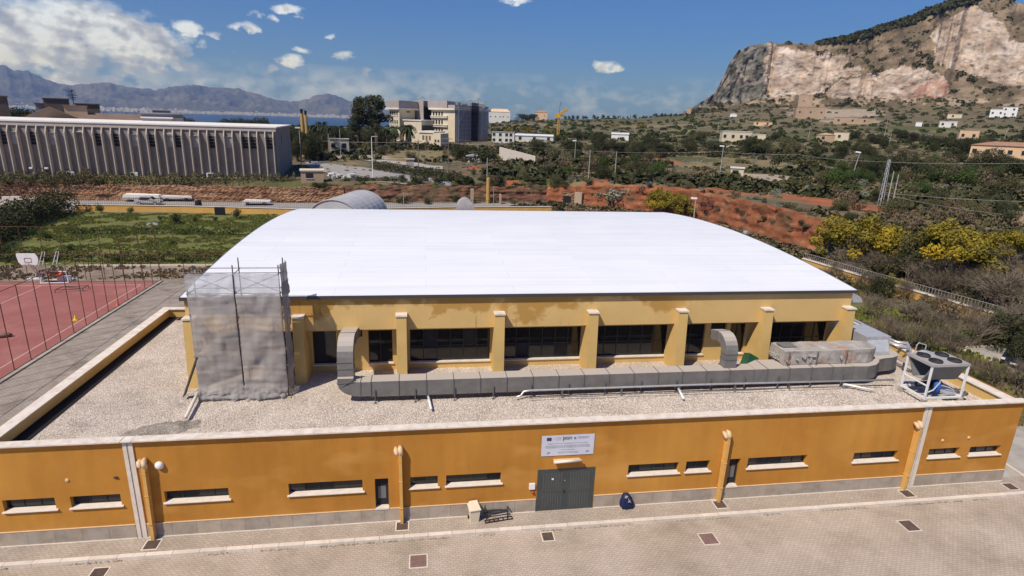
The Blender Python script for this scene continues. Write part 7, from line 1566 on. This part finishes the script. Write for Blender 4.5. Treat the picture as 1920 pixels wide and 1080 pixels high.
SPOT = [(1232, 334, 30, 36, 'biggreen', 'big round green tree in the middle of the scrub'), (1275, 345, 22, 20, 'olive', 'olive bush right of the big round tree'), (1458, 312, 18, 20, 'dark', 'single round dark tree in the dry field'), (1420, 290, 36, 30, 'bigdark', 'broad dark tree beside the cream villa'), (1340, 285, 30, 22, 'bigdark', 'broad dark tree left of the cream villa'),
        (862, 300, 30, 32, 'bigdark', 'spreading dark tree above the road'), (905, 306, 24, 24, 'dark', 'dark round tree right of the white shelter'), (1602, 262, 16, 18, 'bigdark', 'dark tree right of the long-roofed cottage'), (1640, 270, 22, 20, 'bigdark', 'dark tree in front of the thin pole'), (1690, 262, 20, 20, 'bigdark', 'dark tree left of the peach block'),
        (1790, 290, 30, 34, 'bigdark', 'large dark tree left of the peach villa'), (1760, 268, 20, 18, 'olive', 'olive tree under the peach block'), (1510, 318, 34, 26, 'olive', 'low olive tree at the right of the dry field'), (985, 215, 22, 14, 'bigdark', 'dark umbrella pine right of the white villa'), (998, 222, 14, 12, 'bigdark', 'dark tree behind the white site cabins'),
        (955, 250, 14, 10, 'yellow', 'yellow-orange mimosa behind the site cabins'), (990, 248, 14, 11, 'yellow', 'orange-yellow mimosa left of the crane'), (1030, 250, 12, 10, 'yellow', 'yellow mimosa right at the crane mast'), (930, 246, 10, 9, 'yellow', 'small yellow mimosa beside the white villa'), (1150, 238, 14, 8, 'yellow', 'yellowish tree in the far orchards'), (1200, 240, 14, 8, 'yellow', 'faint yellow tree in the orchards, right one'),
        (1008, 285, 24, 26, 'bigdark', 'dark tree before the long white shed'), (1075, 290, 34, 30, 'bigdark', 'broad dark tree right of the crane'), (1120, 292, 30, 28, 'bigdark', 'dark tree next to the bulb-headed lamp'), (1160, 292, 30, 26, 'bigdark', 'dark tree under the box shed, left'), (1195, 290, 28, 26, 'bigdark', 'dark tree under the box shed, right'), (1240, 290, 26, 24, 'bigdark', 'dark tree right of the box shed'),
        (1535, 258, 14, 12, 'dark', 'small dark tree at the arched cottage'), (1840, 320, 40, 44, 'bigolive', 'big olive tree below the peach villa'), (1900, 330, 40, 40, 'bigdark', 'big dark tree at the right edge below the peach villa'), (1700, 330, 46, 40, 'bigdark', 'wide dark tree clump right of the leaning lamp, first'), (1750, 335, 44, 40, 'bigolive', 'wide dark tree clump right of the leaning lamp, second'), (1640, 318, 40, 30, 'bigdark', 'wide dark tree behind the leaning lamp'),
        (1800, 350, 44, 34, 'biggreen', 'fresh green bush right of the pylon'), (1720, 365, 38, 28, 'biggreen', 'fresh green bush beside the lattice pylon'), (1880, 365, 44, 36, 'bigolive', 'olive bush above the pale stone wall'), (1590, 360, 30, 18, 'green', 'low green bush left of the pylon'), (1690, 225, 12, 10, 'bigdark', 'dark tree by the tiny white hut'), (1815, 182, 20, 18, 'bigdark', 'round dark tree under the quarry track')]
TREEPT = []
for px, y1, rp, hp, kind, lab in SPOT:
    p = place(px, y1)
    if not p: continue
    s = pxm(p); tree(kind, p, rp*s, hp*s*1.05, lab, lift=.08)
TL = {}
def scat(n, x0, x1, y0, y1, kinds, rmin, rmax, lab, group, hf=(.8, 1.2), name='tree', trunk=True, cat='tree'):
    for _ in range(n):
        px, py = random.uniform(x0, x1), random.uniform(y0, y1); p = place(px, py)
        if not p or site_s(p.x, p.y) > -2: continue
        # keep houses and open fields clear
        if any(a-8 < px < b+8 and c-2 < py < c+9 for _, _, a, b, c, d, _ in HS): continue
        if 1255 < px < 1560 and 296 < py < 320 or 600 < px < 860 and 312 < py < 352: continue
        r = random.uniform(rmin, rmax); h = r*2*random.uniform(*hf)*.8
        if trunk: tree(random.choice(kinds), p, r, h, lab, cat, group, name=name, lift=.06)
        else: bush(random.choice(kinds), p, r, h, lab, group)
scat(70, 1040, 1930, 262, 300, ['bigdark', 'bigdark', 'bigolive'], 2.2, 4.6, 'dark round tree in the wooded plain right of the crane', 'trees of the plain')
scat(56, 1540, 1930, 296, 350, ['bigdark', 'bigolive', 'biggreen', 'brown'], 1.8, 3.6, 'dark bushy tree in the thicket below the peach villa', 'trees in the right thicket')
scat(40, 1000, 1260, 272, 340, ['bigolive', 'bigdark', 'brown', 'biggreen'], 1.4, 3.2, 'scrubby tree in the rough ground right of the flats', 'trees in the rough middle ground')
scat(30, 640, 940, 275, 300, ['brown', 'olive', 'dark'], 1.4, 2.8, 'scrubby olive-brown bush below the apartment complex', 'bushes below the apartments', name='bush', trunk=False)
scat(52, 1040, 1900, 340, 374, ['bigolive', 'olive', 'brown', 'grey', 'bigolive'], .9, 2.1, 'low bush on the terrace above the red cliff', 'bushes on the terrace above the cliff', trunk=False)
scat(44, 1560, 1910, 374, 440, ['bigolive', 'brown', 'brown', 'bigdark'], 1.0, 2.4, 'bush on the slope above the mimosas', 'bushes on the slope above the mimosas', trunk=False)
for k in range(30):
    px = 590+270*k/29+random.uniform(-5, 5); p = place(px, 357+random.uniform(-3, 3)); 
    if p: bush(random.choice(['biggreen', 'bigolive', 'biggreen', 'bigdark']), p, random.uniform(.9, 1.7), random.uniform(1.2, 2.4), 'green bush along the near edge of the road', 'bushes along the near edge of the road')
hp_ = []
for k in range(7):
    u = k/6; q = place(700+180*u, 319+26*u); hp_.append((q.x, q.y, q.z-.1))
hedge('hedge', 'dark green hedge along the far side of the road bend', hp_, 2.6, 1.9, 'leaf_dark', 220, .14)
for k in range(26):
    px = random.uniform(872, 1060); p = place(px, random.uniform(318, 352))
    if p: bush(random.choice(['biggreen', 'biggreen', 'bigdark', 'bigolive']), p, random.uniform(1.0, 2.2), random.uniform(1.0, 2.2), 'green bush between the road end and the agaves', 'green bushes above the red bank')
for lab, px0, px1, dist, n, r0, r1, pt in [('dark tree behind the brown houses at the left edge', 16, 62, 215, 7, 3, 5, 193), ('dark tree in the row behind the ribbed building', 186, 275, 200, 12, 2.4, 3.8, 205), ('round dark tree beside the sea view, right of the grey building', 322, 358, 195, 4, 2.6, 3.8, 208), ('dark tree in the row before the sea left of the chimneys', 412, 500, 210, 11, 2.6, 4.6, 212), ('dark tree in the grove around the chimneys', 520, 650, 215, 22, 2.4, 4.4, 236), ('dark palm-like tree hiding the foot of the yellow chimneys', 552, 592, 168, 7, 2.2, 3.4, 243), ('dark tree behind the big pines', 640, 735, 260, 10, 3, 5, 238)]:
    for k in range(n):
        px = px0+(px1-px0)*(k+.5)/n+random.uniform(-4, 4); p = at(px, 220, dist+random.uniform(-8, 12)); p.z = tz(p.x, p.y); r = random.uniform(r0, r1); zt_ = at(px, pt+random.uniform(-4, 7), math.hypot(p.x, p.y+DCAM)).z; tree('bigdark', p, r, max(5, zt_-p.z), lab, group=lab.replace('dark tree', 'dark trees'), lift=.25)
for k in range(46):
    px = 1050+280*(k+.5)/46+random.uniform(-3, 3); p = place(px, 219+ (px-1050)*.004+random.uniform(-1.5, .5))
    if p: s = pxm(p); kind = 'cypress' if k % 3 == 0 else 'dark'; h = random.uniform(5, 11)*s/ .6*.55; tree(kind, p, (h*.22 if kind == 'cypress' else h*.5), h, 'dark tree in the skyline row right of the crane', group='trees of the skyline row', lift=.1)
# ------------------------------------------------------------------ mountain
SIL = [(1200, 226), (1240, 224), (1265, 217), (1290, 207), (1320, 188), (1340, 174), (1355, 146), (1368, 118), (1382, 97), (1400, 87), (1440, 80), (1480, 82), (1520, 83), (1560, 78), (1600, 70), (1640, 57), (1700, 38), (1745, 20), (1790, 6), (1830, -8), (1870, -6), (1920, 8), (2000, 30), (2200, 80), (2500, 190), (2800, 300)]
def interp(T, x):
    for (a, b), (c, d) in zip(T[:-1], T[1:]):
        if x <= c: return b+(d-b)*max(0, (x-a))/(c-a)
    return T[-1][1]
def inpoly(px, py, P):
    c = False; j = len(P)-1
    for i in range(len(P)):
        if (P[i][1] > py) != (P[j][1] > py) and px < (P[j][0]-P[i][0])*(py-P[i][1])/(P[j][1]-P[i][1])+P[i][0]: c = not c
        j = i
    return c
Q1 = [(1437, 84), (1470, 86), (1520, 96), (1600, 104), (1592, 120), (1600, 134), (1575, 150), (1555, 172), (1500, 182), (1462, 178), (1446, 150), (1440, 112)]
Q2 = [(1560, 168), (1590, 150), (1650, 136), (1700, 124), (1745, 124), (1775, 128), (1812, 150), (1822, 172), (1800, 182), (1700, 182), (1620, 184), (1575, 182)]
Q3 = [(1752, 62), (1790, 30), (1830, 6), (1868, 22), (1890, 40), (1912, 72), (1990, 90), (2060, 140), (2020, 170), (1925, 158), (1870, 140), (1830, 132), (1800, 120), (1772, 112), (1768, 84)]
Q4 = [(1600, 122), (1636, 126), (1630, 138), (1590, 146), (1596, 132)]
CLF = [(1250, 222), (1320, 188), (1340, 172), (1355, 140), (1368, 112), (1384, 92), (1440, 80), (1444, 120), (1450, 160), (1446, 186), (1400, 190), (1340, 196), (1290, 214)]
def build_mountain():
    cols = list(np.arange(1205, 1950, 2.6))+list(np.arange(1950, 2800, 12)); NR = 150; V = []; C = []; BU = []; RG = []
    for ci, px in enumerate(cols):
        ptop = interp(SIL, px)
        ptop += 2.5*fbm((px/9, 3, 3), 4)
        pb = 246 if px < 1400 else 252
        az, e1 = azel(px, ptop); e0 = azel(px, pb)[1]; e1 = max(e1, e0+.004)
        r = 800.0 if px > 1330 else 800+ (1330-px)*.6; z = HCAM+r*math.tan(e0); 
        for j in range(NR):
            t = j/(NR-1); e = e0+(e1-e0)*t; py = pb+(ptop-pb)*t
            wx = 9*fbm((px/22, py/22, 1), 4); wy = 7*fbm((px/22, py/22, 5), 4)
            qx, qy = px+wx, py+wy; q = max(inpoly(qx, qy, Q) for Q in (Q1, Q2, Q3, Q4)); cl = inpoly(qx, qy, CLF)
            k = 2.6 if py > 205 else (.32 if q else (.30 if cl else (1.5 if py > 185 else 1.25)))
            if j:
                r2 = (r/k-(z-HCAM))/(1/k-math.tan(e)) if (1/k-math.tan(e)) > .02 else r+2
                r2 = min(max(r2, r+.05), r+14); r = r2; z = HCAM+r*math.tan(e)
            W3 = (r*math.sin(az)/30, r*math.cos(az)/30, z/30); sc_ = min(1, t*8)
            if q or cl:
                rough = (1-abs(fbm((W3[0]*1.1, W3[1]*1.1, W3[2]*.8), 5)))*5 - 4 + 1.4*fbm((W3[0]*5, W3[1]*5, W3[2]*4), 3)
                if cl: rough = (1-abs(fbm((W3[0]*1.9, W3[1]*1.9, W3[2]*.35), 5)))*12 - 10 + 4*fbm((W3[0]*6, W3[1]*6, W3[2]*2), 3)
                else: rough += 1.6*fbm((W3[0]*2.4+W3[2]*1.2, W3[1]*2.4, W3[2]*2.0), 4)
            else: rough = 5*fbm((W3[0]*.9, W3[1]*.9, W3[2]*.9), 5)
            rr = r-rough*sc_*.9
            V.append((rr*math.sin(az), rr*math.cos(az)-DCAM, z+(.7*rough*sc_ if not (q or cl) and t < .96 else 0)))
            n1 = fbm((W3[0]*1.4, W3[1]*1.4, W3[2]*1.8+7), 5)
            if q:
                c = (.45, .35, .27) if n1 > -.2 else (.36, .27, .205)
                if n1 > .25: c = (.52, .43, .36)
                if py > 150 and 1730 < px < 1830 and fbm((px/18, py/12, 2), 3) > -.05: c = (.40, .22, .16)
            elif cl: c = (.20, .185, .165) if n1 > -.1 else (.12, .112, .09); c = (.27, .225, .18) if n1 > .25 else c
            else:
                c = (.175, .125, .078) if n1 > .0 else (.125, .095, .06)
                if n1 > .25: c = (.22, .165, .11)
                if py > 205: c = (.09, .085, .045) if n1 < .1 else (.17, .14, .08)
                if 196 > py > 180 and n1 > .1: c = (.30, .23, .16)
                if random.random() < (.05 if py < 185 else .10): BU.append((V[-1], n1))
            if 1530 < px < 1835 and not q and (ptop+(1.5 if px < 1530 else 1.5+6.5*min(1, (px-1530)/120)) > py): RG.append(V[-1])
            C.append((*c, 1))
        # back slope so that it has real depth
        for j in range(1, 5):
            rb = r+j*90; V.append((rb*math.sin(az), rb*math.cos(az)-DCAM, max(-20, z-j*j*14))); C.append((.1, .085, .05, 1))
    nn = NR+4; F = [(i*nn+j, (i+1)*nn+j, (i+1)*nn+j+1, i*nn+j+1) for i in range(len(cols)-1) for j in range(nn-1)]
    me = np_mesh('mountain', V, F, M_['mount'], True); ca = me.color_attributes.new('col', 'FLOAT_COLOR', 'POINT'); ca.data.foreach_set('color', np.array(C, np.float32).ravel()); struct(link('mountain', me)); return BU, RG
BU, RG = build_mountain()
def mini(seed, n, leaf):
    r_ = np.random.default_rng(seed); d = r_.normal(size=(n, 3)); d /= np.linalg.norm(d, axis=1)[:, None]; P = d*(r_.uniform(.4, 1, n)**.4)[:, None]; P[:, 2] = np.abs(P[:, 2])*.85
    nn_ = d+r_.normal(size=(n, 3))*.5; t1 = np.cross(nn_, r_.normal(size=(n, 3))); t1 /= np.linalg.norm(t1, axis=1)[:, None]; t2 = np.cross(nn_, t1); t2 /= np.linalg.norm(t2, axis=1)[:, None]; s = leaf*r_.uniform(.6, 1.3, n)[:, None]
    return np.stack([P-t1*s, P-t2*s*.8, P+t1*s, P+t2*s*.8], 1).reshape(-1, 3)
MINI = [mini(k, 46, .30) for k in range(5)]
def mass(name, label, cat, pts, m_, smin, smax, tall=1.0):
    V = []
    for i, p in enumerate(pts):
        s = random.uniform(smin, smax); q = MINI[i % 5]; a = random.uniform(0, 6.28); c, si = math.cos(a), math.sin(a)
        V.append(np.stack([(q[:, 0]*c-q[:, 1]*si)*s+p[0], (q[:, 0]*si+q[:, 1]*c)*s+p[1], q[:, 2]*s*tall+p[2]-.1*s], 1))
    if V: V = np.concatenate(V); return tag(link(name, np_mesh(name, V, np.arange(len(V)).reshape(-1, 4), M_[m_])), label, cat, kind='stuff')
random.shuffle(BU)
mass('mountain_scrub', 'dark scrub dotted over the brown mountain slopes', 'scrub', [b[0] for b in BU[:1500]], 'leaf_olive', 1.0, 2.8); mass('mountain_scrub', 'larger dark bushes on the mountain and among the ruins', 'scrub', [b[0] for b in BU[1700:2100]], 'leaf_dark', 2.8, 5.5)
random.shuffle(RG); mass('ridge_wood', 'dark pine wood along the mountain ridge', 'wood', RG[:620], 'leaf_dark', 3.5, 6.5, 1.1)
def scrubpts(n, keep):
    out = []
    while len(out) < n:
        az = rad(random.uniform(-14, 58)); r = math.exp(random.uniform(math.log(118), math.log(950))); x, y = r*math.sin(az), r*math.cos(az)-DCAM
        if site_s(x, y) > -3: continue
        if not keep(x, y, r, az): continue
        out.append((x, y, tz(x, y)))
    return out
def okp(x, y, r, az):
    for cx, cy, w, d, a, c in PATCH:
        dx, dy = x-cx, y-cy; u = (dx*math.cos(a)-dy*math.sin(a))/w; v = (dx*math.sin(a)+dy*math.cos(a))/d
        if u*u+v*v < .8: return random.random() < .06
    if math.degrees(az) < 6 and r < 175: return False
    return True
mass('scrub', 'low olive scrub covering the plain between the trees', 'scrub', scrubpts(1500, lambda x, y, r, az: okp(x, y, r, az) and fbm((x/30, y/30, 2), 3) > -.15), 'leaf_olive', .8, 2.0); mass('scrub', 'dark green scrub and groves covering the plain', 'scrub', scrubpts(1500, lambda x, y, r, az: okp(x, y, r, az) and fbm((x/40, y/40, 6), 3) > .02), 'leaf_dark', 1.2, 2.8)
cf_ = []
for k in range(900):
    P6 = [(24, 99), (37, 91), (46, 83), (50, 70), (52, 57), (53, 47), (49, 40)]; u = random.uniform(0, 5.99); i = int(u); a = Vector((*P6[i], 0)).lerp(Vector((*P6[i+1], 0)), u-i); w_ = abs(random.gauss(0, 1)); cf_.append((a.x-w_*4.5+1.5, a.y-w_*2, 0))
mass('scrub', 'dense brown scrub between the white roof and the red cliff', 'scrub', cf_, 'leaf_brown', .35, 1.1); mass('scrub', 'dark scrub between the white roof and the red cliff', 'scrub', cf_[::3], 'leaf_dark', .4, 1.2)
rs_ = [(x, y, tz(x, y)) for x, y in ((random.uniform(57, 110), random.uniform(-10, 60)) for _ in range(700))]
mass('scrub', 'brown and olive scrub beyond the garden wall on the right', 'scrub', rs_, 'leaf_brown', .4, 1.4); mass('scrub', 'olive scrub beyond the garden wall on the right', 'scrub', rs_[::2], 'leaf_olive', .6, 1.8)
mass('scrub', 'fine olive undergrowth on the near plain', 'scrub', scrubpts(2600, lambda x, y, r, az: okp(x, y, r, az) and r < 380), 'leaf_olive', .35, .95); mass('scrub', 'pale dry grass clumps on the near plain', 'scrub', scrubpts(1300, lambda x, y, r, az: r < 360), 'leaf_grey', .25, .7)
mass('scrub', 'brown dry scrub on the plain', 'scrub', scrubpts(900, lambda x, y, r, az: okp(x, y, r, az) and r < 420), 'leaf_brown', .5, 1.3); mass('orchard', 'far green orchards in rows on the rising plain', 'orchard', scrubpts(1000, lambda x, y, r, az: r > 330 and okp(x, y, r, az)), 'leaf_green', 1.2, 3.0)
# ------------------------------------------------------------------ far coast
FAR = [(-500, 150), (-300, 138), (-180, 165), (-90, 140), (-40, 150), (0, 121), (10, 122), (25, 131), (50, 130), (62, 138), (90, 150), (125, 160), (160, 157), (205, 154), (240, 163), (290, 168), (330, 161), (360, 158), (395, 164), (440, 165), (480, 175), (520, 188), (560, 190), (590, 180), (612, 175), (632, 179), (650, 187), (680, 196), (720, 206), (780, 214), (840, 219), (900, 223)]
def build_far():
    cols = list(np.arange(-620, 905, 3)); NR = 60; V = []
    for px in cols:
        py = interp(FAR, px)+2.6*fbm((px/13, 1, 1), 5); az, e1 = azel(px, py); rid = 14800*math.tan(e1)+HCAM
        for j in range(NR):
            t = j/(NR-1)
            if t < .8:
                u = t/.8; r = 11300+3500*u; base = -61+20*u; z = base+(rid-base)*u**1.55; amp = 340*u*(1-u)**.6
                z += amp*(.6-abs(fbm((r*math.sin(az)/700, r*math.cos(az)/1300, 2), 6))*2.2)*1.1
            else: u = (t-.8)/.2; r = 14800+u*2500; z = rid-(rid+61)*u**1.3
            z = min(z, (math.tan(e1)*r+HCAM)) if t < .8 else z; V.append((r*math.sin(az), r*math.cos(az)-DCAM, max(-62.5, z)))
    F = [(i*NR+j, (i+1)*NR+j, (i+1)*NR+j+1, i*NR+j+1) for i in range(len(cols)-1) for j in range(NR-1)]
    struct(link('hills', np_mesh('hills', V, F, M_['farmount'], True)))
    m = MB(); r_ = random.Random(8)
    for k in range(3200):
        px = r_.uniform(-60, 660); az, _ = azel(px, 200); r = 11150+abs(r_.gauss(0, 520)); x, y = r*math.sin(az), r*math.cos(az)-DCAM; zb = -61+max(0, (r-11300))*.035
        w, h = r_.uniform(14, 46), r_.uniform(10, 34)*(1.6 if r_.random() < .06 else 1); m.box(x-w/2, x+w/2, y, y+20, zb-5, zb+h)
    tag(m.build('coastal_city', M_['citywhite']), 'pale far-off coastal city along the bay below the blue mountains', 'city', kind='stuff')
build_far()
# ------------------------------------------------------------------ haze
hz = MB().box(-22000, 22000, -1000, 21000, -64, 1350).build('haze', None); hz['kind'] = 'stuff'; hz['label'] = 'thin blue haze over the bay'; hz['category'] = 'haze'
hm = bpy.data.materials.new('haze'); hm.use_nodes = True; nt = hm.node_tree; nt.nodes.clear(); o_ = nt.nodes.new('ShaderNodeOutputMaterial'); pv = nt.nodes.new('ShaderNodeVolumePrincipled'); pv.inputs['Color'].default_value = (.32, .47, .95, 1); pv.inputs['Absorption Color'].default_value = (1, 1, 1, 1); pv.inputs['Density'].default_value = 6.0e-5; pv.inputs['Anisotropy'].default_value = .2
nt.links.new(pv.outputs[0], o_.inputs['Volume']); hz.data.materials.append(hm)
